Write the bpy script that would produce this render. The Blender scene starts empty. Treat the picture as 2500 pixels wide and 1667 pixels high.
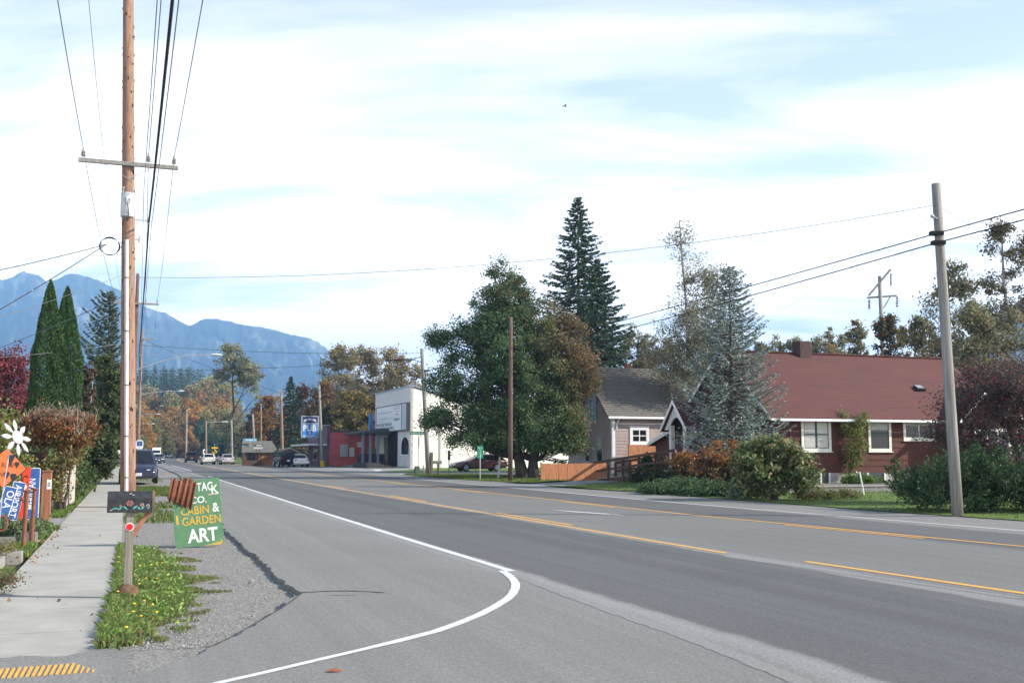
import bpy, math, random
import numpy as np
from mathutils import Vector, Matrix, noise

# ------------------------------------------------------------------ camera, sky, sun, exposure
SC = bpy.context.scene
COL = SC.collection
F, CH, PITCH = 2600.0, 1.55, math.atan(272 / 2600.0)      # focal length in photo pixels, eye height, upward tilt
cam_d = bpy.data.cameras.new("camera")
cam_d.sensor_width = 36.0
cam_d.lens = 36.0 * F / 2500.0
cam_d.clip_start = 0.1
cam_d.clip_end = 40000
cam = bpy.data.objects.new("camera", cam_d)
cam.location = (0, 0, CH)
cam.rotation_euler = (math.radians(90) + PITCH, 0, 0)
COL.objects.link(cam)
SC.camera = cam

SUN_EL, SUN_AZ = math.radians(30), math.radians(95)      # azimuth clockwise from +Y
sun_d = bpy.data.lights.new("sun", 'SUN')
sun_d.energy = 5.0
sun_d.angle = math.radians(1.0)
sun_d.color = (1.0, 0.93, 0.82)
sun = bpy.data.objects.new("sun", sun_d)
sdir = Vector((math.sin(SUN_AZ) * math.cos(SUN_EL), math.cos(SUN_AZ) * math.cos(SUN_EL), math.sin(SUN_EL)))
sun.rotation_euler = sdir.to_track_quat('Z', 'Y').to_euler()
sun.location = (60, 20, 60)
COL.objects.link(sun)

W = bpy.data.worlds.new("World")
SC.world = W
W.use_nodes = True
def build_world():
    nt = W.node_tree
    N, L = nt.nodes, nt.links
    N.clear()
    out = N.new('ShaderNodeOutputWorld')
    sky = N.new('ShaderNodeTexSky')
    sky.sky_type = 'NISHITA'
    sky.sun_disc = False
    sky.sun_elevation = SUN_EL
    sky.sun_rotation = SUN_AZ
    sky.air_density = 1.0
    sky.dust_density = 0.6
    bg = N.new('ShaderNodeBackground')
    bg.inputs['Strength'].default_value = 0.11
    L.new(sky.outputs[0], bg.inputs['Color'])
    tc = N.new('ShaderNodeTexCoord')
    sep = N.new('ShaderNodeSeparateXYZ')
    L.new(tc.outputs['Generated'], sep.inputs[0])
    def m(op, a, b=None, clamp=False):
        n = N.new('ShaderNodeMath'); n.operation = op; n.use_clamp = clamp
        for i, v in enumerate((a, b)):
            if v is None: continue
            if isinstance(v, (int, float)): n.inputs[i].default_value = v
            else: L.new(v, n.inputs[i])
        return n.outputs[0]
    zz = m('ADD', m('MAXIMUM', sep.outputs[2], 0.0), 0.10)
    u, v = m('DIVIDE', sep.outputs[0], zz), m('DIVIDE', sep.outputs[1], zz)
    cmb = N.new('ShaderNodeCombineXYZ')
    L.new(m('ADD', m('MULTIPLY', u, 0.75), m('MULTIPLY', v, 0.2)), cmb.inputs[0]); L.new(m('MULTIPLY', v, 1.7), cmb.inputs[1])
    nz = N.new('ShaderNodeTexNoise'); nz.inputs['Scale'].default_value = 0.85; nz.inputs['Detail'].default_value = 9
    nz.inputs['Roughness'].default_value = 0.56; nz.inputs['Distortion'].default_value = 0.35
    L.new(cmb.outputs[0], nz.inputs['Vector'])
    # thin high cloud: closed and bright towards the horizon, streaks of blue higher up, open overhead
    cover = m('SUBTRACT', m('MULTIPLY', nz.outputs[0], 3.6), m('ADD', m('MULTIPLY', sep.outputs[2], 2.1), 0.48))
    cover = m('MINIMUM', m('MAXIMUM', cover, 0.34), 0.98)
    cl = N.new('ShaderNodeBackground')
    cl.inputs['Color'].default_value = (1.0, 0.945, 0.885, 1)
    rp = N.new('ShaderNodeValToRGB'); e = rp.color_ramp.elements
    stops = [(0.0, 3.4), (0.06, 2.6), (0.14, 1.75), (0.22, 1.28), (0.36, 0.76), (0.5, 0.36), (1.0, 0.17)]
    while len(e) < len(stops): e.new(0.5)
    for el, (pz, sv) in zip(e, stops): el.position = pz; el.color = (sv / 4, sv / 4, sv / 4, 1)
    L.new(sep.outputs[2], rp.inputs[0])
    # cloud glow dimmed on the unseen side behind the viewer, to lower the fill light
    side = m('MINIMUM', m('MAXIMUM', m('ADD', m('MULTIPLY', sep.outputs[1], 0.5), 0.72), 0.66), 1.0)
    L.new(m('MULTIPLY', m('MULTIPLY', rp.outputs[0], 4.0), side), cl.inputs['Strength'])
    mx = N.new('ShaderNodeMixShader')
    L.new(cover, mx.inputs[0]); L.new(bg.outputs[0], mx.inputs[1]); L.new(cl.outputs[0], mx.inputs[2])
    L.new(mx.outputs[0], out.inputs['Surface'])
build_world()
SC.view_settings.view_transform = 'Standard'
SC.view_settings.look = 'None'
SC.view_settings.exposure = 1.2
SC.view_settings.gamma = 1.0
try:
    SC.cycles.max_bounces = 6; SC.cycles.diffuse_bounces = 3; SC.cycles.glossy_bounces = 2
    SC.cycles.transmission_bounces = 3; SC.cycles.transparent_max_bounces = 6; SC.cycles.volume_bounces = 0
    SC.cycles.use_denoising = True
except Exception:
    pass

# ------------------------------------------------------------------ geometry of the place
A = math.radians(19.8)                                   # the highway runs 19.8 degrees left of the view
ca, sa = math.cos(A), math.sin(A)
def R(n, s, z=0.0): return Vector((n * ca - s * sa, n * sa + s * ca, z))     # n across the highway, s along it
def NS(x, y): return x * ca + y * sa, -x * sa + y * ca
def ray(px, py):
    x, u = (px - 1250) / F, (833.5 - py) / F
    return Vector((x, math.cos(PITCH) - u * math.sin(PITCH), math.sin(PITCH) + u * math.cos(PITCH)))
def G(px, py, z=0.0):
    r = ray(px, py); t = (z - CH) / r.z
    return Vector((r.x * t, r.y * t, z))
def GN(px, py, z=0.0):
    g = G(px, py, z); return NS(g.x, g.y)
def at(px, py, d):
    r = ray(px, py); t = d / r.y
    return Vector((r.x * t, d, CH + r.z * t))
def on_s(px, py, s):
    r = ray(px, py); t = s / (-r.x * sa + r.y * ca)
    return (r.x * ca + r.y * sa) * t, CH + r.z * t       # n, z
def on_n(px, py, n):
    r = ray(px, py); t = n / (r.x * ca + r.y * sa)
    return (-r.x * sa + r.y * ca) * t, CH + r.z * t      # s, z

# ------------------------------------------------------------------ object helpers
def tag(o, label=None, cat=None, group=None, kind=None):
    if label: o["label"] = label
    if cat: o["category"] = cat
    if group: o["group"] = group
    if kind: o["kind"] = kind
    return o
def thing(name, label, cat, loc=(0, 0, 0), rotz=0.0, group=None):
    o = bpy.data.objects.new(name, None)
    o.empty_display_size = 0.3
    o.location = loc; o.rotation_euler = (0, 0, rotz)
    COL.objects.link(o)
    return tag(o, label, cat, group)
def link_mesh(name, me, mats, parent=None, label=None):
    o = bpy.data.objects.new(name, me)
    for m_ in (mats if isinstance(mats, (list, tuple)) else [mats]): me.materials.append(m_)
    COL.objects.link(o)
    if parent is not None: o.parent = parent
    if label: o["label"] = label
    return o
def copy_tree(o, parent=None):
    c = o.copy(); COL.objects.link(c)
    if parent is not None: c.parent = parent
    for ch in list(o.children): copy_tree(ch, c)
    return c

class MB:
    def __init__(s): s.v = []; s.f = []; s.mi = []; s.m = 0
    def add(s, vs, fs):
        b = len(s.v); s.v.extend([tuple(x) for x in vs])
        for f in fs: s.f.append(tuple(b + i for i in f)); s.mi.append(s.m)
        return s
    def face(s, *p): return s.add(p, [tuple(range(len(p)))])
    def box(s, x0, y0, z0, x1, y1, z1):
        v = [(x0, y0, z0), (x1, y0, z0), (x1, y1, z0), (x0, y1, z0), (x0, y0, z1), (x1, y0, z1), (x1, y1, z1), (x0, y1, z1)]
        return s.add(v, [(0, 3, 2, 1), (4, 5, 6, 7), (0, 1, 5, 4), (1, 2, 6, 5), (2, 3, 7, 6), (3, 0, 4, 7)])
    def obox(s, c, hx, hy, hz, M=None):
        M = M or Matrix.Identity(3); c = Vector(c)
        v = [c + M @ Vector((x * hx, y * hy, z * hz)) for z in (-1, 1) for x, y in ((-1, -1), (1, -1), (1, 1), (-1, 1))]
        return s.add(v, [(0, 3, 2, 1), (4, 5, 6, 7), (0, 1, 5, 4), (1, 2, 6, 5), (2, 3, 7, 6), (3, 0, 4, 7)])
    def bar(s, a, b, w, h, up=(0, 0, 1)):
        a, b = Vector(a), Vector(b); d = b - a; L = d.length; y = d.normalized(); x = y.cross(Vector(up))
        if x.length < 1e-4: x = Vector((1, 0, 0))
        x.normalize(); z = x.cross(y)
        return s.obox((a + b) / 2, w / 2, L / 2, h / 2, Matrix((x, y, z)).transposed())
    def tube(s, pts, rad, n=8, cap=True):
        pts = [Vector(p) for p in pts]
        if not isinstance(rad, (list, tuple)): rad = [rad] * len(pts)
        rings = []; ref = None
        for i, p in enumerate(pts):
            d = (pts[min(i + 1, len(pts) - 1)] - pts[max(i - 1, 0)])
            if d.length < 1e-9: d = Vector((0, 0, 1))
            d.normalize()
            if ref is None: ref = Vector((1, 0, 0)) if abs(d.x) < 0.9 else Vector((0, 1, 0))
            x = (ref - d * ref.dot(d)); x.normalize(); ref = x; y = d.cross(x)
            rings.append([p + (x * math.cos(2 * math.pi * k / n) + y * math.sin(2 * math.pi * k / n)) * rad[i] for k in range(n)])
        v = [q for r in rings for q in r]
        f = [(i * n + k, i * n + (k + 1) % n, (i + 1) * n + (k + 1) % n, (i + 1) * n + k) for i in range(len(pts) - 1) for k in range(n)]
        if cap: f += [tuple(range(n - 1, -1, -1)), tuple((len(pts) - 1) * n + k for k in range(n))]
        return s.add(v, f)
    def prism(s, poly, vec):
        poly = [Vector(p) for p in poly]; vec = Vector(vec); n = len(poly)
        v = poly + [p + vec for p in poly]
        return s.add(v, [tuple(range(n - 1, -1, -1)), tuple(range(n, 2 * n))] + [(i, (i + 1) % n, n + (i + 1) % n, n + i) for i in range(n)])
    def ball(s, c, rx, ry=None, rz=None, nu=10, nv=7):
        ry = ry or rx; rz = rz or rx; c = Vector(c)
        v = [c + Vector((rx * math.cos(2 * math.pi * k / nu) * math.sin(math.pi * j / nv), ry * math.sin(2 * math.pi * k / nu) * math.sin(math.pi * j / nv), rz * math.cos(math.pi * j / nv))) for j in range(nv + 1) for k in range(nu)]
        return s.add(v, [(j * nu + k, (j + 1) * nu + k, (j + 1) * nu + (k + 1) % nu, j * nu + (k + 1) % nu) for j in range(nv) for k in range(nu)])
    def strip(s, left, right):
        v = list(left) + list(right); n = len(left)
        return s.add(v, [(i, n + i, n + i + 1, i + 1) for i in range(n - 1)])
    def build(s, name, mats, parent=None, label=None, smooth=False, bevel=0.0):
        me = bpy.data.meshes.new(name)
        me.from_pydata(s.v, [], s.f)
        me.polygons.foreach_set('material_index', s.mi)
        if smooth: me.polygons.foreach_set('use_smooth', [True] * len(s.f))
        me.update()
        o = link_mesh(name, me, mats, parent, label)
        if smooth and smooth != 'all':
            try: me.set_sharp_from_angle(angle=math.radians(40))
            except Exception: pass
        if bevel:
            b = o.modifiers.new('bevel', 'BEVEL'); b.width = bevel; b.segments = 2; b.limit_method = 'ANGLE'; b.angle_limit = math.radians(50)
        return o

_glyph = {}
def glyphs(txt, bold=0.012):
    if (txt, bold) in _glyph: return _glyph[(txt, bold)]
    cu = bpy.data.curves.new('txt', 'FONT'); cu.body = txt; cu.size = 1; cu.offset = bold; cu.resolution_u = 3
    ob = bpy.data.objects.new('txt', cu); COL.objects.link(ob)
    dg = bpy.context.evaluated_depsgraph_get()
    me = bpy.data.meshes.new_from_object(ob.evaluated_get(dg))
    v = [tuple(p.co) for p in me.vertices]; f = [tuple(p.vertices) for p in me.polygons]
    bpy.data.objects.remove(ob); bpy.data.curves.remove(cu); bpy.data.meshes.remove(me)
    _glyph[(txt, bold)] = (v, f)
    return v, f
def letters(mb, txt, c, xd, yd, h, w=None, bold=0.012, arch=0.0):
    v, f = glyphs(txt, bold)
    if not v: return
    xs = [p[0] for p in v]; ys = [p[1] for p in v]; c = Vector(c); xd = Vector(xd); yd = Vector(yd)
    x0, x1, y0, y1 = min(xs), max(xs), min(ys), max(ys)
    sy = h / (y1 - y0); sx = (w / (x1 - x0)) if w else sy
    vv = []
    for p in v:
        lx = (p[0] - (x0 + x1) / 2) * sx; t = (p[0] - x0) / (x1 - x0) * 2 - 1
        vv.append(c + xd * lx + yd * ((p[1] - (y0 + y1) / 2) * sy + arch * (1 - t * t)))
    mb.add(vv, f)

# ------------------------------------------------------------------ materials
MATS = {}
def mat(name, col, rough=0.8, var=0.15, scale=6.0, bump=0.0, metal=0.0, spec=0.3, stretch=(1, 1, 1), col2=None, amount=0.5, detail=5, coord='Object', bscale=None, coat=0.0):
    if name in MATS: return MATS[name]
    m = bpy.data.materials.new(name); m.use_nodes = True
    nt = m.node_tree; N, L = nt.nodes, nt.links
    b = N['Principled BSDF']
    b.inputs['Roughness'].default_value = rough; b.inputs['Metallic'].default_value = metal
    b.inputs['Specular IOR Level'].default_value = spec
    if coat: b.inputs['Coat Weight'].default_value = coat; b.inputs['Coat Roughness'].default_value = 0.08
    tc = N.new('ShaderNodeTexCoord'); mp = N.new('ShaderNodeMapping'); mp.inputs['Scale'].default_value = stretch
    L.new(tc.outputs[coord], mp.inputs[0])
    nz = N.new('ShaderNodeTexNoise'); nz.inputs['Scale'].default_value = scale; nz.inputs['Detail'].default_value = detail
    nz.inputs['Roughness'].default_value = 0.62
    L.new(mp.outputs[0], nz.inputs['Vector'])
    rp = N.new('ShaderNodeValToRGB'); e = rp.color_ramp.elements
    c2 = col2 or tuple(c * (1 - var * 1.6) for c in col)
    c1 = col if col2 else tuple(min(1, c * (1 + var)) for c in col)
    e[0].position = 0.5 - 0.22 - (amount - 0.5) * 0.4; e[1].position = 0.5 + 0.22 - (amount - 0.5) * 0.4
    e[0].color = (*c2, 1); e[1].color = (*c1, 1)
    L.new(nz.outputs[0], rp.inputs[0]); L.new(rp.outputs[0], b.inputs['Base Color'])
    if bump:
        n2 = N.new('ShaderNodeTexNoise'); n2.inputs['Scale'].default_value = bscale or scale * 6; n2.inputs['Detail'].default_value = 4
        L.new(mp.outputs[0], n2.inputs['Vector'])
        bp = N.new('ShaderNodeBump'); bp.inputs['Strength'].default_value = bump; bp.inputs['Distance'].default_value = 0.02
        L.new(n2.outputs[0], bp.inputs['Height']); L.new(bp.outputs[0], b.inputs['Normal'])
    MATS[name] = m
    return m
def leaf_mat(name, trans=0.3, rough=0.6, spec=0.25):
    if name in MATS: return MATS[name]
    m = bpy.data.materials.new(name); m.use_nodes = True
    nt = m.node_tree; N, L = nt.nodes, nt.links
    b = N['Principled BSDF']; out = N['Material Output']
    at_ = N.new('ShaderNodeAttribute'); at_.attribute_name = 'tint'
    b.inputs['Roughness'].default_value = rough; b.inputs['Specular IOR Level'].default_value = spec
    tr = N.new('ShaderNodeBsdfTranslucent'); mx = N.new('ShaderNodeMixShader'); mx.inputs[0].default_value = trans
    L.new(at_.outputs['Color'], b.inputs['Base Color']); L.new(at_.outputs['Color'], tr.inputs['Color'])
    L.new(b.outputs[0], mx.inputs[1]); L.new(tr.outputs[0], mx.inputs[2]); L.new(mx.outputs[0], out.inputs['Surface'])
    MATS[name] = m
    return m
LEAF = leaf_mat('foliage', 0.40)
NEEDLE = leaf_mat('needles', 0.12, 0.7, 0.2)
GLASS = mat('window_glass', (0.014, 0.017, 0.02), 0.05, 0.1, 2, spec=0.25)
WHITE = mat('white_paint', (0.74, 0.74, 0.72), 0.55, 0.06, 5)
BARK = mat('bark', (0.075, 0.06, 0.05), 0.95, 0.4, 9, 0.6, stretch=(1, 1, 0.25))
BARKG = mat('pale_bark', (0.30, 0.28, 0.25), 0.9, 0.35, 6, 0.4, stretch=(1, 1, 0.4))
POLEW = mat('pole_wood', (0.25, 0.175, 0.13), 0.85, 0.3, 7, 0.4, stretch=(3, 3, 0.18))
POLEG = mat('pole_wood_grey', (0.27, 0.255, 0.235), 0.85, 0.25, 7, 0.4, stretch=(4, 4, 0.12))
STEEL = mat('galvanised_steel', (0.42, 0.43, 0.44), 0.45, 0.12, 8, metal=0.6)
BLACK = mat('black_rubber', (0.018, 0.018, 0.019), 0.75, 0.2, 10)
WIRE = mat('wire_black', (0.03, 0.03, 0.034), 0.6, 0.1, 4)
WIREG = mat('wire_grey', (0.16, 0.16, 0.17), 0.5, 0.1, 4)
CERAM = mat('porcelain', (0.45, 0.42, 0.38), 0.25, 0.1, 4)
RUST = mat('rusty_iron', (0.27, 0.095, 0.05), 0.85, 0.4, 14, 0.3, col2=(0.12, 0.05, 0.035))
FENCE = mat('cedar_boards', (0.46, 0.20, 0.095), 0.8, 0.22, 5, 0.15, stretch=(3, 3, 0.4))
CONC = mat('concrete', (0.27, 0.26, 0.235), 0.9, 0.14, 3, 0.15)
SIGNG = mat('sign_green', (0.02, 0.22, 0.13), 0.45, 0.08, 4)
SIGNB = mat('sign_blue', (0.045, 0.12, 0.36), 0.5, 0.2, 3, col2=(0.035, 0.085, 0.25))
SIGNY = mat('sign_yellow', (0.75, 0.42, 0.02), 0.5, 0.08, 4)
INK = mat('sign_ink', (0.03, 0.03, 0.035), 0.6, 0.1, 4)

def leaf_obj(name, C, size, tint, parent, m=None, elong=1.6, axis=None, axmix=0.0, rng=None, label=None, flat=0.0):
    """many small diamond leaves in ONE mesh"""
    rng = rng or np.random.default_rng(1)
    C = np.asarray(C, float); n = len(C)
    a = rng.normal(size=(n, 3)); a /= np.linalg.norm(a, axis=1)[:, None] + 1e-9
    if axis is not None:
        a = a * (1 - axmix) + np.asarray(axis, float) * axmix
        a /= np.linalg.norm(a, axis=1)[:, None] + 1e-9
    q = rng.normal(size=(n, 3))
    if flat: q[:, 2] *= (1 - flat)
    b = np.cross(a, q); b /= np.linalg.norm(b, axis=1)[:, None] + 1e-9
    size = np.broadcast_to(np.asarray(size, float), (n,))[:, None]
    V = np.empty((n, 4, 3)); V[:, 0] = C - a * size * elong / 2; V[:, 1] = C + b * size / 2 + a * size * 0.1
    V[:, 2] = C + a * size * elong / 2; V[:, 3] = C - b * size / 2 + a * size * 0.1
    me = bpy.data.meshes.new(name)
    me.vertices.add(n * 4); me.loops.add(n * 4); me.polygons.add(n)
    me.vertices.foreach_set('co', V.reshape(-1)); me.loops.foreach_set('vertex_index', np.arange(n * 4))
    me.polygons.foreach_set('loop_start', np.arange(0, n * 4, 4)); 
    try: me.polygons.foreach_set('loop_total', np.full(n, 4))
    except Exception: pass
    t = np.ones((n, 4, 4)); t[:, :, :3] = np.clip(np.asarray(tint)[:, None, :] * 1.22, 0.003, 0.95)
    at_ = me.attributes.new('tint', 'FLOAT_COLOR', 'POINT'); at_.data.foreach_set('color', t.reshape(-1))
    me.update(calc_edges=True)
    return link_mesh(name, me, m or LEAF, parent, label)
def tints(rng, n, palette, jit=0.22, w=None):
    p = np.asarray(palette, float); i = rng.choice(len(p), n, p=w)
    return p[i] * (1 + rng.normal(size=(n, 1)) * jit) * (1 + rng.normal(size=(n, 3)) * 0.06)

def broadleaf(name, label, cat, loc, env, palette, n_clu, n_leaf, leaf, trunks, seed=1, group=None, bark=None, clu=(0.5, 1.0),
              flat=0.6, tintfn=None, shell=0.35, limb=0.012, rotz=0.0, w=None, part_names=('trunk', 'crown'), droop=0.0, elong=1.6, jit=0.22, zmin=0.05, limbs=True):
    rng = np.random.default_rng(seed)
    root = thing(name, label, cat, loc, rotz, group)
    E = np.asarray([e[:6] for e in env], float); vol = np.asarray([(e[6] if len(e) > 6 else e[3] * e[4] * e[5]) for e in env], float)
    k = rng.choice(len(E), n_clu, p=vol / vol.sum())
    d = rng.normal(size=(n_clu, 3)); d /= np.linalg.norm(d, axis=1)[:, None]
    rr = rng.uniform(0, 1, n_clu) ** shell
    cc = E[k, :3] + d * E[k, 3:] * rr[:, None]
    cc[:, 2] = np.maximum(cc[:, 2], zmin + 0.15)
    # trunk and limbs
    mb = MB(); rnd = random.Random(seed)
    lines = []
    for (b0, b1, r0) in trunks:
        b0, b1 = Vector(b0), Vector(b1); pts = []
        for i in range(9):
            t = i / 8; wob = Vector((rnd.uniform(-1, 1), rnd.uniform(-1, 1), 0)) * r0 * 0.5 * (1 if 0 < i < 8 else 0)
            pts.append(b0.lerp(b1, t) + wob)
        rad = [r0 * (1.25 if i == 0 else (1 - 0.82 * i / 8)) for i in range(9)]
        mb.tube(pts, rad, 9); lines.append((pts, rad))
    if limbs:
        for c in cc:
            c = Vector(c); best = None
            for pts, rad in lines:
                for i in range(1, 9):
                    hd = math.hypot(c.x - pts[i].x, c.y - pts[i].y)
                    cost = abs((c.z - 0.55 * hd) - pts[i].z) + 0.3 * hd
                    if best is None or cost < best[0]: best = (cost, pts[i], rad[i])
            p0 = best[1]; dist = (c - p0).length
            mid = p0.lerp(c, 0.5) + Vector((rnd.uniform(-.1, .1), rnd.uniform(-.1, .1), rnd.uniform(-.02, 0.12))) * dist
            r0 = min(best[2] * 0.8, limb * dist + 0.012)
            mb.tube([p0, p0.lerp(mid, 0.5) + Vector((0, 0, -0.03 * dist)), mid, c], [r0, r0 * 0.8, r0 * 0.55, r0 * 0.18], 5, cap=False)
    mb.build(part_names[0], bark or BARK, root, smooth='all')
    per = max(1, n_leaf // n_clu)
    cr = rng.uniform(clu[0], clu[1], n_clu)
    off = rng.normal(size=(n_clu, per, 3)) * 0.55; off[:, :, 2] *= flat
    P = cc[:, None, :] + off * cr[:, None, None]
    if droop:
        P[:, :, 2] -= np.abs(rng.normal(size=(n_clu, per))) * droop
    P = P.reshape(-1, 3)
    keep = P[:, 2] > zmin; 
    tc_ = np.repeat(1 + rng.normal(size=(n_clu, 1)) * 0.14, per, 0)
    T = (tintfn(rng, P) if tintfn else tints(rng, len(P), palette, jit, w)) * tc_
    S = leaf * rng.uniform(0.6, 1.3, len(P))
    leaf_obj(part_names[1], P[keep], S[keep], T[keep], root, rng=rng, elong=elong)
    return root

def conifer(name, label, cat, loc, h, rb, z0, n_br, palette, seed=1, group=None, droop=0.25, spray=0.42, dens=9.0, lean=(0, 0), power=0.85,
            bias=None, tr=None, m=None, up=0.15, wid=0.16, hidden_trunk=False):
    rng = np.random.default_rng(seed); rnd = random.Random(seed)
    root = thing(name, label, cat, loc, 0, group)
    tr = tr or h * 0.014
    mb = MB()
    tp = [Vector((lean[0] * t * t, lean[1] * t * t, h * t)) for t in [i / 10 for i in range(11)]]
    mb.tube(tp, [tr * (1 - 0.95 * i / 10) for i in range(11)], 8)
    C, AX, S = [], [], []
    for i in range(n_br):
        u = (i + rnd.random()) / n_br
        z = z0 + (h * 0.985 - z0) * u
        t = z / h; base = Vector((lean[0] * t * t, lean[1] * t * t, z))
        L = rb * ((1 - u) ** power) * rnd.uniform(0.55, 1.12) + 0.15
        az = i * 2.399 + rnd.uniform(-0.5, 0.5)
        if bias: L *= 1 + bias[1] * math.cos(az - bias[0])
        d = Vector((math.cos(az), math.sin(az), 0)); side = Vector((-d.y, d.x, 0))
        def pt(q): return base + d * (L * q) + Vector((0, 0, -droop * L * q + up * L * q * q * 1.4))
        mb.tube([pt(0), pt(0.5), pt(1)], [0.008 * L + 0.01, 0.006 * L + 0.006, 0.004], 4, cap=False)
        k = max(4, int(dens * (L + 0.3) * 1.6))
        for j in range(k):
            q = rnd.uniform(0.12, 1.05) ** 0.8
            sp = rnd.uniform(-1, 1) * wid * L * (1.1 - q * 0.8) + rnd.uniform(-.05, .05)
            p = pt(q) + side * sp + Vector((0, 0, rnd.uniform(-0.16, 0.08) * spray * 1.5 - abs(sp) * 0.3))
            C.append(p); sg = 1 if sp > 0 else -1
            AX.append((d * 0.75 + side * sg * 0.6 + Vector((0, 0, rnd.uniform(-0.45, 0.15)))).normalized())
            S.append(spray * rnd.uniform(0.55, 1.1) * (1.05 - 0.35 * q))
    mb.build('trunk', BARK, root, smooth='all')
    n = len(C)
    T = tints(rng, n, palette, 0.2)
    leaf_obj('crown', [tuple(c) for c in C], np.array(S) * 0.42, T, root, m or NEEDLE, elong=2.6, axis=[tuple(a_) for a_ in AX], axmix=0.75, rng=rng)
    return root

def blades(name, P, h, tint, m=None, wd=0.012, lean=0.5, seed=3, parent=None):
    """grass blades: bent slim triangles in ONE mesh"""
    rng = np.random.default_rng(seed); P = np.asarray(P, float); n = len(P)
    h = np.broadcast_to(np.asarray(h, float), (n,)) * rng.uniform(0.5, 1.25, n)
    az = rng.uniform(0, 2 * np.pi, n); d = np.stack([np.cos(az), np.sin(az), np.zeros(n)], 1); sd = np.stack([-d[:, 1], d[:, 0], np.zeros(n)], 1)
    ln = rng.uniform(0, lean, n)[:, None]; wv = (wd * rng.uniform(0.6, 1.4, n))[:, None]
    up = np.array([[0, 0, 1.0]])
    V = np.empty((n, 4, 3)); V[:, 0] = P - sd * wv; V[:, 1] = P + sd * wv
    V[:, 2] = P + up * (h[:, None] * 0.6) + d * ln * h[:, None] * 0.35 + sd * wv * 0.7
    V[:, 3] = P + up * (h[:, None]) * (1 - ln * 0.3) + d * ln * h[:, None]
    me = bpy.data.meshes.new(name)
    me.vertices.add(n * 4); me.loops.add(n * 4); me.polygons.add(n)
    me.vertices.foreach_set('co', V.reshape(-1)); me.loops.foreach_set('vertex_index', np.arange(n * 4))
    me.polygons.foreach_set('loop_start', np.arange(0, n * 4, 4))
    try: me.polygons.foreach_set('loop_total', np.full(n, 4))
    except Exception: pass
    t = np.ones((n, 4, 4)); t[:, :, :3] = np.clip(np.asarray(tint)[:, None, :], 0.003, 0.95)
    a_ = me.attributes.new('tint', 'FLOAT_COLOR', 'POINT'); a_.data.foreach_set('color', t.reshape(-1))
    me.update(calc_edges=True)
    return link_mesh(name, me, m or LEAF, parent)
def inside(poly, x, y):
    c = np.zeros(len(x), bool); n = len(poly)
    for i in range(n):
        x0, y0 = poly[i][:2]; x1, y1 = poly[(i + 1) % n][:2]
        with np.errstate(divide='ignore', invalid='ignore'):
            c ^= ((y0 > y) != (y1 > y)) & (x < (x1 - x0) * (y - y0) / (y1 - y0 + 1e-12) + x0)
    return c
def scatter(poly, n, rng):
    p = np.asarray([q[:2] for q in poly]); lo, hi = p.min(0), p.max(0)
    xy = rng.uniform(lo, hi, (n, 2)); return xy[inside(poly, xy[:, 0], xy[:, 1])]
# ------------------------------------------------------------------ the setting
def in_frame(o): o.rotation_euler = (0, 0, A); return o          # mesh authored in (n, s, z)
def bend(s): return 0.0 if s < 140 else ((s - 140) / 190.0) ** 2 * 6.0
def struct(mb, name, mats, **k):
    return tag(mb.build(name, mats, **k), kind='structure')

gm = mat('yard_soil', (0.085, 0.10, 0.04), 0.95, 0.3, 0.35, 0.3, col2=(0.13, 0.11, 0.075))
b = MB(); b.face((-9000, -300, -0.14), (9000, -300, -0.14), (9000, 9000, -0.14), (-9000, 9000, -0.14))
struct(b, 'ground', gm)

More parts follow.
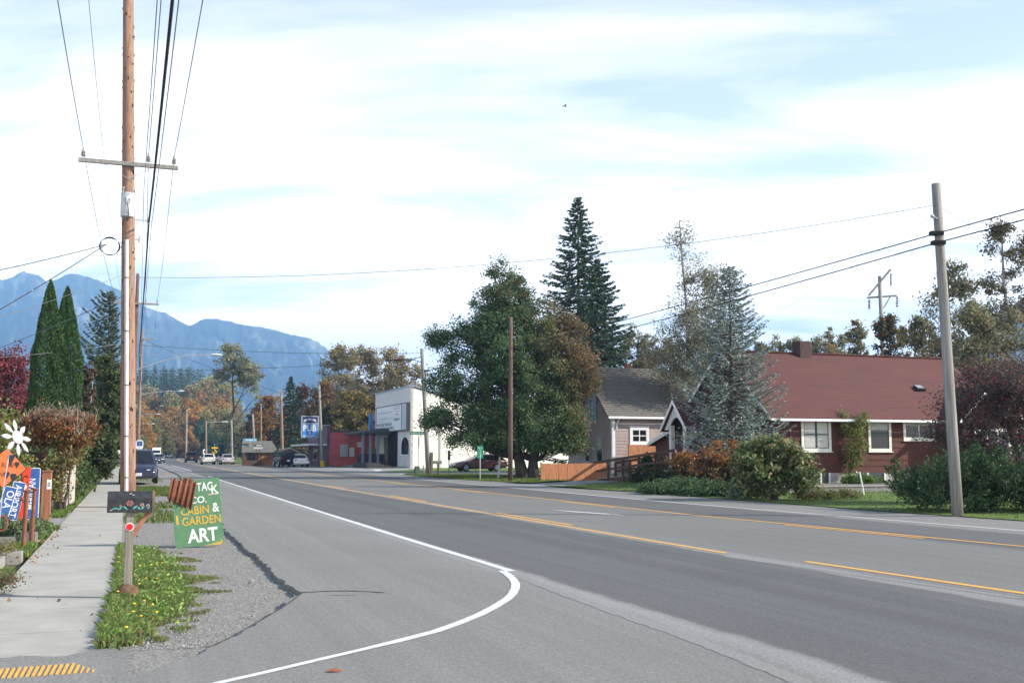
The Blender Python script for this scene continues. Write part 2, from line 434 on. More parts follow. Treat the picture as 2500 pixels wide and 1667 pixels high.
def road_material():
    m = bpy.data.materials.new('asphalt'); m.use_nodes = True
    nt = m.node_tree; N, L = nt.nodes, nt.links; bs = N['Principled BSDF']
    bs.inputs['Roughness'].default_value = 0.82; bs.inputs['Specular IOR Level'].default_value = 0.25
    tc = N.new('ShaderNodeTexCoord'); sp = N.new('ShaderNodeSeparateXYZ'); L.new(tc.outputs['Object'], sp.inputs[0])
    def m2(op, a, b_=None):
        n = N.new('ShaderNodeMath'); n.operation = op
        for i, v in enumerate((a, b_)):
            if v is None: continue
            if isinstance(v, (int, float)): n.inputs[i].default_value = v
            else: L.new(v, n.inputs[i])
        return n.outputs[0]
    def nz(scale, det, st, rough=0.6):
        mp = N.new('ShaderNodeMapping'); mp.inputs['Scale'].default_value = st; L.new(tc.outputs['Object'], mp.inputs[0])
        n = N.new('ShaderNodeTexNoise'); n.inputs['Scale'].default_value = scale; n.inputs['Detail'].default_value = det; n.inputs['Roughness'].default_value = rough
        L.new(mp.outputs[0], n.inputs['Vector']); return n.outputs[0]
    wob = nz(0.9, 4, (1, 1, 1))
    # far out the highway bends a little: fold the bend out of n
    s1 = m2('MAXIMUM', m2('SUBTRACT', sp.outputs[1], 140.0), 0.0)
    nn = m2('SUBTRACT', sp.outputs[0], m2('MULTIPLY', m2('POWER', m2('DIVIDE', s1, 190.0), 2.0), 6.0))
    nx = m2('DIVIDE', m2('ADD', nn, m2('MULTIPLY', m2('SUBTRACT', wob, 0.5), 0.34)), 20.0)
    rp = N.new('ShaderNodeValToRGB'); L.new(nx, rp.inputs[0]); e = rp.color_ramp.elements
    sh, seam, dk, ctr, dk2, fs = (0.188, 0.183, 0.168), (0.225, 0.22, 0.21), (0.109, 0.108, 0.106), (0.158, 0.154, 0.143), (0.106, 0.104, 0.102), (0.195, 0.188, 0.174)
    stops = [(0.0, sh), (4.55, sh), (4.66, seam), (4.90, seam), (5.0, dk), (6.7, (0.105, 0.105, 0.107)), (6.95, (0.086, 0.085, 0.085)), (7.6, dk), (8.60, dk), (8.68, seam), (8.92, (0.21, 0.207, 0.2)), (9.1, ctr), (13.45, ctr), (13.62, dk2), (16.1, dk2), (16.3, fs), (20, fs)]
    while len(e) < len(stops): e.new(0.5)
    for el, (p, c) in zip(e, stops): el.position = p / 20.0; el.color = (*c, 1)
    streak = nz(2.4, 3, (1.6, 0.012, 1), 0.55); patch = nz(0.22, 5, (1, 1, 1)); fine = nz(42, 3, (1, 1, 1), 0.85); mid = nz(17, 6, (1, 1, 1), 0.75)
    f = m2('ADD', m2('MULTIPLY', m2('SUBTRACT', streak, 0.5), 0.36), 1.0)
    f = m2('MULTIPLY', f, m2('ADD', m2('MULTIPLY', m2('SUBTRACT', patch, 0.5), 0.35), 1.0))
    f = m2('MULTIPLY', f, m2('ADD', m2('MULTIPLY', m2('SUBTRACT', fine, 0.5), 1.9), 1.0))
    f = m2('MULTIPLY', f, m2('ADD', m2('MULTIPLY', m2('SUBTRACT', mid, 0.5), 0.95), 1.0))
    vo = N.new('ShaderNodeTexVoronoi'); vo.inputs['Scale'].default_value = 26; L.new(tc.outputs['Object'], vo.inputs['Vector'])
    vs_ = N.new('ShaderNodeSeparateColor'); L.new(vo.outputs['Color'], vs_.inputs[0])
    peb = m2('MULTIPLY', m2('LESS_THAN', vo.outputs['Distance'], 0.22), m2('SUBTRACT', vs_.outputs[0], 0.5))
    f = m2('MULTIPLY', f, m2('ADD', m2('MULTIPLY', peb, 0.75), 1.0))
    mx = N.new('ShaderNodeVectorMath'); mx.operation = 'SCALE'; L.new(rp.outputs[0], mx.inputs[0]); L.new(f, mx.inputs['Scale'])
    L.new(mx.outputs[0], bs.inputs['Base Color'])
    bp = N.new('ShaderNodeBump'); bp.inputs['Strength'].default_value = 0.35; bp.inputs['Distance'].default_value = 0.008
    L.new(fine, bp.inputs['Height']); L.new(bp.outputs[0], bs.inputs['Normal'])
    return m
ASPH = road_material()
rnd = random.Random(7)
# near edge of the paving: ragged lip beside the gravel, rounding into the side street at the bottom left
edge = []
for p in [(0, 1700), (150, 1682), (260, 1664), (380, 1632), (470, 1598), (555, 1562), (620, 1526), (668, 1494), (705, 1466), (733, 1447), (700, 1424), (680, 1406), (640, 1368), (607, 1342), (574, 1313), (556, 1299), (542, 1286)]:
    edge.append(GN(*p))
fine_edge = []
for i in range(len(edge) - 1):
    p, q = edge[i], edge[i + 1]; k = max(2, int(math.dist(p, q) / 0.16))
    for j in range(k):
        t = j / k; fine_edge.append((p[0] + (q[0] - p[0]) * t + rnd.uniform(-.035, .035), p[1] + (q[1] - p[1]) * t + rnd.uniform(-.03, .03)))
s = edge[-1][1]
while s < 80:
    s += 0.5 if s < 45 else 3
    fine_edge.append((2.03 + (s - 25) / 57 * 1.55 + rnd.uniform(-.07, .07), s))
left = [(-30, -12), (-30, edge[0][1] - 0.35)] + fine_edge + [(3.6 + bend(q), q) for q in range(90, 620, 12)]
right = [(19.0 + max(0, (24 - q)) * 0.07 + rnd.uniform(-.05, .05), q) for q in np.arange(-12, 112, 2.0)]
right += [(18.4, 118), (17.0, 128), (15.4, 136), (13.2, 150)] + [(13.0 + bend(q), q) for q in range(160, 620, 12)]
poly = [(n, q, 0) for n, q in left] + [(n, q, 0) for n, q in reversed(right)]
b = MB(); b.prism([(n, q, -0.13) for n, q, _ in poly], (0, 0, 0.13))
in_frame(struct(b, 'road', ASPH))
# side street beyond the verge, drive beside the board fence, paved lot by the pub
ASPH2 = mat('old_asphalt', (0.25, 0.245, 0.235), 0.85, 0.12, 1.2, 0.25, bscale=50)
b = MB(); b.face((18.9, 71, -0.004), (75, 71, -0.004), (75, 84.5, -0.004), (18.9, 84.5, -0.004))
b.face((18.5, 86, -0.006), (30, 86, -0.006), (30, 118, -0.006), (18.3, 118, -0.006))
b.face((17.0, 126, -0.006), (24.5, 126, -0.006), (24.5, 160, -0.006), (13.0, 152, -0.006))
in_frame(struct(b, 'side_street', ASPH2))
b = MB(); dp = [G(*p, 0.006) for p in [(1130, 1178), (1300, 1180), (1420, 1173), (1480, 1171), (1600, 1171), (1560, 1174), (1450, 1180), (1380, 1188), (1345, 1190)]]
b.face(*dp); struct(b, 'driveway', ASPH2)

# gravel shoulder
def gravel_z(q): return -0.055 if q > 13.5 else -0.055 + (13.5 - q) / 6.0 * 0.03 if q > 7.5 else -0.025
GRAV = mat('gravel', (0.27, 0.256, 0.235), 0.95, 0.2, 30, 0.55, col2=(0.155, 0.145, 0.132), detail=8, bscale=90)
def gravel_mat():
    m = GRAV; nt = m.node_tree; N, L = nt.nodes, nt.links; bs = N['Principled BSDF']
    src = bs.inputs['Base Color'].links[0].from_socket
    vo = N.new('ShaderNodeTexVoronoi'); vo.inputs['Scale'].default_value = 55
    tc = N.new('ShaderNodeTexCoord'); L.new(tc.outputs['Object'], vo.inputs['Vector'])
    hs = N.new('ShaderNodeSeparateColor'); L.new(vo.outputs['Color'], hs.inputs[0])
    mr = N.new('ShaderNodeMapRange'); mr.inputs[3].default_value = 0.55; mr.inputs[4].default_value = 1.5; L.new(hs.outputs[0], mr.inputs[0])
    sc = N.new('ShaderNodeVectorMath'); sc.operation = 'SCALE'; L.new(src, sc.inputs[0]); L.new(mr.outputs[0], sc.inputs['Scale'])
    L.new(sc.outputs[0], bs.inputs['Base Color'])
gravel_mat()
b = MB(); qs = [6.0, 6.8, 7.5, 8.5, 9.5, 10.5, 11.5, 12.5, 13.5, 15, 20, 40, 80, 120, 400]
b.strip([(-0.04, q, gravel_z(q)) for q in qs], [(4.2, q, gravel_z(q) - (0.05 if q < 13 else 0)) for q in qs])
in_frame(struct(b, 'gravel_shoulder', GRAV))
# loose stones
rng = np.random.default_rng(5); mb = MB()
for i in range(2600):
    q = 9.3 + 13 * rng.random() ** 1.6; n = rng.uniform(0.1, 1.85)
    r = rng.uniform(0.006, 0.02) * (1.0 if i % 40 else 1.8)
    c = Vector((n, q, gravel_z(q) + r * 0.4))
    v = [c + Vector((rng.uniform(.6, 1) * x, rng.uniform(.6, 1) * y, z_ * rng.uniform(.5, .8))) * r for x, y, z_ in ((1, 0, 0), (0, 1, 0), (-1, 0, 0), (0, -1, 0), (0, 0, 1))]
    mb.add(v, [(0, 1, 4), (1, 2, 4), (2, 3, 4), (3, 0, 4)])
st = mb.build('loose_stones', mat('stones', (0.33, 0.31, 0.285), 0.9, 0.35, 3, coord='Object', col2=(0.15, 0.14, 0.13)))
in_frame(tag(st, 'small loose stones lying on the gravel shoulder', 'gravel', kind='stuff'))

# sidewalk with joints (slabs have real gaps)
b = MB(); q = 9.0
SWL, SWR = -1.33, -0.03
while q < 130:
    ln = 1.52 if q < 60 else 6.1
    dz = rnd.uniform(-.006, .003)
    b.box(SWL, q, -0.14, SWR, q + ln - 0.012, -0.03 + dz); q += ln
SW = mat('sidewalk_concrete', (0.40, 0.382, 0.338), 0.9, 0.13, 1.5, 0.25, col2=(0.285, 0.27, 0.238), detail=10, bscale=60)
in_frame(struct(b, 'sidewalk', SW))
b = MB(); rr_ = random.Random(4); top_ = [(-1.6 + .0874 * i, 9.13 + .16 * math.sin(i * .8) * .4 + .22 * (i / 19) + rr_.uniform(-.05, .05), -0.020) for i in range(20)]
b.face((-6, 5.0, -0.016), (.06, 5.0, -0.016), *reversed(top_), (-6, 9.1, -0.020)); in_frame(struct(b, 'pavement_apron', ASPH))

# painted markings
def paint(name, col, wear=0.55):
    return mat(name, col, 0.75, 0.1, 9, col2=tuple(c * 0.62 + 0.05 for c in col), amount=wear, detail=8)
PW, PY = paint('white_road_paint', (0.66, 0.66, 0.64), 0.60), paint('yellow_road_paint', (0.72, 0.37, 0.06), 0.7)
b = MB()
def line(mb, n0, s0, s1, w, z=0.004, dev=lambda q: 0.0, step=1.5):
    k = max(1, int((s1 - s0) / step)); qs_ = [s0 + (s1 - s0) * i / k for i in range(k + 1)]
    mb.strip([(n0 - w / 2 + bend(q) + dev(q) + rnd.uniform(-.006, .006), q, z) for q in qs_], [(n0 + w / 2 + bend(q) + dev(q) + rnd.uniform(-.006, .006), q, z) for q in qs_])
wd = lambda q: 0.0 if q < 20 else min(0.55, (q - 20) * 0.0065)
line(b, 4.84, 13.45, 74, 0.135, dev=wd); line(b, 4.84, 97, 142, 0.16, dev=wd); line(b, 4.84, 170, 420, 0.16, dev=wd)
fw = lambda q: max(0, 30 - q) * 0.055
line(b, 16.25, 5, 66, 0.11, dev=fw); line(b, 16.4, 90, 116, 0.13)
cp = [GN(*p) for p in [(1225, 1393), (1240, 1402), (1252, 1413), (1259, 1424), (1258, 1436), (1251, 1450), (1238, 1462), (1206, 1482), (1169, 1501), (1117, 1522), (1063, 1541), (970, 1565), (882, 1586), (733, 1621), (640, 1643), (542, 1665), (470, 1684)]]
lf, rt = [], []
for i, p in enumerate(cp):
    q0, q1 = cp[max(0, i - 1)], cp[min(len(cp) - 1, i + 1)]; dx, dy = q1[0] - q0[0], q1[1] - q0[1]; l = math.hypot(dx, dy)
    w_ = 0.052 if i < 12 else 0.038
    lf.append((p[0] - dy / l * w_, p[1] + dx / l * w_, 0.0045)); rt.append((p[0] + dy / l * w_, p[1] - dx / l * w_, 0.0045))
b.strip(lf, rt)
# faded turn arrow in the middle lane
a0, a1 = GN(1371, 1247), GN(1517, 1257)
b.add([(a0[0] - .05, a0[1] + .75, .004), (a0[0] + .12, a0[1] - .55, .004), (a1[0], a1[1] - .30, .004), (a1[0], a1[1] + .40, .004)], [(0, 1, 2, 3)])
b.box(27, 99.5, 0.0, 27.4, 106, 0.005)
b.face((20.5, 92, .003), (21.2, 92, .003), (22.4, 99, .003), (21.7, 99, .003))
in_frame(struct(b, 'white_road_marking', PW))
b = MB()
line(b, 8.84, 14.7, 400, 0.115, dev=lambda q: 0)
dv = lambda q: max(0, 14 - q) * 0.05
line(b, 9.2, 3, 13.2, 0.12, dev=dv)
for s0 in (GN(1250, 1267)[1], GN(963, 1217)[1], GN(802, 1189)[1]): line(b, 9.12, s0 - 2.4, s0 + 2.6, 0.11)
for s0 in range(72, 400, 12): line(b, 9.12, s0, s0 + 3, 0.11)
fy = lambda q: max(0, 24 - q) * 0.07
line(b, 13.45, 3, 88, 0.12, dev=fy); line(b, 13.3, 104, 200, 0.12)
for s0 in range(16, 80, 12): line(b, 13.2, s0, s0 + 4, 0.10, dev=fy)
in_frame(struct(b, 'yellow_road_marking', PY))
# tar stain and cracks on the near shoulder
b = MB()
for pts, w_ in (([(735, 1446), (790, 1443), (850, 1442), (905, 1444), (946, 1447)], .035), ([(800, 1452), (850, 1453), (880, 1451)], .012), ([(735, 1450), (690, 1482), (640, 1512), (590, 1540), (545, 1564), (500, 1584)], .03), ([(340, 1260), (372, 1268), (395, 1272)], .02), ([(325, 1268), (400, 1262), (440, 1258)], .015)):
    g = [GN(*p) for p in pts]; l_, r_ = [], []
    for i in range(len(g) - 1):
        for j in range(6):
            t = j / 6; x, y = g[i][0] + (g[i + 1][0] - g[i][0]) * t, g[i][1] + (g[i + 1][1] - g[i][1]) * t
            k = w_ * rnd.uniform(.3, 1.2); l_.append((x, y - k, .0035)); r_.append((x, y + k, .0035))
    b.strip(l_, r_)
in_frame(struct(b, 'tar_crack', mat('tar', (0.055, 0.053, 0.052), 0.8, 0.2, 20)))

def seam(pts, w_, seed):
    b = MB(); g = [GN(*p) for p in pts]; q = random.Random(seed); l_, r_ = [], []
    for i in range(len(g) - 1):
        for j in range(14):
            t = j / 14; x, y = g[i][0] + (g[i + 1][0] - g[i][0]) * t, g[i][1] + (g[i + 1][1] - g[i][1]) * t
            l_.append((x - w_ * q.uniform(.75, 1.2), y, .0028)); r_.append((x + w_ * q.uniform(.75, 1.2), y, .0028))
    b.strip(l_, r_); return b
kk = 2500 / 2352.0
SEAM = mat('seam_asphalt', (0.235, 0.23, 0.218), .85, .22, 30, .3, detail=8)
in_frame(struct(seam([(1185 * kk, 1320 * kk), (1350 * kk, 1383 * kk), (1550 * kk, 1452 * kk), (1700 * kk, 1508 * kk), (1850 * kk, 1570 * kk), (1990 * kk, 1640 * kk)], .085, 1), 'pavement_seam', SEAM))
in_frame(struct(seam([(1660 * kk, 1276 * kk), (1840 * kk, 1302 * kk), (2100 * kk, 1338 * kk), (2360 * kk, 1376 * kk)], .07, 2), 'pavement_seam', SEAM))
# lawns
LAWN = mat('lawn', (0.115, 0.17, 0.03), 0.9, 0.25, 1.3, 0.8, col2=(0.07, 0.12, 0.025), bscale=60)
def ground_patch(name, pts, m, z=0.012):
    b = MB(); b.face(*[(x, y, z) for x, y in pts]); return struct(b, name, m)
lawn = [tuple(G(*p)[:2]) for p in [(1352, 1189), (1400, 1184), (1500, 1176), (1560, 1173), (1620, 1171)]] + [tuple(R(31, 60)[:2]), tuple(R(70, 60)[:2]), tuple(R(70, 5)[:2])] + [tuple(R(19.05 + max(0, 24 - q) * .07 + rnd.uniform(0, .1), q)[:2]) for q in np.arange(5, 50, 1.5)]
ground_patch('lawn', lawn, LAWN)
verge = [tuple(G(*p)[:2]) for p in [(985, 1158), (1010, 1162), (1100, 1169), (1200, 1175), (1300, 1178), (1350, 1174), (1425, 1171), (1425, 1161), (1000, 1156)]]
ground_patch('verge_lawn', verge, LAWN)
strip2 = [tuple(R(*p)[:2]) for p in [(20.5, 85.5), (75, 85.5), (75, 112), (28.6, 112), (28.6, 104), (20.5, 90)]]
ground_patch('far_lawn', strip2, LAWN, 0.0)
strip3 = [tuple(R(*p)[:2]) for p in [(18.6, 118.5), (27, 118.5), (27, 127), (17.6, 127)]]
ground_patch('pub_lawn', strip3, LAWN, 0.0)
strip4 = [tuple(R(*p)[:2]) for p in [(15.6, 136), (28, 136), (60, 250), (60, 600), (40, 600), (13.2, 151)]]
ground_patch('roadside_grass', strip4, LAWN, -0.02)
rng = np.random.default_rng(11)
GR = [(0.10, 0.17, 0.03), (0.14, 0.20, 0.04), (0.07, 0.12, 0.025), (0.20, 0.20, 0.07)]
near_lawn = [p for p in lawn]
P = scatter(near_lawn, 150000, rng); P = P[(P[:, 1] < 62) & (P[:, 0] / P[:, 1] < 0.55)][:60000]
P = np.c_[P, np.full(len(P), 0.01)]
tag(blades('lawn_grass', P, 0.055, tints(rng, len(P), GR, 0.15), wd=0.012, lean=0.6), 'short mown grass on the lawn by the red house', 'grass', kind='stuff')
P = scatter(verge, 30000, rng); P = np.c_[P, np.full(len(P), 0.01)]
tag(blades('verge_grass', P, 0.09, tints(rng, len(P), GR, 0.15), wd=0.018, lean=0.6), 'rough grass on the verge under the big maple', 'grass', kind='stuff')
# grass strip between sidewalk and gravel
gs = [(-.16, 9.4), (.1, 9.25), (.5, 9.9), (.9, 11.1), (1.2, 12.6), (1.3, 14.5), (1.15, 16.5), (.85, 18.6), (.4, 20), (-.04, 20), (-.06, 14)]
nmax = lambda q: np.interp(q, [9.2, 10, 11.2, 12.6, 14.5, 16.5, 18.6, 20], [.2, .5, .85, 1.1, 1.2, 1.05, .75, .3])
P = scatter(gs, 88000, rng)
dn = np.array([noise.noise(Vector((p[0] * 1.6, p[1] * 1.6, 3))) for p in P])
edge_w = np.clip((P[:, 0] - nmax(P[:, 1]) + .55) * 1.6, 0, 1.3)
d2_ = np.array([noise.noise(Vector((p[0] * 4.5, p[1] * 4.5, 9))) for p in P])
keep_ = dn + d2_ * .75 > -0.30 + edge_w * 0.80 + rng.normal(size=len(P)) * .10
P, dryk = P[keep_], np.clip((P[keep_][:, 0] - nmax(P[keep_][:, 1]) + .55) * 1.3 + d2_[keep_] * .8, 0, 1)
P = np.c_[P, [gravel_z(q) for q in P[:, 1]]]
h = (0.05 + 0.055 * np.clip(1 - P[:, 0] * 2, 0, 1)) * (1 - .45 * dryk)
g = blades('verge_strip_grass', P, h, np.where((rng.random(len(P)) < .12 + dryk * .6)[:, None], tints(rng, len(P), [(0.22, 0.19, 0.075), (0.17, 0.17, 0.06), (0.26, 0.2, 0.11)], .2), tints(rng, len(P), [(0.16, 0.24, 0.06), (0.22, 0.30, 0.09), (0.11, 0.17, 0.045)], 0.25)), wd=0.0045, lean=1.1)
in_frame(tag(g, 'grass and weeds growing in the strip around the mailbox post', 'grass', kind='stuff'))
lv = P[rng.choice(len(P), 1300)]; lv = lv[lv[:, 0] < 0.75]
C = lv + np.c_[rng.normal(size=(len(lv), 2)) * .02, rng.uniform(.02, .09, len(lv))]
o = leaf_obj('verge_weeds', C, 0.026 * rng.uniform(.6, 1.4, len(C)), tints(rng, len(C), [(0.14, 0.23, 0.05), (0.20, 0.29, 0.08)], .2), None, rng=rng, elong=1.9, flat=0.5)
in_frame(tag(o, 'broad leaved weeds among the grass by the mailbox', 'weeds', kind='stuff'))
# second grassy patch around the pole and by the van, tufts along the sidewalk edge
def tufts(name, label, zones, h, seed, pal=GR, wd=0.012):
    r = np.random.default_rng(seed); ps = []
    for (n0, s0, n1, s1, cnt) in zones:
        ps.append(np.c_[r.uniform(n0, n1, cnt), r.uniform(s0, s1, cnt), np.full(cnt, -0.05)])
    P = np.concatenate(ps)
    dn = np.array([noise.noise(Vector((p[0] * 1.2, p[1] * 1.0, seed))) for p in P]); P = P[dn > -0.12]
    in_frame(tag(blades(name, P, h, tints(r, len(P), pal, .2), wd=wd, lean=0.8), label, 'grass', kind='stuff'))
tufts('roadside_tufts', 'grass tufts growing in the gravel near the utility poles', [(0, 26, 1.4, 36, 2500), (0, 42, 2.3, 53, 9000), (0, 62, 2.0, 120, 5000)], 0.11, 21)
tufts('sidewalk_edge_grass', 'grass along the inner edge of the sidewalk', [(-1.62, 12.3, -1.34, 15.5, 2600), (-1.75, 18.2, -1.36, 23, 2800), (-1.9, 28.5, -1.38, 33.5, 2600), (-1.75, 33, -1.36, 60, 5200), (-1.5, 9, -1.36, 12, 300)], 0.13, 22, pal=[(0.13, 0.22, 0.04), (0.18, 0.24, 0.06), (0.10, 0.15, 0.035)])
# dandelions
DY = mat('dandelion_yellow', (0.80, 0.50, 0.02), 0.8, 0.1, 5)
fl0 = MB(); fl0.tube([(0, 0, 0), (0.006, 0, 0.05), (0.0, 0, 0.105)], 0.003, 5); fl0.m = 1
fl0.ball((0, 0, 0.108), 0.016, 0.016, 0.008, 9, 5)
fl = fl0.build('dandelion', [mat('stalk', (0.12, 0.2, 0.04)), DY])
spots = [(1140, 352), (1132, 405), (1450, 430), (1484, 425), (1548, 415), (1385, 568), (1515, 568), (1187, 573), (1318, 622), (1124, 700), (1385, 800), (1285, 825), (1500, 912), (1365, 955), (1208, 1065), (1260, 912), (1440, 830), (1345, 440)]
for i, (x, y) in enumerate(spots):
    o = fl if i == 0 else fl.copy()
    if i: COL.objects.link(o)
    g = G(x / 3.92, 1267 + y / 3.92 + 10)
    o.location = (g.x, g.y, gravel_z(NS(g.x, g.y)[1])); o.rotation_euler = (rnd.uniform(-.2, .2), rnd.uniform(-.2, .2), rnd.uniform(0, 6))
    tag(o, 'yellow dandelion blooming in the grass strip beside the mailbox post', 'dandelion', 'dandelions in the grass strip')
# fallen leaves
P = np.concatenate([np.c_[rng.normal(-1.3, .13, 90), rng.uniform(17, 25, 90), np.full(90, -.018)], np.c_[rng.uniform(-1.3, 0, 16), rng.uniform(9, 26, 16), np.full(16, -.018)], np.c_[rng.uniform(0, 2, 14), rng.uniform(9, 22, 14), np.full(14, -.03)]])
o = leaf_obj('fallen_leaves', P, 0.034 * rng.uniform(.5, 1.4, len(P)), tints(rng, len(P), [(0.28, 0.12, 0.05), (0.2, 0.09, 0.04), (0.35, 0.22, 0.08)], .2), None, rng=rng, flat=0.0, elong=1.4)
o.scale = (1, 1, 1); in_frame(tag(o, 'brown fallen leaves scattered along the sidewalk', 'leaves', kind='stuff'))
g = G(815, 1639)
b = MB(); b.add([(-.07, -.02, .006), (0, -.035, .012), (.075, 0, .006), (0, .03, .02)], [(0, 1, 3), (1, 2, 3)])
o = b.build('fallen_leaf', mat('dry_leaf', (0.33, 0.09, 0.03), .8)); o.location = g
tag(o, 'single rust red leaf lying on the asphalt in the foreground', 'leaf')

# ------------------------------------------------------------------ mountains and haze
def ridge_mesh(name, prof, d_foot, d_ridge, d_back, seed, m, step=6, rows=34):
    xs = np.arange(prof[0][0], prof[-1][0] + 1, step); yp = np.interp(xs, [p[0] for p in prof], [p[1] for p in prof])
    v, f = [], []; nr = rows + 6
    for i, px in enumerate(xs):
        zr = at(px, yp[i], d_ridge).z + 5 * noise.noise(Vector((px * .09, seed, 1))) + 5 * noise.noise(Vector((px * .35, seed, 2)))
        for j in range(nr):
            if j <= rows:
                t = j / rows; d = d_foot + (d_ridge - d_foot) * t
                g1 = noise.fractal(Vector((px * .011, t * 2.6, seed)), 0.75, 2.1, 7)
                g2 = abs(noise.noise(Vector((px * .020 + g1 * 1.5 + t * 1.2, t * 1.6, seed + 5))))
                env_ = math.sin(math.pi * min(1, t)) ** 0.7
                g3 = noise.noise(Vector((px * .075, t * 9, seed + 7))) + .6 * noise.noise(Vector((px * .16, t * 17, seed + 8)))
                g1 += g3 * .10; g2 += g3 * .12
                z = zr * (t ** 0.85) + env_ * (g1 * 60 - g2 * 70); dd = d + env_ * (g1 * 190 + g2 * 330)
            else:
                t = (j - rows) / 5; dd = d_ridge + (d_back - d_ridge) * t; z = zr * (1 - t) - 5 * t
            v.append(((px - 1250) / F * dd, dd, max(z, -3)))
    n = len(xs)
    for i in range(n - 1):
        for j in range(nr - 1): f.append((i * nr + j, (i + 1) * nr + j, (i + 1) * nr + j + 1, i * nr + j + 1))
    b = MB(); b.add(v, f); return struct(b, name, m, smooth='all')
MTN = mat('mountain_forest', (0.55, 0.52, 0.50), 0.95, 0.3, 0.0040, 0.0, stretch=(1.3, 0.8, 0.7), col2=(0.028, 0.042, 0.026), amount=-0.03, detail=12)
MTN.node_tree.nodes['Principled BSDF'].inputs['Specular IOR Level'].default_value = 0.0
prof = [(-700, 760), (-400, 720), (-200, 700), (-80, 690), (0, 682), (18, 676), (42, 661), (60, 668), (80, 672), (98, 685), (108, 689), (125, 682), (150, 670), (165, 668), (200, 675), (235, 688), (265, 702), (296, 712), (340, 746), (372, 758), (400, 765), (425, 780), (455, 796), (470, 790), (490, 779), (515, 778), (553, 784), (595, 794), (640, 800), (660, 804), (690, 812), (720, 820), (750, 825), (775, 836), (796, 850), (815, 875), (850, 905), (900, 940), (960, 985), (1040, 1040), (1120, 1085), (1180, 1112)]
ridge_mesh('mountain_ridge', prof, 3300, 5000, 6300, 3.1, MTN)
ridge_mesh('mountain_slope', [(2230, 1110), (2330, 960), (2400, 850), (2450, 780), (2500, 735), (2560, 690), (2700, 640), (3000, 600), (3400, 680)], 3300, 4800, 6000, 9.4, MTN, step=10)
def haze():
    b = MB(); b.box(-9600, -700, -2.5, 9600, 9400, 905)
    m = bpy.data.materials.new('haze_air'); m.use_nodes = True; nt = m.node_tree; nt.nodes.remove(nt.nodes['Principled BSDF'])
    v = nt.nodes.new('ShaderNodeVolumePrincipled'); v.inputs['Density'].default_value = 2.4e-4; v.inputs['Color'].default_value = (0.29, 0.565, 1.0, 1); v.inputs['Anisotropy'].default_value = 0.0
    nt.links.new(v.outputs[0], nt.nodes['Material Output'].inputs['Volume'])
    tag(b.build('haze', m), 'pale blue haze in the valley air', 'haze', kind='stuff')
haze()
# ------------------------------------------------------------------ utility poles and wires
def toloc(base, p, rot=A):
    d = Vector(p) - Vector(base); c, s_ = math.cos(rot), math.sin(rot)
    return Vector((d.x * c + d.y * s_, -d.x * s_ + d.y * c, d.z))
def insulator(mb, c, h=0.2, r=0.055):
    c = Vector(c); mb.tube([c, c + Vector((0, 0, h))], 0.018, 6)
    for i in range(4): mb.tube([c + Vector((0, 0, h * (0.28 + 0.17 * i))), c + Vector((0, 0, h * (0.36 + 0.17 * i)))], [r * (1.1 - .06 * i), r * 0.55], 10)
    mb.tube([c + Vector((0, 0, h * .93)), c + Vector((0, 0, h * 1.15))], [0.03, 0.035], 8)
def wire(name, label, pts, r=0.01, sag=0.0, m=None, group=None, cat='cable', n=18):
    mb = MB(); all_ = []
    for i in range(len(pts) - 1):
        p, q = Vector(pts[i]), Vector(pts[i + 1]); sg = sag * (q - p).length / 40.0
        for j in range(n + (1 if i == len(pts) - 2 else 0)):
            t = j / n; all_.append(p.lerp(q, t) - Vector((0, 0, 4 * sg * t * (1 - t))))
    org = all_[0].copy(); mb.tube([p - org for p in all_], r, 5)
    o = mb.build(name, m or WIRE, smooth='all'); o.location = org
    return tag(o, label, cat, group)

PB = Vector((-11.28, 31.62, -0.06))
def pax(z): return Vector((-0.0345 * z, 0.0125 * z, z))
pole = thing('utility_pole', 'tall brown wooden utility pole with transformer and white conduit beside the sidewalk', 'utility pole', PB, A, 'utility poles along the left side')
b = MB(); zs = [0, 1.5, 4, 7, 10, 13, 17]
b.tube([pax(z) for z in zs], [0.225 - 0.0045 * z for z in zs], 18)
POLEB = mat('pole_wood_brown', (0.34, 0.21, 0.145), 0.85, 0.35, 9, 0.5, stretch=(2.5, 2.5, 0.22), col2=(0.15, 0.085, 0.06), amount=0.6)
pw = b.build('shaft', POLEB, pole, smooth='all')
b = MB(); r_ = random.Random(3)                       # knots, staples and spike holes
for i in range(130):
    z = r_.uniform(1, 16.5); a = r_.uniform(0, 2 * math.pi); c = pax(z) + Vector((math.cos(a), math.sin(a), 0)) * (0.224 - 0.0045 * z)
    b.ball(c, 0.018 * r_.uniform(.6, 1.8), None, 0.03 * r_.uniform(.6, 2.4), 6, 4)
tag(b.build('knots', mat('dark_knots', (0.05, 0.03, 0.025), 0.9), pole), kind='stuff')
arm_c = pax(10.28) + Vector((0.02, -0.22, 0))
b = MB(); b.bar(arm_c + Vector((-1.42, 0, 0)), arm_c + Vector((1.42, 0, 0)), 0.10, 0.125)
b.build('crossarm', POLEG, pole, bevel=0.01)
INS = [-1.29, 0.55, 1.29]
for x in INS:
    b = MB(); insulator(b, arm_c + Vector((x, 0, 0.06)), 0.26, 0.075); b.build('insulator', CERAM, pole, smooth=True)
for x in (-0.68, 0.66):
    b = MB(); b.bar(arm_c + Vector((x, 0.02, -0.06)), pax(9.82) + Vector((0, -0.2, 0)), 0.04, 0.012); b.build('brace', STEEL, pole)
tc_ = pax(9.0) + Vector((-0.02, -0.36, 0))
b = MB(); b.tube([tc_ + Vector((0, 0, -.38)), tc_ + Vector((0, 0, -.36)), tc_ + Vector((0, 0, .28)), tc_ + Vector((0, 0, .30))], [.185, .195, .195, .19], 20)
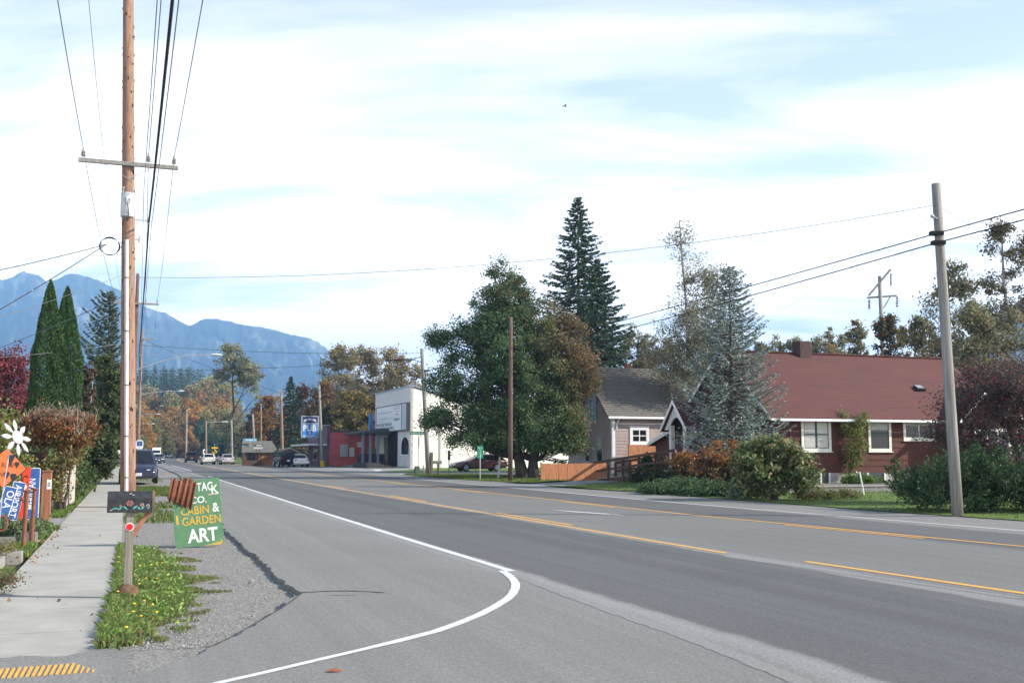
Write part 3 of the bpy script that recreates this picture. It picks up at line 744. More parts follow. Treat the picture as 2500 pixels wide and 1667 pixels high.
tr = b.build('transformer', mat('transformer_grey', (0.55, 0.58, 0.60), 0.4, 0.08, 4), pole, smooth=True)
b = MB(); b.tube([tc_ + Vector((0, 0, .30)), tc_ + Vector((0, 0, .335)), tc_ + Vector((0, 0, .35))], [.205, .205, .12], 20); b.build('lid', mat('transformer_lid', (0.66, 0.68, 0.69), 0.4), tr, smooth=True)
for x in (-.13, .13):
    b = MB(); insulator(b, tc_ + Vector((x, 0, .34)), 0.16, 0.035); b.build('bushing', CERAM, tr, smooth=True)
b = MB(); b.tube([tc_ + Vector((-.07, -.2, .16)), tc_ + Vector((-.06, -.24, .02)), tc_ + Vector((0, -.25, -.05)), tc_ + Vector((.06, -.24, .02)), tc_ + Vector((.07, -.2, .16))], .01, 6)
b.tube([tc_ + Vector((0, -.24, -.04)), tc_ + Vector((.03, -.22, -.2)), tc_ + Vector((.05, -.2, -.37))], .012, 6); b.build('lead_wire', WIRE, tr)
cd = [pax(z) + Vector((-0.045 - .004 * (z < 3), -(0.225 - .0045 * z) - 0.05, 0)) for z in (0.0, 2, 4, 6, 7.95)]
b = MB(); b.tube(cd, 0.058, 12); cdo = b.build('conduit', mat('white_conduit', (0.60, 0.565, 0.565), 0.4, 0.06, 3), pole, smooth=True)
for z in (0.9, 2.1, 3.6, 5.2, 6.8):
    b = MB(); c = pax(z) + Vector((-.045, -(0.225 - .0045 * z) - .05, 0)); b.tube([c + Vector((0, 0, -.02)), c + Vector((0, 0, .02))], .066, 12); b.build('strap', WIREG, cdo)
cc_ = pax(7.75) + Vector((-0.52, -.1, 0)); b = MB()
for k in range(4):
    b.tube([cc_ + Vector(((0.26 + .012 * k) * math.cos(t), .02 * k, (0.28 - .01 * k) * math.sin(t))) for t in np.linspace(0, 2 * math.pi, 22)], .008, 5, cap=False)
b.tube([cc_ + Vector((.25, 0, .1)), pax(7.9) + Vector((0, -.2, 0))], .01, 5); b.build('cable_coil', WIRE, pole)
for z, l_ in ((8.62, 0.62), (8.02, 0.36)):
    b = MB(); b.bar(pax(z) + Vector((.15, -.02, 0)), pax(z) + Vector((l_, -.02, 0)), .035, .035); b.tube([pax(z) + Vector((l_ - .03, -.02, -.09)), pax(z) + Vector((l_ - .03, -.02, .09))], .04, 8); b.build('bracket', STEEL, pole)

def arm_pole(name, label, n, s, h, zarm, r0, light=None, group='utility poles along the left side', arms=True, m=None, side_arm=None):
    base = R(n, s, -.05); root = thing(name, label, 'utility pole', base, A, group)
    b = MB(); b.tube([(0, 0, h * t) for t in (0, .25, .5, .75, 1)], [r0 * (1 - .38 * t) for t in (0, .25, .5, .75, 1)], 12); b.build('shaft', m or POLEW, root, smooth='all')
    if arms:
        b = MB(); b.bar((-1.4, -.18, zarm), (1.4, -.18, zarm), .1, .12); b.build('crossarm', POLEG, root)
        for x in INS:
            b = MB(); insulator(b, (x, -.18, zarm + .06), 0.26, 0.075); b.build('insulator', CERAM, root, smooth=True)
        for x in (-.7, .7):
            b = MB(); b.bar((x, -.18, zarm - .05), (0, -.18, zarm - .5), .04, .015); b.build('brace', STEEL, root)
    if light:
        z, L, dz = light
        b = MB(); b.tube([(0.1, -.1, z), (L * .35, -.1, z + dz * .55), (L * .7, -.1, z + dz * .95), (L, -.1, z + dz)], .035, 7); arm = b.build('light_arm', STEEL, root, smooth=True)
        b = MB(); b.ball((L + .32 * (1 if L > 0 else -1), -.1, z + dz + .02), .42, .17, .09, 12, 6); b.build('luminaire', mat('luminaire', (0.62, 0.63, 0.64), .35), root, smooth=True)
        b = MB(); b.tube([(0.1, -.1, z + 1.0), (L * .6, -.1, z + dz * .95 + .03)], .012, 5); b.build('stay_rod', STEEL, root)
    return root, base
def pt_local(base, x, y, z): return Vector(base) + Vector((x * ca - y * sa, x * sa + y * ca, z))
p2, B2 = arm_pole('utility_pole', 'brown utility pole with crossarm and long street light arm just behind the nearest pole', 0.30, 75.2, 13.6, 11.55, 0.17, (7.1, 4.9, 1.15), m=mat('pole_dark', (0.14, 0.09, 0.07), .9, .35, 8, .4, stretch=(3, 3, .2)))
p3, B3 = arm_pole('utility_pole', 'third utility pole up the left shoulder, its crossarm small beside the cliffs', 1.2, 128, 15.6, 14.5, 0.19, (8.2, 4.1, 0.45))
p4, B4 = arm_pole('utility_pole', 'fourth utility pole on the left, far off against orange trees', 1.0, 195, 13.5, 12.6, 0.17, (7.9, 3.6, 0.4))
p5, B5 = arm_pole('utility_pole', 'farthest utility pole on the left shoulder near the wood', 1.6, 262, 13, 12.2, 0.17, (7.9, 3.6, 0.4))

WG = 'overhead wires along the left poles'
def arm_pt(base, x, z): return pt_local(base, x, -.18, z)
nm = ['left', 'middle', 'right']
for i, x in enumerate(INS):
    p0 = pt_local(PB, *(arm_c + Vector((x, 0, 0.33))))
    back = p0 + R(0, -44) - R(0, 0)
    wire('power_line', 'thin %s conductor of the crossarm, running from overhead to the far poles' % nm[i],
         [back, p0, arm_pt(B2, x, 11.87), arm_pt(B3, x, 14.82), arm_pt(B4, x, 12.92), arm_pt(B5, x, 12.52)], 0.011, 0.55, WIREG, WG)
c0 = pt_local(PB, *(pax(8.62) + Vector((.59, -.02, -.05))))
wire('telephone_cable', 'thick black cable bundle hanging right of the nearest utility pole', [c0 + R(0, -40) - R(0, 0), c0, pt_local(B2, .25, -.1, 8.2), pt_local(B3, .25, -.1, 9.2), pt_local(B4, .2, -.1, 8.8)], 0.029, 0.5, WIRE, WG)
c1 = pt_local(PB, *(pax(8.02) + Vector((.33, -.02, 0))))
for k, (dx, dz, lab) in enumerate(((0.30, .45, 'slim wire strung just right of the thick black cable'), (0.06, 1.55, 'slim wire strung left of the thick black cable'))):
    q = c1 + Vector((dx, dx * .36, dz)); wire('power_line', lab, [q + R(0, -40) - R(0, 0), q, pt_local(B2, .3 + dx * .3, -.1, 9.3 + dz), pt_local(B3, .3, -.1, 10.4)], 0.010, 0.5, WIREG, WG)
w0 = R(-1.12, 33, 11.6)
wire('power_line', 'faint wire passing left of the nearest pole above the crossarm end', [R(-1.12, -10, 11.7), w0, pt_local(B2, -1.1, -.1, 12.6)], 0.007, 0.4, WIREG, WG)
# service drops to the houses on the left
cl = pt_local(PB, *(cc_ + Vector((-.1, 0, .05))))
for k, (px, py, d, lab) in enumerate(((-60, 672, 27, 'upper service wire sloping from the cable coil to the left'), (-60, 790, 26, 'lower service wire sloping from the cable coil to the left'))):
    wire('service_wire', lab, [cl, at(px, py, d)], 0.013, 0.25, WIRE, 'service drops on the left')
for (x0, y0, d0, x1, y1, d1, lab) in ((315, 716, 34, -60, 872, 40, 'pale service wire crossing in front of the clipped cedars'), (300, 838, 60, -40, 876, 50, 'low service wire over the red tree on the left'), (300, 670, 64, -60, 790, 44, 'faint service wire crossing the left mountain')):
    wire('service_wire', lab, [at(x0, y0, d0), at(x1, y1, d1)], 0.012, 0.25, WIREG, 'service drops on the left')

# right-hand poles
def plain_pole(label, base, top, r0, r1, m, group='bare poles along the right side', name='utility_pole'):
    root = thing(name, label, 'utility pole', base, 0, group); t = Vector(top) - Vector(base)
    b = MB(); b.tube([t * q for q in (0, .25, .5, .75, 1)], [r0 + (r1 - r0) * q for q in (0, .25, .5, .75, 1)], 14); b.build('shaft', m, root, smooth='all')
    return root
RB = G(2338, 1260); r1p = plain_pole('grey weathered pole standing at the road edge in front of the purple leaved tree', RB, at(2285, 449, RB.y + 0.1), 0.138, 0.112, POLEG)
for py, nm_ in ((570, 'upper'), (593, 'lower')):
    c = toloc(RB, at(2286 + (py - 570) * .2, py, RB.y), 0); b = MB(); b.obox(c, .16, .09, .05); b.build('cable_clamp', BLACK, r1p)
c = toloc(RB, at(2276, 528, RB.y - .1), 0); b = MB(); b.bar(c, c + Vector((.14, 0, -.06)), .03, .03); b.ball(c, .05); b.build('wire_hook', STEEL, r1p)
R2B = G(1246, 1174); plain_pole('dark brown pole rising in front of the big maple', R2B, at(1247, 774, R2B.y), 0.135, 0.10, mat('pole_dark', (0.14, 0.09, 0.07), .9, .35, 8, .4, stretch=(3, 3, .2)))
R3B = G(1046, 1160); r3p = plain_pole('leaning grey pole with a dark street light arm left of the maple', R3B, at(1030, 851, R3B.y), 0.17, 0.12, POLEG)
q0 = toloc(R3B, at(1034, 886, R3B.y), 0); q1 = toloc(R3B, at(1004, 877, R3B.y), 0); q2 = toloc(R3B, at(962, 880, R3B.y), 0)
b = MB(); b.tube([q0, q1, q2], .03, 6); b.build('light_arm', WIRE, r3p)
b = MB(); b.ball((q2 + q1) / 2 + Vector((-.35, 0, 0)), .52, .2, .06, 12, 6); b.build('luminaire', mat('dark_luminaire', (0.06, 0.035, 0.03), .5), r3p, smooth=True)
b = MB(); b.obox(toloc(R3B, at(1041, 905, R3B.y), 0), .22, .1, .06); b.build('cable_clamp', BLACK, r3p)
R4B = G(787, 1139); r4p = plain_pole('grey pole with a yellow guard at its foot beside the blue pub sign', R4B, at(779, 940, R4B.y), 0.19, 0.13, POLEG)
b = MB(); tt = toloc(R4B, at(779, 940, R4B.y), 0); b.tube([(0, 0, 0), tt * 0.075], .24, 10); b.build('pole_guard', SIGNY, r4p)
b = MB(); b.obox(tt * .83, .3, .1, .08); b.build('cable_clamp', BLACK, r4p)
far = [(690, 1138, 686, 955, .2, 'pale far pole rising above the parked black car'), (623, 1135, 617, 1011, .17, 'slim far pole in front of the low brown building'), (637, 1128, 637, 985, .18, 'reddish far pole behind the low brown building'),
       (567, 1133, 565, 1025, .17, 'far pole right of the yellow arrow sign'), (503, 1131, 503, 1028, .17, 'far pole just left of the pale cars with a small street light'), (454, 1118, 456, 1000, .2, 'faint farthest pole in front of the orange trees')]
for (bx, by, tx, ty, r, lab) in far:
    g = G(bx, by) if by > 1126 else at(bx, by, 200); g.z = max(g.z, -.1); o = plain_pole(lab, g, at(tx, ty, g.y), r, r * .7, POLEW if 'reddish' in lab or 'pale' in lab else POLEG)
    if 'street light' in lab:
        t = toloc(g, at(tx, ty + 3, g.y), 0); b = MB(); b.tube([t, t + Vector((2.4, 0, .1))], .06, 5); b.build('light_arm', STEEL, o); b = MB(); b.ball(t + Vector((2.8, 0, .1)), .5, .2, .1); b.build('luminaire', WHITE, o)
RG = 'black cables between the right poles'
for py, p2y, zz, lab in ((570, 850, 0, 'upper black cable clamped to the grey roadside pole'), (593, 874, 0, 'lower black cable clamped to the grey roadside pole')):
    a_ = at(2286, py, RB.y - .12); wire('cable', lab, [a_ + R(0, -25, .35) - R(0, 0), a_, at(1247, p2y, R2B.y - .15), at(1040, 905 if py == 570 else 915, R3B.y)], 0.017, 0.12, WIRE, RG)
tp = at(2288, 500, RB.y)
wire('service_wire', 'long thin wire crossing the sky from the left pole to the grey roadside pole', [pt_local(PB, *(pax(6.85) + Vector((.2, -.1, 0)))), tp], 0.008, 0.95, WIREG, 'thin wires across the highway', n=30)
wire('service_wire', 'thin wire dropping right from the top of the grey roadside pole', [tp, at(2440, 590, 40)], 0.007, 0.1, WIREG, 'thin wires across the highway')
wire('service_wire', 'very faint wire sloping down left from the hook on the grey roadside pole', [at(2276, 528, RB.y), at(1900, 760, 60)], 0.005, 0.1, WIREG, 'thin wires across the highway')
for (x0, y0, d0, x1, y1, d1, lab) in ((338, 842, 72, 1032, 862, R3B.y, 'wire crossing the road above the far street lights'), (338, 905, 72, 1032, 872, R3B.y, 'second wire crossing the road below the street light arm'), (338, 1060, 74, 1034, 880, R3B.y, 'low wire crossing the road in front of the wood'),
                                     (343, 826, 121, 686, 960, 124, 'far wire crossing toward the pale pole above the parked cars'), (686, 962, 124, 1032, 868, R3B.y, 'far wire strung between the pale pole and the leaning grey pole')):
    wire('service_wire', lab, [at(x0, y0, d0), at(x1, y1, d1)], 0.014 if d0 < 100 else .02, 0.5, WIRE, 'thin wires across the highway', n=26)

# ------------------------------------------------------------------ mailbox and hand painted sign
MBp = G(310, 1458, -.03); mbx = thing('mailbox', 'black mailbox painted with flowers on a wooden post beside the sidewalk', 'mailbox', MBp, A)
b = MB(); b.box(-.043, -.043, -.05, .043, .043, .93); b.build('post', mat('weathered_post', (0.25, 0.22, 0.185), .9, .28, 9, .5, stretch=(3, 3, .25)), mbx, bevel=.006)
def arch(x, w, h0, r, n=12): return [(x, -w, 0)] + [(x, -w * math.cos(math.pi * i / n), h0 + r * math.sin(math.pi * i / n)) for i in range(n + 1)] + [(x, w, 0)]
Z0 = .93
b = MB(); b.prism([(p[0], p[1], p[2] + Z0) for p in arch(-.24, .085, .135, .095)], (.47, 0, 0))
BM = mat('mailbox_paint', (0.013, 0.014, 0.018), 0.6, 0.5, 18, .25, col2=(0.05, 0.053, 0.06), amount=0.6)
bo = b.build('box', BM, mbx, bevel=.004)
b = MB(); b.prism([(p[0], p[1] * 1.06, p[2] * 1.03 + Z0 - .003) for p in arch(.225, .085, .135, .095)], (.028, 0, 0)); b.build('door', mat('rusty_door', (0.22, 0.13, 0.08), .7, .4, 12, col2=(0.05, 0.05, 0.055)), mbx, bevel=.003)
PK, TQ, PL = mat('painted_pink', (0.35, 0.15, 0.14), .7, .3, 30), mat('painted_turquoise', (0.10, 0.36, 0.33), .7, .3, 30), mat('painted_pale', (0.42, 0.32, 0.30), .7, .3, 30)
yy = -.0865
def blob(cx, cz, rx, rz, rot=0, nm='painted_leaf', m=None, n=10, also=()):
    b = MB()
    for cx, cz, rx, rz, rot in [(cx, cz, rx, rz, rot)] + list(also):
        b.face(*[(cx + rx * math.cos(t) * math.cos(rot) - rz * math.sin(t) * math.sin(rot), yy, Z0 + cz + rx * math.cos(t) * math.sin(rot) + rz * math.sin(t) * math.cos(rot)) for t in [2 * math.pi * k / n for k in range(n)]])
    b.build(nm, m, bo)
blob(-.005, .10, .03, .026, 0, 'painted_bloom', PK, also=[(-.005 + .024 * math.cos(k), .10 + .018 * math.sin(k * 1.0), .018, .014, k) for k in range(6)])
blob(-.105, .075, .012, .014, 0, 'painted_bud', PK); blob(.12, .075, .012, .018, 0, 'painted_bud', PK)
for (x, z, l_, r_2) in ((-.16, .045, .024, .3), (-.10, .05, .026, .9), (-.05, .05, .030, 2.4), (.05, .055, .032, .6), (.13, .05, .022, .8), (.19, .05, .020, 1.0), (-.13, .04, .02, 2.3), (.09, .045, .018, 2.4)): blob(x, z, l_, .009, r_2, 'painted_leaf', TQ)
for (x, z, r_2) in ((.11, .085, 1.2), (.135, .085, 1.9), (.175, .075, 1.2), (.195, .075, 1.9), (-.195, .03, .5), (.0, .205, .3), (.03, .19, .2)): blob(x, z, .018, .006, r_2, 'painted_stroke', PL)
b = MB(); b.bar((.03, 0, .66), (.20, 0, .93), .045, .06, up=(0, 1, 0)); b.build('brace', mat('cedar_brace', (0.34, 0.15, 0.09), .8, .2, 7), mbx)
b = MB(); b.tube([(0, -.044, .77), (0, -.052, .77)], .046, 18); rf = b.build('reflector', WHITE, mbx)
b = MB(); b.tube([(0, -.052, .77), (0, -.057, .77)], .037, 18); b.build('lens', mat('reflector_red', (0.62, 0.02, 0.02), .3), rf)
b = MB(); b.tube([(0, 0, -.06), (0, 0, .02), (0, 0, .10), (0, 0, .15)], [.17, .15, .11, .05], 14); b.build('soil_mound', mat('soil', (0.15, 0.085, 0.05), .95, .35, 16, .8), mbx, smooth=True)

SB = G(490, 1334, -.04); sg = thing('board_sign', 'leaning green board sign painted in white and yellow with a rusty corrugated patch', 'sign', SB, A)
sg.rotation_euler = (-math.radians(9), -math.radians(5.2), A)
GB = mat('painted_board', (0.115, 0.235, 0.125), .8, .22, 6, .2, col2=(0.07, 0.165, 0.085), detail=9)
b = MB(); b.prism([(-.41, 0, .02), (.36, 0, 0), (.395, 0, .03), (.39, 0, 1.15), (-.41, 0, 1.15)], (0, .02, 0)); bd = b.build('board', GB, sg, bevel=.003)
YB = mat('painted_yellow', (0.52, 0.36, 0.06), .75, .2, 14, col2=(0.42, 0.28, 0.05)); WB = mat('painted_white', (0.66, 0.67, 0.64), .75, .1, 26, col2=(0.45, 0.5, 0.45), amount=.75, detail=8)
b = MB(); b.m = 0; X, Zd = (1, 0, 0), (0, 0, 1)
def tl(t, u, v, h, w, bold=.02): letters(b, t, (u, -.004, 1.15 * (1 - v)), X, Zd, h, w, bold)
tl('TAC', .135, .115, .15, .27); tl('K', .305, .165, .15, .12); tl('CO.', .02, .305, .12, .27); tl('&', .296, .44, .16, .115); tl('ART', .047, .83, .235, .5, .03)
b.m = 1; tl('CABIN', -.054, .455, .145, .47); tl('GARDEN', .045, .61, .145, .645)
b.face((.05, -.0035, .012), (.34, -.0035, .003), (.37, -.0035, .03), (.365, -.0035, .10), (.33, -.0035, .05), (.2, -.0035, .03))
b.face((-.374, -.0035, .42), (-.33, -.0035, .40), (-.335, -.0035, .56), (-.374, -.0035, .58))
b.m = 0; b.face((.19, -.0035, .86), (.36, -.0035, .872), (.36, -.0035, .888), (.19, -.0035, .876)); b.m = 2; b.face((.19, -.0042, .862), (.30, -.0042, .868), (.30, -.0042, .875), (.19, -.0042, .869))
b.build('lettering', [WB, YB, mat('painted_red', (0.55, 0.05, 0.04), .7)], bd)
b = MB(); ns = 60; wv, hv = .43, .37; rot = Matrix.Rotation(math.radians(15), 3, 'Y')
top_, bot_ = [], []
for i in range(ns + 1):
    u = -wv / 2 + wv * i / ns; d = -.035 - .016 * math.cos(i / ns * 2 * math.pi * 5)
    jag = .02 * math.sin(i * .9) + (.05 if i > 26 else 0) - (.05 if i > 50 else 0)
    c = Vector((-.245, 0, .97)); top_.append(c + rot @ Vector((u, d, hv / 2 + jag))); bot_.append(c + rot @ Vector((u, d, -hv / 2 + .03 * math.sin(i * .5 + 1) - .0015 * i)))
b.strip(bot_, top_); cp_ = b.build('corrugated_patch', mat('rusty_corrugated', (0.24, 0.085, 0.04), .75, .45, 11, .25, col2=(0.085, 0.035, 0.025)), sg, smooth='all')
so = cp_.modifiers.new('solid', 'SOLIDIFY'); so.thickness = .003
b = MB(); b.bar((-.3, .03, 1.0), (-.3, .52, -.14), .05, .025); b.bar((.3, .03, 1.0), (.3, .52, -.14), .05, .025); b.build('prop_leg', POLEG, sg)

# ------------------------------------------------------------------ garden of scrap signs on the left
def rrect(w, h, r, y=0.0, n=5):
    p = []
    for cx, cz, a0_ in ((w / 2 - r, r, -90), (w / 2 - r, h - r, 0), (-w / 2 + r, h - r, 90), (-w / 2 + r, r, 180)):
        for k in range(n + 1):
            t = math.radians(a0_ + 90 * k / n); p.append((cx + r * math.cos(t), y, cz + r * math.sin(t)))
    return p
def plate(name, label, c, w, h, roll, m, border=None, bw=.018, r=.03, cat='sign', group=None, lean=-8):
    o = thing(name, label, cat, c, A, group); o.rotation_euler = (math.radians(lean), math.radians(roll), A)
    b = MB(); b.prism(rrect(w, h, r), (0, .006, 0)); bd = b.build('panel', border or m, o)
    if border:
        b = MB(); b.face(*[(x, -.0025, z + bw) for x, y, z in rrect(w - 2 * bw, h - 2 * bw, max(.004, r - bw))]); b.build('face', m, bd)
    return o, bd
SD = 22.0
GS = 'salvaged road signs in the garden'
rt90, lf90 = ((0, 0, -1), (1, 0, 0)), ((0, 0, 1), (-1, 0, 0))
o, bd = plate('road_sign', 'upright blue road sign with white border, standing behind two rusty pipes', at(74, 1268, SD), .30, 1.05, 0, SIGNB, WHITE, .014, .04, group=GS, lean=-4)
b = MB(); letters(b, 'MERIDIAN', (-.01, -.005, .52), (0, 0, 1), (-1, 0, 0), .15, .62, .006); b.build('lettering', WHITE, bd)
o, bd = plate('road_sign', 'tall red orange panel with black scrolls beside the upright blue sign', at(50, 1270, SD - .1), .15, 1.08, 4, mat('sign_red', (0.66, 0.06, 0.02), .5, .1, 4), group=GS, lean=-4)
b = MB()
for k in range(3):
    c = Vector((0, -.008, .45 + .19 * k)); b.tube([c + Vector((.05 * math.cos(t), 0, .075 * math.sin(t))) for t in np.linspace(0.6, 5.6, 14)], .007, 5)
b.build('scrollwork', INK, bd)
o, bd = plate('road_sign', 'tilted blue road sign reading downward, leaning by the red panel', at(27, 1270, SD - .35), .235, .78, 9, SIGNB, WHITE, .014, .02, group=GS)
b = MB(); letters(b, 'AIRPORT', (.0, -.005, .39), (0, 0, -1), (1, 0, 0), .13, .66, .006); b.build('lettering', WHITE, bd)
o, bd = plate('road_sign', 'blue road sign at the left picture edge, tilted below the orange diamond', at(4, 1262, SD - .55), .24, .62, 14, SIGNB, WHITE, .014, .02, group=GS)
b = MB(); letters(b, 'OLA', (.02, -.005, .36), (0, 0, -1), (1, 0, 0), .14, .36, .006); b.build('lettering', WHITE, bd)
o, bd = plate('road_sign', 'white pointed panel showing between the orange diamond and the blue signs', at(36, 1204, SD - .25), .20, .25, 38, WHITE, group=GS)
dc = at(6, 1193, SD - .9); o = thing('road_sign', 'orange diamond construction sign painted with black drops', 'sign', dc, A, GS); o.rotation_euler = (math.radians(-8), math.radians(3), A)
ORG = mat('sign_orange', (0.66, 0.165, 0.05), .6, .15, 4)
hd = .41
def dia(k, y): return [(0, y, hd - k), (k, y, hd), (0, y, hd + k), (-k, y, hd)]
b = MB(); b.prism(dia(hd, 0), (0, .006, 0)); bd = b.build('panel', INK, o, bevel=0.0)
b = MB(); b.face(*dia(hd - .022, -.003)); b.build('face', ORG, bd)
b = MB(); letters(b, 'RUMP', (.055, -.006, .47), X, Zd, .095, .24, .004); letters(b, 'ING', (-.035, -.006, .285), X, Zd, .10, .17, .004)
b.build('lettering', mat('faded_ink', (0.16, 0.05, 0.02), .6), bd)
for (u, v, k) in ((.09, .60, 1.2), (.21, .49, .8), (.05, .28, .9), (.17, .24, 1.1)):
    b = MB(); b.face(*[(u + k * x, -.009, v + k * z) for x, z in ((0, -.10), (.03, -.04), (.055, .03), (.04, .06), (-.04, .06), (-.055, .03), (-.03, -.04))]); b.build('painted_drop', INK, bd)


for (px, py, tpy, lab) in ((56, 1344, 1200, 'nearer rusty pipe post with a flange cap at the sidewalk edge'), (76, 1327, 1195, 'farther rusty pipe post with a flange cap at the sidewalk edge')):
    g = G(px, py, -.03); o = thing('pipe_post', lab, 'post', g, 0, 'rusty pipe posts'); h = at(px, tpy, g.y).z - g.z
    b = MB(); b.tube([(0, 0, -.1), (.02, 0, h)], .034, 12); b.build('pipe', RUST, o, smooth=True)
    b = MB(); b.tube([(.02, 0, h), (.02, 0, h + .022), (.02, 0, h + .03)], [.062, .066, .05], 14); b.build('flange', RUST, o, smooth=True)
g = G(110, 1278, -.05); o = thing('gate_post', 'square brown wooden post with a small white number plate', 'post', g, A)
b = MB(); b.box(-.10, -.10, 0, .10, .10, 1.17); b.box(-.115, -.115, 1.17, .115, .115, 1.20); b.build('post', mat('brown_post', (0.30, 0.135, 0.075), .85, .25, 6, .3, stretch=(3, 3, .3)), o, bevel=.006)
b = MB(); b.box(.005, -.108, .78, .105, -.101, 1.0); np_ = b.build('number_plate', WHITE, o)
b = MB(); letters(b, '12', (.055, -.112, .89), X, Zd, .09, .05, .03); b.build('number', INK, np_)

# white metal flower on a rod
dz = at(41, 1068, 15.0); fo = thing('metal_flower', 'white metal daisy with long petals on a thin bent rod', 'garden ornament', (dz.x, dz.y, 0), A + .45)
c = Vector((0, 0, dz.z)); tilt = Matrix.Rotation(math.radians(-20), 3, 'X') @ Matrix.Rotation(math.radians(25), 3, 'Z')
WM = mat('white_metal', (0.56, 0.555, 0.55), .4, .1, 9)
b = MB()
v = [c + tilt @ Vector((0.1 * r_ * math.cos(t), -.03 * (1 - r_ * r_) - .012, 0.1 * r_ * math.sin(t))) for r_ in (0.001, .4, .75, 1) for t in [2 * math.pi * k / 20 for k in range(20)]]
b.add(v, [(j * 20 + k, j * 20 + (k + 1) % 20, (j + 1) * 20 + (k + 1) % 20, (j + 1) * 20 + k) for j in range(3) for k in range(20)])
ds = b.build('disc', WM, fo, smooth='all'); ds.modifiers.new('solid', 'SOLIDIFY').thickness = .004
for k in range(8):
    t = 2 * math.pi * k / 8 + .05; b = MB(); u = Vector((math.cos(t), 0, math.sin(t))); w = Vector((-math.sin(t), 0, math.cos(t))); rows = []
    for i in range(9):
        q = i / 8; wd_ = .037 * math.sin(math.pi * min(1, q * .93 + .05)) ** .8; p = u * (.10 + .165 * q); rows.append([c + tilt @ (p + w * (wd_ * s_) + Vector((0, -.012 * (1 - s_ * s_) + .015 * q * q, 0))) for s_ in (-1, -.4, .4, 1)])
    b.add([p for r_ in rows for p in r_], [(i * 4 + j, i * 4 + j + 1, (i + 1) * 4 + j + 1, (i + 1) * 4 + j) for i in range(8) for j in range(3)])
    b.build('petal', WM, fo, smooth='all').modifiers.new('solid', 'SOLIDIFY').thickness = .003
b = MB(); b.tube([c + Vector((-.06, .02, -.03)), c + Vector((-.10, .02, -.35)), c + Vector((-.15, .02, -.8)), Vector((-.22, .0, -.05))], .008, 6); b.build('rod', STEEL, fo)
# wheel-like scrap and a rod ornament at the left edge
o = thing('scrap_ornament', 'rusty iron rod with a little bird shaped figure in the planting', 'garden ornament', at(36, 1285, 19.5), A); o.location.z = 0
b = MB(); b.tube([(0, 0, -.1), (.06, 0, .5), (.14, 0, 1.02)], .007, 6); b.build('rod', RUST, o)
b = MB(); b.ball((.10, 0, .72), .05, .03, .035); b.ball((.155, 0, .75), .025, .02, .02); b.bar((.05, 0, .71), (-.02, 0, .76), .03, .01); b.build('figure', RUST, o, smooth=True)
o = thing('iron_hoop', 'rusty iron hoop lying in the planting at the left edge', 'garden ornament', at(4, 1262, 18), A); o.location.z = .38
b = MB(); b.tube([(.09 * math.cos(t), .02 * math.sin(t), .12 * math.sin(t)) for t in np.linspace(0, 6.2832, 22)], .018, 7, cap=False); b.build('hoop', RUST, o, smooth=True)
# stones and low kerbs of the raised bed
STN = mat('garden_stone', (0.17, 0.16, 0.14), .95, .25, 7, .5)
def stone(px, py, w, d, h, lab, rz=A):
    g = G(px, py, -.03); b = MB(); b.box(-w / 2, -d / 2, -.08, w / 2, d / 2, h); o = b.build('garden_stone', STN, bevel=min(w, h) * .16); o.location = g; o.rotation_euler = (0, 0, rz + rnd.uniform(-.06, .06)); return tag(o, lab, 'stone', 'stones of the raised bed')
stone(22, 1296, .22, .16, .26, 'rounded grey stone standing below the tilted blue sign')
stone(17, 1327, .34, .25, .12, 'flat grey block on the bed edge at the left picture border')
stone(70, 1326, .28, .25, .20, 'grey block behind the two rusty pipes')
stone(92, 1300, .26, .5, .20, 'grey block at the foot of the brown wooden post')
b = MB(); b.box(-1.95, 12.6, -.14, -1.66, 17.9, .015); o = b.build('garden_kerb', CONC, bevel=.012); in_frame(tag(o, 'low concrete kerb of the raised bed along the sidewalk', 'kerb'))
b = MB(); b.box(-6.5, 17.95, -.14, -1.44, 18.25, .06); o = b.build('garden_kerb', CONC, bevel=.012); in_frame(tag(o, 'low concrete kerb behind the rusty pipes across the bed', 'kerb'))
b = MB(); b.face((-9, 12.5, -.02), (-1.8, 12.5, -.02), (-1.8, 26, -.02), (-9, 26, -.02)); in_frame(struct(b, 'garden_bed', mat('bed_soil', (0.16, 0.145, 0.12), .95, .3, 6, .8)))
b = MB(); b.face((-2.6, 25.5, -.028), (-1.34, 25.5, -.028), (-1.34, 31, -.028), (-2.6, 31, -.028)); in_frame(struct(b, 'gate_path', ASPH2))
# caution strip at the end of the sidewalk
b = MB()
for i in range(17):
    px = -8 + i * 14.6; g0 = Vector(G(px, 1655 - i * 1.0, -.016)); g1 = Vector(G(px + 13, 1632 - i * 1.15, -.016)); k = 1.0 if i < 13 else (.8 - (i - 13) * .2)
    b.bar(g0, g0.lerp(g1, k), .020 * (1 if i < 14 else .6), .006)
tag(b.build('caution_strip', paint('yellow_strip', (0.70, 0.38, 0.06), .62)), 'row of worn yellow warning bars across the sidewalk end', 'caution strip')

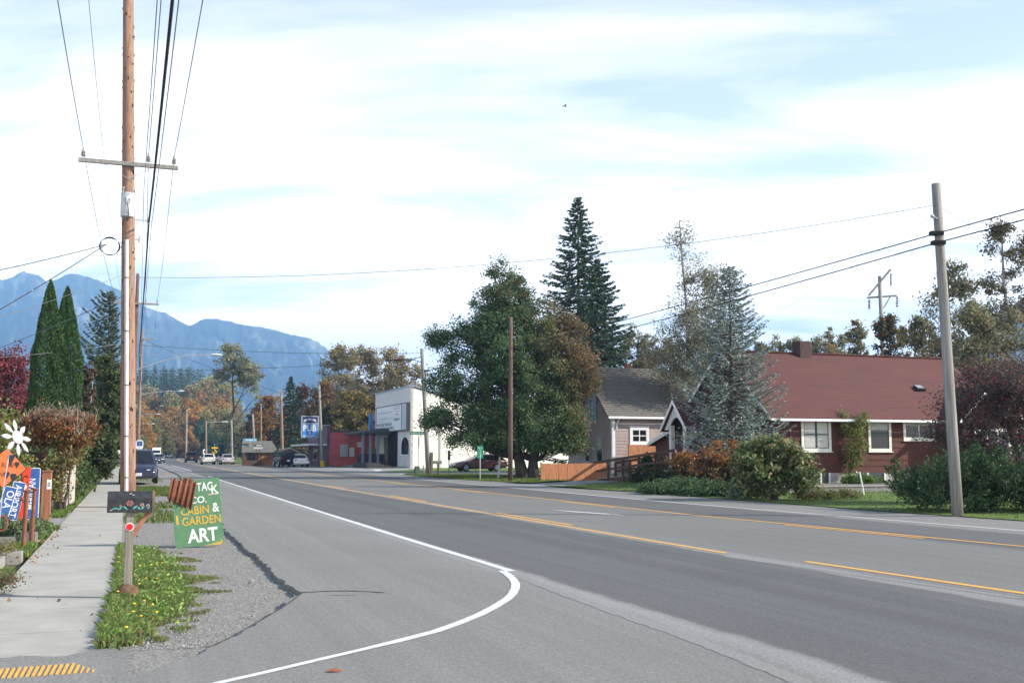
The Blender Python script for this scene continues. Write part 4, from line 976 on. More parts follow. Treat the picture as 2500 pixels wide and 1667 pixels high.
# fences
def board_fence(name, label, n0, s0, n1, s1, h, m, bw=.14, posts=(), pm=None, cap=False, z=-.05, gap=.006):
    base = R(n0, s0, z); o = thing(name, label, 'fence', base, A); v = Vector((n1 - n0, s1 - s0, 0)); L = v.length; u = v.normalized(); w = Vector((-u.y, u.x, 0)); r_ = random.Random(int(L * 100))
    b = MB(); k = int(L / bw); M = Matrix((u, w, (0, 0, 1))).transposed()
    for i in range(k):
        hh = h + r_.uniform(-.012, .012); b.obox(u * (bw * (i + .5)) + Vector((0, 0, hh / 2)) + w * r_.uniform(-.006, .006), bw / 2 - gap / 2, .011, hh / 2, M)
    b.build('boards', m, o)
    b = MB()
    for zz in (.25, h - .2): b.obox(u * (L / 2) + w * .035 + Vector((0, 0, zz)), L / 2, .02, .045, M)
    b.build('rail', pm or m, o)
    for q in posts:
        b = MB(); b.obox(u * q + w * .05 + Vector((0, 0, (h + .06) / 2)), .05, .05, (h + .06) / 2, M); b.build('post', pm or m, o)
    return o
DKB = mat('dark_fence', (0.085, 0.05, 0.04), .9, .3, 5, .2, stretch=(3, 3, .3))
RPO = mat('red_post', (0.30, 0.11, 0.07), .85, .2, 5)
nA, nB = on_s(-40, 1150, 31.6)[0], on_s(113, 1150, 31.6)[0]
board_fence('board_fence', 'dark brown board fence behind the orange diamond sign', nA, 31.6, nB, 31.6, 1.62, DKB, .15, (nB - nA - .05,), RPO)
board_fence('board_fence', 'weathered grey board fence along the sidewalk by the autumn shrub', -1.62, 32.2, -1.5, 37.2, 1.72, mat('grey_fence', (0.42, 0.38, 0.34), .9, .2, 5, .2, stretch=(3, 3, .3)), .42, (0.06, 2.5), RPO)
# ------------------------------------------------------------------ vehicles (front towards local +Y)
def paintm(name, col, metal=0.25): return mat(name, col, 0.32, 0.04, 2, metal=metal, spec=0.5, coat=0.6)
RIM = mat('alloy', (0.55, 0.55, 0.56), 0.3, 0.1, 6, metal=0.7); LAMP = mat('lamp_glass', (0.78, 0.78, 0.76), 0.12, 0.05, 4, spec=0.8); TAIL = mat('tail_red', (0.35, 0.015, 0.012), 0.2, 0.1, 4, spec=0.7); PLATE = mat('plate', (0.60, 0.63, 0.66), .5)
TRIM = mat('dark_trim', (0.03, 0.03, 0.033), .6)
KINDS = {
 'sedan': dict(body=[(-2.35, .44, .86, .74), (-2.25, .30, .93, .83), (-1.5, .22, .97, .88), (0, .20, .95, .89), (1.0, .20, .93, .88), (1.85, .22, .83, .86), (2.25, .27, .72, .80), (2.36, .38, .60, .70)], cab=(-1.75, 1.05, -1.0, .15, .92, 1.42, .80, .60), wb=1.36, wr=.31),
 'wagon': dict(body=[(-2.38, .44, .90, .76), (-2.28, .30, .97, .84), (-1.4, .22, .98, .88), (0, .20, .95, .89), (1.0, .20, .93, .88), (1.85, .22, .80, .86), (2.28, .27, .68, .80), (2.40, .38, .56, .68)], cab=(-2.28, 1.05, -1.75, .05, .92, 1.46, .81, .62), wb=1.38, wr=.32),
 'suv': dict(body=[(-2.35, .50, 1.06, .80), (-2.25, .36, 1.10, .88), (-1.4, .30, 1.12, .92), (0, .28, 1.10, .93), (1.0, .28, 1.10, .92), (1.9, .30, 1.03, .90), (2.25, .36, .95, .86), (2.35, .46, .84, .78)], cab=(-2.26, 1.0, -2.0, .30, 1.07, 1.78, .86, .70), wb=1.40, wr=.37),
 'van': dict(body=[(-2.4, .44, .98, .80), (-2.3, .30, 1.04, .88), (-1.4, .24, 1.06, .92), (0, .22, 1.04, .93), (1.2, .22, 1.04, .92), (1.75, .24, .95, .90), (2.2, .28, .80, .85), (2.42, .36, .62, .74)], cab=(-2.3, 1.75, -2.05, .45, .99, 1.74, .86, .66), wb=1.5, wr=.33),
 'box': dict(body=[(-3.2, .5, 1.1, .95), (-3.1, .4, 1.2, 1.0), (0, .4, 1.2, 1.02), (2.4, .4, 1.2, 1.0), (2.8, .45, 1.1, .95), (2.9, .5, .9, .85)], cab=(-3.15, 2.5, -3.1, 1.9, 1.15, 2.9, 1.0, .98), wb=1.9, wr=.38),
}
def make_car(name, label, cat, kind, paint_, loc, rotz, group=None, detail=True):
    K = KINDS[kind]; o = thing(name, label, cat, loc, rotz, group)
    b = MB(); rings = []
    for (y, z0, z1, w) in K['body']:
        h = z1 - z0; half = [(w * .86, z0), (w * .97, z0 + .12 * h), (w, z0 + .42 * h), (w * .985, z0 + .72 * h), (w * .93, z0 + .94 * h), (w * .80, z1)]
        rings.append([(x, y, z) for x, z in half] + [(0, y, z1 + .018)] + [(-x, y, z) for x, z in reversed(half)])
    n = len(rings[0]); vs = [p for r_ in rings for p in r_]
    fs = [(i * n + k, i * n + (k + 1) % n, (i + 1) * n + (k + 1) % n, (i + 1) * n + k) for i in range(len(rings) - 1) for k in range(n)] + [tuple(range(n - 1, -1, -1)), tuple((len(rings) - 1) * n + k for k in range(n))]
    b.add(vs, fs)
    yb0, yb1, yt0, yt1, zb, zt, wb_, wt = K['cab']
    B = [(-wb_, yb0, zb - .05), (wb_, yb0, zb - .05), (wb_, yb1, zb - .05), (-wb_, yb1, zb - .05)]
    ym = (yt0 + yt1) / 2
    T = [(-wt, yt0, zt - .05), (wt, yt0, zt - .05), (wt, yt1, zt - .05), (-wt, yt1, zt - .05)]
    T2 = [(-wt * .82, yt0 + .14, zt), (wt * .82, yt0 + .14, zt), (wt * .82, yt1 - .16, zt), (-wt * .82, yt1 - .16, zt)]
    b.add(B + T + T2, [(0, 1, 5, 4), (1, 2, 6, 5), (2, 3, 7, 6), (3, 0, 4, 7), (4, 5, 9, 8), (5, 6, 10, 9), (6, 7, 11, 10), (7, 4, 8, 11), (8, 9, 10, 11)])
    bo = b.build('body', paint_, o, smooth=True, bevel=.035)
    V = lambda p: Vector(p)
    def glass(nm, quad, u0, u1, v0, v1, off=.02):
        p = [V(q) for q in quad]; L = lambda u, v: (p[0].lerp(p[1], u)).lerp(p[3].lerp(p[2], u), v)
        nrm = (p[1] - p[0]).cross(p[3] - p[0]).normalized(); c = (p[0] + p[1] + p[2] + p[3]) / 4
        if nrm.dot(c - Vector((0, ym, zb))) < 0: nrm = -nrm
        b = MB(); b.prism([L(u0, v0) + nrm * (off - .012), L(u1, v0) + nrm * (off - .012), L(u1, v1) + nrm * (off - .012), L(u0, v1) + nrm * (off - .012)], nrm * .012); return b.build(nm, GLASS, o)
    zlow = .13 if kind != 'box' else .3
    glass('windscreen', (B[3], B[2], T[2], T[3]), .07, .93, zlow if kind != 'box' else .25, .93 if kind != 'box' else .65)
    if kind != 'box': glass('rear_window', (B[0], B[1], T[1], T[0]), .08, .92, .18, .92)
    for s_, (i0, i1) in ((1, (1, 2)), (-1, (0, 3))):
        q = (B[i0], B[i1], T[i1], T[i0])
        if kind == 'box': glass('side_window', q, .82, .95, .3, .6); continue
        spl = [(.06, .47), (.50, .90)] if kind in ('sedan',) else [(.05, .33), (.36, .62), (.65, .91)]
        for u0, u1 in spl: glass('side_window', q, u0, u1, .16, .90)
    for sx in (-1, 1):
        for sy in (-1, 1):
            x, y, r_ = sx * (K['body'][3][3] - .10), sy * K['wb'], K['wr']
            b = MB(); b.tube([(x - .105, y, r_), (x - .09, y, r_), (x + .09, y, r_), (x + .105, y, r_)], [r_ * .93, r_, r_, r_ * .93], 20); w_ = b.build('wheel', BLACK, o, smooth=True)
            xo = x + sx * .107; b = MB()
            if detail:
                for k in range(6):
                    t = 2 * math.pi * k / 6; d = Vector((0, math.cos(t), math.sin(t))); e = Vector((0, -math.sin(t), math.cos(t))); c = Vector((xo, y, r_))
                    b.prism([c + d * .05 - e * .035, c + d * r_ * .64 - e * .055, c + d * r_ * .64 + e * .055, c + d * .05 + e * .035], (sx * .012, 0, 0))
                b.tube([(xo, y + r_ * .64 * math.cos(t), r_ + r_ * .64 * math.sin(t)) for t in np.linspace(0, 6.2832, 20)], .022, 5, cap=False); b.tube([(xo, y, r_), (xo + sx * .02, y, r_)], .06, 10)
            else: b.tube([(xo, y, r_), (xo + sx * .012, y, r_)], r_ * .6, 12)
            b.build('rim', RIM, w_)
            b = MB(); c = Vector((sx * (K['body'][3][3] - .03), y, r_ + .01)); b.tube([c + Vector((0, (r_ + .05) * math.cos(t), (r_ + .05) * math.sin(t))) for t in np.linspace(-.25, math.pi + .25, 14)], .045, 6); b.build('wheel_arch', TRIM, o)
    yf, yr = K['body'][-2], K['body'][1]
    for s_ in (-1, 1):
        hz = yf[1] + (yf[2] - yf[1]) * .72
        b = MB(); b.obox((s_ * yf[3] * .66, yf[0] + .03, hz), .20, .09, .062, Matrix.Rotation(-s_ * .18, 3, 'Z')); b.build('headlight', LAMP, o, bevel=.02)
        b = MB(); b.obox((s_ * yr[3] * .80, yr[0] - .05, yr[1] + (yr[2] - yr[1]) * .74), .13, .05, .085 if kind != 'suv' else .14); b.build('taillight', TAIL, o, bevel=.015)
        if kind != 'box':
            b = MB(); b.obox((s_ * (wb_ + .16), yb1 - .35, zb + .08), .10, .05, .065); b.build('mirror', paint_ if kind != 'van' else TRIM, o, bevel=.025)
    b = MB(); b.obox((0, K['body'][-1][0] - .01, yf[1] + .16), yf[3] * .93, .10, .07); b.build('bumper', paint_, o, bevel=.03)
    b = MB(); b.obox((0, K['body'][0][0] + .01, yr[1] + .18), yr[3] * .96, .10, .09); b.build('bumper', paint_, o, bevel=.03)
    b = MB(); b.obox((0, K['body'][-1][0] + .10, yf[1] + .20), .15, .008, .076); b.build('licence_plate', PLATE, o)
    b = MB(); b.obox((0, K['body'][0][0] - .105, yr[1] + .36), .15, .008, .076); b.build('licence_plate', PLATE, o)
    b = MB(); b.obox((0, K['body'][-1][0] + .04, yf[1] + .05), yf[3] * .8, .05, .05); b.build('grille', TRIM, o)
    if kind == 'van':
        for s_ in (-1, 1):
            b = MB(); b.obox((s_ * yf[3] * .66, yf[0] + .16, .40), .17, .04, .035); b.build('fog_lamp', LAMP, o)
            b = MB(); b.bar((s_ * .3, 1.62, 1.09), (s_ * .02, 1.40, 1.2), .03, .012); b.build('wiper', BLACK, o)
        b = MB(); b.obox((0, .9 - .28, 1.42), .012, .62, .012, Matrix.Rotation(-.53, 3, 'X')); b.build('windscreen_bar', TRIM, o)
    return o
TOCAM, AWAY = A + math.pi, A
g = G(338, 1181); make_car('parked_minivan', 'dark blue minivan parked nose on behind the nearest utility pole', 'van', 'van', paintm('blue_paint', (0.022, 0.026, 0.055)), tuple(g + R(0, 2.35)), TOCAM)
g = R(0, 0); sN, sz = on_s(1100, 1150, 85.5); c = R(23.6 + 2.35, 83.2, 0)
gw = G(1168, 1150); make_car('parked_wagon', 'faded red brown wagon parked on the side street under the maple', 'car', 'wagon', paintm('maroon_paint', (0.13, 0.055, 0.05)), (gw.x, gw.y + .6, 0), A + math.pi / 2)
g = G(697, 1140); make_car('parked_suv', 'black sport utility car parked beside the white sedan near the pub', 'car', 'suv', mat('black_paint', (0.008, 0.009, 0.009), .4, spec=.3), (g.x - .7, g.y + 2.5, 0), AWAY + .06)
g = G(734, 1140); make_car('parked_sedan', 'white sedan with tail towards us parked next to the black car', 'car', 'sedan', paintm('white_car_paint', (0.72, 0.70, 0.66), 0), (g.x - .8, g.y + 2.4, 0), AWAY + .05)
def lane_car(px, py, kind, paint_, rot, label, cat='car', dback=2.4):
    g = G(px, py); d = Vector((g.x, g.y, 0)).normalized(); c = g + d * dback; c.z = 0
    make_car('car' if cat == 'car' else cat.replace(' ', '_'), label, cat, kind, paint_, c, rot, 'vehicles on the far highway', detail=False)
lane_car(553, 1134, 'sedan', paintm('silver_paint', (0.50, 0.46, 0.47)), AWAY, 'silver pink sedan braking at the right of the far lane')
lane_car(507, 1133.5, 'wagon', paintm('cream_paint', (0.62, 0.59, 0.54), 0), AWAY, 'cream wagon with red tail lamps left of the silver sedan')
lane_car(466, 1129, 'suv', paintm('plum_paint', (0.055, 0.018, 0.025)), AWAY, 'dark plum coloured car driving away in the turn lane')
lane_car(440, 1117.6, 'sedan', paintm('white_far_paint', (0.75, 0.75, 0.74), 0), TOCAM, 'small white sedan coming down the far bend')
lane_car(412, 1118.5, 'suv', paintm('green_black_paint', (0.03, 0.035, 0.035)), TOCAM, 'small dark car on the far bend left of the white sedan')
lane_car(395, 1119.5, 'sedan', paintm('teal_black_paint', (0.03, 0.04, 0.045)), TOCAM, 'dark sedan just right of the white motorhome')
lane_car(387, 1130, 'sedan', paintm('charcoal_paint', (0.03, 0.03, 0.032)), TOCAM, 'oncoming charcoal car half hidden by the blue minivan')
lane_car(381, 1121, 'box', paintm('motorhome_paint', (0.74, 0.74, 0.72), 0), TOCAM, 'white motorhome showing over the minivan on the far road', 'motorhome')

# ------------------------------------------------------------------ buildings
def lap_wall(mb, p0, p1, z0, z1, course, out, x0f=None, x1f=None, lap=.018):
    """clapboards as real overlapping courses; p0,p1 2D ends, out = outward 2D normal"""
    p0, p1, out = Vector(p0), Vector(p1), Vector(out).normalized(); L = (p1 - p0).length; u = (p1 - p0) / L
    z = z0
    while z < z1 - .01:
        zt = min(z + course, z1)
        a0, a1 = (x0f(z) if x0f else 0), (x1f(z) if x1f else L); b0, b1 = (x0f(zt) if x0f else 0), (x1f(zt) if x1f else L)
        if a1 - a0 < .02: break
        P = lambda t, z_, o_: (*(p0 + u * t + out * o_), z_)
        mb.add([P(a0, z, lap), P(a1, z, lap), P(b1, zt, 0), P(b0, zt, 0), P(a0, z, 0), P(a1, z, 0)], [(0, 1, 2, 3), (4, 5, 1, 0)]); z = zt
def roof_slope(mb, e0, e1, r0, r1, course=.2, thick=.14, lap=.022, seed=1):
    e0, e1, r0, r1 = map(Vector, (e0, e1, r0, r1)); n = max(1, int((r0 - e0).length / course)); nr = (e1 - e0).cross(r0 - e0).normalized()
    if nr.z < 0: nr = -nr
    rr = random.Random(seed)
    for i in range(n):
        t0, t1 = i / n, (i + 1) / n; l_ = lap * rr.uniform(.8, 1.25)
        a, b_, c, d = e0.lerp(r0, t0), e1.lerp(r1, t0), e1.lerp(r1, t1), e0.lerp(r0, t1)
        mb.add([a + nr * l_, b_ + nr * l_, c, d, a, b_], [(0, 1, 2, 3), (4, 5, 1, 0)])
    t = nr * thick
    mb.add([e0 - t, e1 - t, r1 - t, r0 - t, e0, e1, r1, r0], [(0, 3, 2, 1), (0, 1, 5, 4), (1, 2, 6, 5), (3, 0, 4, 7)])
class Wall:
    """places window frames on a vertical wall: origin, along (2D unit), outward normal (2D unit)"""
    def __init__(s, o, u, n): s.o, s.u, s.n = Vector(o), Vector(u).normalized(), Vector(n).normalized()
    def p(s, t, z, d=0.0): q = s.o + s.u * t + s.n * d; return Vector((q.x, q.y, z))
    def block(s, mb, t0, z0, t1, z1, d0, d1):
        v = [s.p(t, z, d) for d in (d0, d1) for t, z in ((t0, z0), (t1, z0), (t1, z1), (t0, z1))]
        mb.add(v, [(0, 1, 2, 3), (7, 6, 5, 4), (0, 4, 5, 1), (1, 5, 6, 2), (2, 6, 7, 3), (3, 7, 4, 0)])
    def window(s, parent, t0, z0, t1, z1, fr, m, sash=None, cols=1, rows=2, curtain=None, sill=True, label=None, head=0.0):
        b = MB(); d = .055
        s.block(b, t0, z0, t0 + fr, z1, .015, d); s.block(b, t1 - fr, z0, t1, z1, .015, d); s.block(b, t0 + fr, z1 - fr, t1 - fr, z1, .015, d); s.block(b, t0 + fr, z0, t1 - fr, z0 + fr, .015, d)
        if head: s.block(b, t0 - head, z1 + .002, t1 + head, z1 + .06, .015, d + .03)
        if sill: s.block(b, t0 - .05, z0 - .04, t1 + .05, z0 - .002, .015, d + .04)
        w = b.build('window', m, parent, label)
        b = MB(); s.block(b, t0 + fr, z0 + fr, t1 - fr, z1 - fr, .018, .024); b.build('pane', GLASS, w)
        b = MB(); sm = .028; a0, a1, c0, c1 = t0 + fr, t1 - fr, z0 + fr, z1 - fr
        for k in range(1, cols): x = a0 + (a1 - a0) * k / cols; s.block(b, x - sm, c0, x + sm, c1, .024, .044)
        for k in range(1, rows): z = c0 + (c1 - c0) * (k / rows if rows != 2 or cols > 1 else .56); s.block(b, a0, z - sm, a1, z + sm, .024, .046)
        s.block(b, a0, c0, a0 + .035, c1, .024, .043); s.block(b, a1 - .035, c0, a1, c1, .024, .043); s.block(b, a0, c1 - .035, a1, c1, .024, .042); s.block(b, a0, c0, a1, c0 + .035, .024, .042)
        b.build('sash', sash or m, w)
        if curtain:
            b = MB(); k = 34; z0_, z1_ = c0 + (c1 - c0) * curtain[1], c1 - .03
            for (q0, q1) in curtain[2]:
                for i in range(k):
                    ta, tb = q0 + (q1 - q0) * i / k, q0 + (q1 - q0) * (i + 1) / k; x0, x1 = a0 + (a1 - a0) * ta, a0 + (a1 - a0) * tb; d0, d1 = .026 + .008 * (i % 2), .026 + .008 * ((i + 1) % 2)
                    b.face(s.p(x0, z0_, d0), s.p(x1, z0_, d1), s.p(x1, z1_, d1), s.p(x0, z1_, d0))
            b.build('curtain', curtain[0], w)
        return w

# red shingled house
HN, HS, HW = 28.4, 42.9, 8.0
hb = thing('red_house', 'long red shingled house with dark red roof and white window frames behind the bushes', 'house', R(HN, HS), A)
ZE, ZR, ZF = 3.42, 6.58, .62; LEN = 13.5
RSH = mat('red_shingle', (0.105, 0.040, 0.027), .85, .32, 2.2, .25, stretch=(6, 6, .5), col2=(0.066, 0.022, 0.018)); 
b = MB(); lap_wall(b, (0, 0), (LEN, 0), ZF, ZE + .1, .30, (0, -1), lap=.025)
gx = lambda z: max(0, (z - ZE) / (ZR - ZE) * HW / 2)
lap_wall(b, (0, HW), (0, 0), ZF, ZR, .30, (-1, 0), x0f=lambda z: gx(z), x1f=lambda z: HW - gx(z), lap=.025)
b.face((LEN, 0, ZF), (LEN, HW, ZF), (LEN, HW, ZE), (LEN, HW / 2, ZR), (LEN, 0, ZE)); b.face((0, HW, ZF), (LEN, HW, ZF), (LEN, HW, ZE), (0, HW, ZE))
b.build('wall', RSH, hb)
FND = mat('foundation', (0.35, 0.33, 0.30), .9, .15, 2, .3)
b = MB(); b.box(.03, .03, -.2, LEN - .03, HW - .03, ZF + .02); b.build('foundation', FND, hb)
RRF = mat('red_roofing', (0.118, 0.044, 0.036), .9, .2, .7, .4, stretch=(.6, 1.2, 1.2), col2=(0.088, 0.040, 0.039), detail=9, bscale=30)
b = MB(); ov, eo = .40, .45; dz_ = (ZR - ZE) / (HW / 2) * eo
roof_slope(b, (-ov, -eo, ZE - dz_ + .12), (LEN + ov, -eo, ZE - dz_ + .12), (-ov, HW / 2, ZR + .12), (LEN + ov, HW / 2, ZR + .12), .15, .10, .005)
roof_slope(b, (LEN + ov, HW + eo, ZE - dz_ + .12), (-ov, HW + eo, ZE - dz_ + .12), (LEN + ov, HW / 2, ZR + .12), (-ov, HW / 2, ZR + .12), .5, .10, .008)
b.bar((-ov, HW / 2, ZR + .14), (LEN + ov, HW / 2, ZR + .14), .22, .05)
rf = b.build('roof', RRF, hb)
b = MB(); b.box(4.2, HW / 2 - .35, ZR - .3, 4.88, HW / 2 + .35, ZR + .74); b.build('chimney', mat('dark_brick', (0.05, 0.032, 0.03), .9, .4, 9, .4, col2=(0.10, 0.06, 0.052)), rf, bevel=.02)
vn, vz = on_s(2256, 936, HS + 1.2); q = (1.2) / (HW / 2); b = MB(); c = Vector((vn - HN, 1.55, ZE + (ZR - ZE) * 1.55 / (HW / 2) + .22)); b.obox(c, .26, .2, .07, Matrix.Rotation(.55, 3, 'X')); b.m = 1; b.obox(c + Vector((-.03, -.02, .08)), .2, .16, .012, Matrix.Rotation(.5, 3, 'X')); b.build('roof_vent', [TRIM, STEEL], rf)
b = MB(); zg = ZE - dz_ + .07; b.box(-ov, -eo - .11, zg - .10, LEN - 3.2, -eo - .002, zg + .015); b.build('gutter', WHITE, hb)
b = MB(); b.prism([(-ov - .03, -eo, zg - .06), (-ov - .03, -eo, zg + .12), (-ov - .03, HW / 2, ZR + .16), (-ov - .03, HW + eo, zg + .12), (-ov - .03, HW + eo, zg - .06), (-ov - .03, HW / 2, ZR - .04)], (.028, 0, 0)); b.build('rake_board', WHITE, hb)
b = MB(); t0 = on_s(1893, 1030, HS)[0] - HN; b.tube([(t0 + .22, -eo - .05, zg - .05), (t0 + .2, -.4, zg - .16), (t0, -.12, zg - .42), (t0, -.1, 2.4), (t0, -.1, .3)], .045, 8); b.build('downspout', WHITE, hb, smooth=True)
SW_ = Wall((0, 0), (1, 0), (0, -1))
SASH = mat('green_sash', (0.035, 0.06, 0.05), .5); LACE = mat('lace_curtain', (0.55, 0.54, 0.50), .9, .15, 30, stretch=(1, 1, .1)); BLIND = mat('pale_blind', (0.42, 0.41, 0.40), .8)
def onw(px, py): n_, z_ = on_s(px, py, HS); return n_ - HN, z_
def win_px(x0, y0, x1, y1, **k):
    a0, zt_ = onw(x0, y0); a1, zb_ = onw(x1, y1); return SW_.window(hb, a0, zb_, a1, zt_, **k)
WTR = mat('cream_trim', (0.66, 0.64, 0.57), .6, .08, 6)
win_px(1954, 1018, 2029, 1102, fr=.15, m=WTR, sash=SASH, cols=2, rows=2, curtain=(LACE, .02, ((.02, .46), (.55, .98))), label='wide window with white lace curtains')
win_px(2117, 1019, 2176, 1102, fr=.14, m=WTR, sash=SASH, cols=1, rows=2, curtain=(BLIND, .66, ((.03, .97),)), label='single window with a half drawn pale blind')
win_px(2203, 1020, 2281, 1075, fr=.11, m=WTR, sash=WTR, cols=2, rows=1, curtain=(BLIND, .7, ((.03, .97),)), label='low double window near the right corner')
GW_ = Wall((0, HW), (0, -1), (-1, 0))
for t in (HW - 2.4, HW - 5.6): GW_.window(hb, t, 1.5, t + 1.5, 2.95, fr=.12, m=WTR, cols=1, rows=2)
b = MB(); SW_.block(b, LEN - 3.3, ZF, LEN - 3.16, 2.5, 0.03, .06); b.build('corner_board', WTR, hb)
for (x0, x1) in ((2000, 2026), (2115, 2161)):
    a0, z1_ = onw(x0, 1153); a1, z0_ = onw(x1, 1182); b = MB(); SW_.block(b, a0, max(z0_, .06), a0 + .09, ZF - .01, .0, .08); SW_.block(b, a1 - .09, max(z0_, .06), a1, ZF - .01, .0, .08); w = b.build('basement_opening', WTR, hb)
    b = MB(); SW_.block(b, a0 + .09, max(z0_, .06), a1 - .09, ZF - .01, -.02, .03); b.build('shutter', mat('slate_board', (0.045, 0.055, 0.06), .8), w)
# cross gable wing at the right
x0, x1 = onw(2306, 1000)[0], onw(2440, 1000)[0]; wy = -1.1; xm = (x0 + x1) / 2
b = MB(); lap_wall(b, (x0, wy), (x1, wy), ZF, 4.75, .30, (0, -1), x0f=lambda z: max(0, (z - 3.2) / 1.6 * (xm - x0)), x1f=lambda z: (x1 - x0) - max(0, (z - 3.2) / 1.6 * (xm - x0)), lap=.025)
b.face((x0, wy, ZF), (x0, 1, ZF), (x0, 1, 3.2), (x0, wy, 3.2)); b.face((x1, wy, ZF), (x1, 1, ZF), (x1, 1, 3.2), (x1, wy, 3.2)); wg = b.build('wing_wall', RSH, hb)
b = MB(); zc = 4.86
roof_slope(b, (x0 - .35, 3, 3.02), (x0 - .35, wy - .3, 3.02), (xm, 3, zc), (xm, wy - .3, zc), .2, .08, .01); roof_slope(b, (x1 + .35, wy - .3, 3.02), (x1 + .35, 3, 3.02), (xm, wy - .3, zc), (xm, 3, zc), .2, .08, .01); b.build('wing_roof', RRF, hb)
b = MB(); b.prism([(x0 - .37, wy - .335, 2.94), (x0 - .37, wy - .335, 3.12), (xm, wy - .335, zc + .07), (x1 + .37, wy - .335, 3.12), (x1 + .37, wy - .335, 2.94), (xm, wy - .335, zc - .12)], (0, .03, 0)); b.build('rake_board', WHITE, hb)
WW = Wall((x0, wy), (1, 0), (0, -1))
WW.window(hb, .75, 1.35, 3.0, 2.75, fr=.10, m=WTR, cols=3, rows=1)
b = MB(); b.box(x0 + .02, wy + .03, -.2, x1 - .02, 1, ZF); b.build('foundation', FND, hb)
# gas meter and the bits along the wall
gm_ = thing('gas_meter', 'grey gas meter on its pipe against the foundation of the red house', 'meter', R(HN + onw(2091, 1170)[0], HS - .28), A)
b = MB(); b.box(-.13, -.1, .08, .13, .1, .42); b.build('meter_box', mat('meter_grey', (0.30, 0.33, 0.35), .5), gm_, bevel=.02)
b = MB(); b.tube([(-.2, .05, -.1), (-.2, .05, .58), (-.1, .05, .62), (-.04, 0, .5), (-.04, 0, .42)], .025, 7); b.ball((-.2, .05, .62), .07); b.build('pipe', STEEL, gm_, smooth=True)
g = G(2110, 1209); o = thing('stake', 'thin white stake leaning at the gravel bed before the red house', 'stake', g); b = MB(); b.tube([(0, 0, -.05), (-.11, .1, .86)], .03, 7); b.build('stake_pipe', WHITE, o)
b = MB(); n0, s0 = GN(1960, 1206); n1, s1 = GN(2235, 1208); s0 = max(s0, 36.5)
cw = R(0, 0); ww = thing('retaining_wall', 'low concrete retaining wall edging the bed below the red house', 'retaining wall', R(23.2, 38.6), A)
b = MB(); b.box(0, 0, -.15, 9.5, .25, .10); b.build('face_wall', mat('dark_concrete', (0.19, 0.18, 0.165), .95, .3, 3, .4), ww); b = MB(); b.box(-.02, -.03, .102, 9.5, .55, .15); b.build('coping', CONC, ww, bevel=.01)
b = MB(); b.face((23.0, 38.9, .12), (36, 38.9, .12), (36, 42.9, .12), (23.0, 42.9, .12)); in_frame(struct(b, 'house_bed', mat('bed_gravel', (0.20, 0.185, 0.165), .95, .3, 9, .8)))
b = MB(); b.face((22.5, 35.6, .02), (33, 35.6, .02), (33, 38.58, .02), (22.5, 38.58, .02)); in_frame(struct(b, 'rock_bed', mat('rock_bed', (0.30, 0.28, 0.26), .95, .3, 9, 1.0, col2=(0.13, 0.12, 0.11))))

# lean-to between the houses, porch and ramp
def gable_porch():
    o = thing('entry_porch', 'white gabled entry porch with slim posts in front of the red house', 'porch', R(26.2, 47.2), A)
    wd_, dp, zt_, zp = 1.45, 2.2, 2.95, .72
    PWH = mat('porch_white', (0.60, 0.61, 0.58), .6, .08, 5)
    for (x, y) in ((0, 0), (0, wd_)):
        b = MB(); b.box(x - .11, y - .11, zp, x + .11, y + .11, zt_); b.build('post', PWH, o, bevel=.01)
    b = MB(); ym_ = wd_ / 2; zc_ = 4.05; prof_ = [(-.16, -.5, 2.72), (-.16, ym_, zc_), (-.16, wd_ + .5, 2.72)]
    for i in range(9):
        t = i / 8; prof_.append((-.16, wd_ + .1 - (wd_ + .2) * t, 2.72 + .62 * math.sin(math.pi * t)))
    b.prism(prof_, (.08, 0, 0)); b.build('gable', PWH, o)
    b = MB(); roof_slope(b, (dp + .3, -.62, 2.66), (-.32, -.62, 2.66), (dp + .3, ym_, 4.13), (-.32, ym_, 4.13), .16, .05, .01); roof_slope(b, (-.32, wd_ + .62, 2.66), (dp + .3, wd_ + .62, 2.66), (-.32, ym_, 4.13), (dp + .3, ym_, 4.13), .16, .05, .01)
    b.build('roof', mat('porch_roofing', (0.10, 0.035, 0.035), .9, .25, 4, .3), o)
    b = MB(); b.prism([(-.36, -.66, 2.56), (-.36, -.66, 2.74), (-.36, ym_, 4.22), (-.36, wd_ + .66, 2.74), (-.36, wd_ + .66, 2.56), (-.36, ym_, 4.03)], (.035, 0, 0)); b.build('rake_board', WHITE, o)
    b = MB(); b.box(0, -.08, 2.62, dp, .02, 2.9); b.prism([(.1, -.06, 2.62), (1.0, -.06, 2.62), (.75, -.06, 2.42), (.4, -.06, 2.2), (.15, -.06, 1.9)], (0, .05, 0)); b.prism([(2.1, -.06, 2.62), (1.0, -.06, 2.62), (1.3, -.06, 2.45), (1.8, -.06, 2.1), (2.05, -.06, 1.6)], (0, .05, 0)); b.build('side_beam', PWH, o)
    b = MB(); b.box(-.25, -.3, -.1, dp, wd_ + .3, zp); b.build('deck', mat('deck_boards', (0.16, 0.10, 0.075), .9, .2, 5), o)
    b = MB(); b.box(dp - .35, .15, zp, dp - .29, 1.25, 2.75); d = b.build('door', mat('porch_door', (0.10, 0.10, 0.09), .6), o); b = MB(); b.box(dp - .37, .1, zp, dp - .352, .2, 2.8); b.box(dp - .37, 1.2, zp, dp - .352, 1.3, 2.8); b.build('door_frame', WTR, d)
gable_porch()
lt = thing('lean_to', 'dark red lean-to with a white rake board between the two houses', 'annex', R(29.6, 51.4), A)
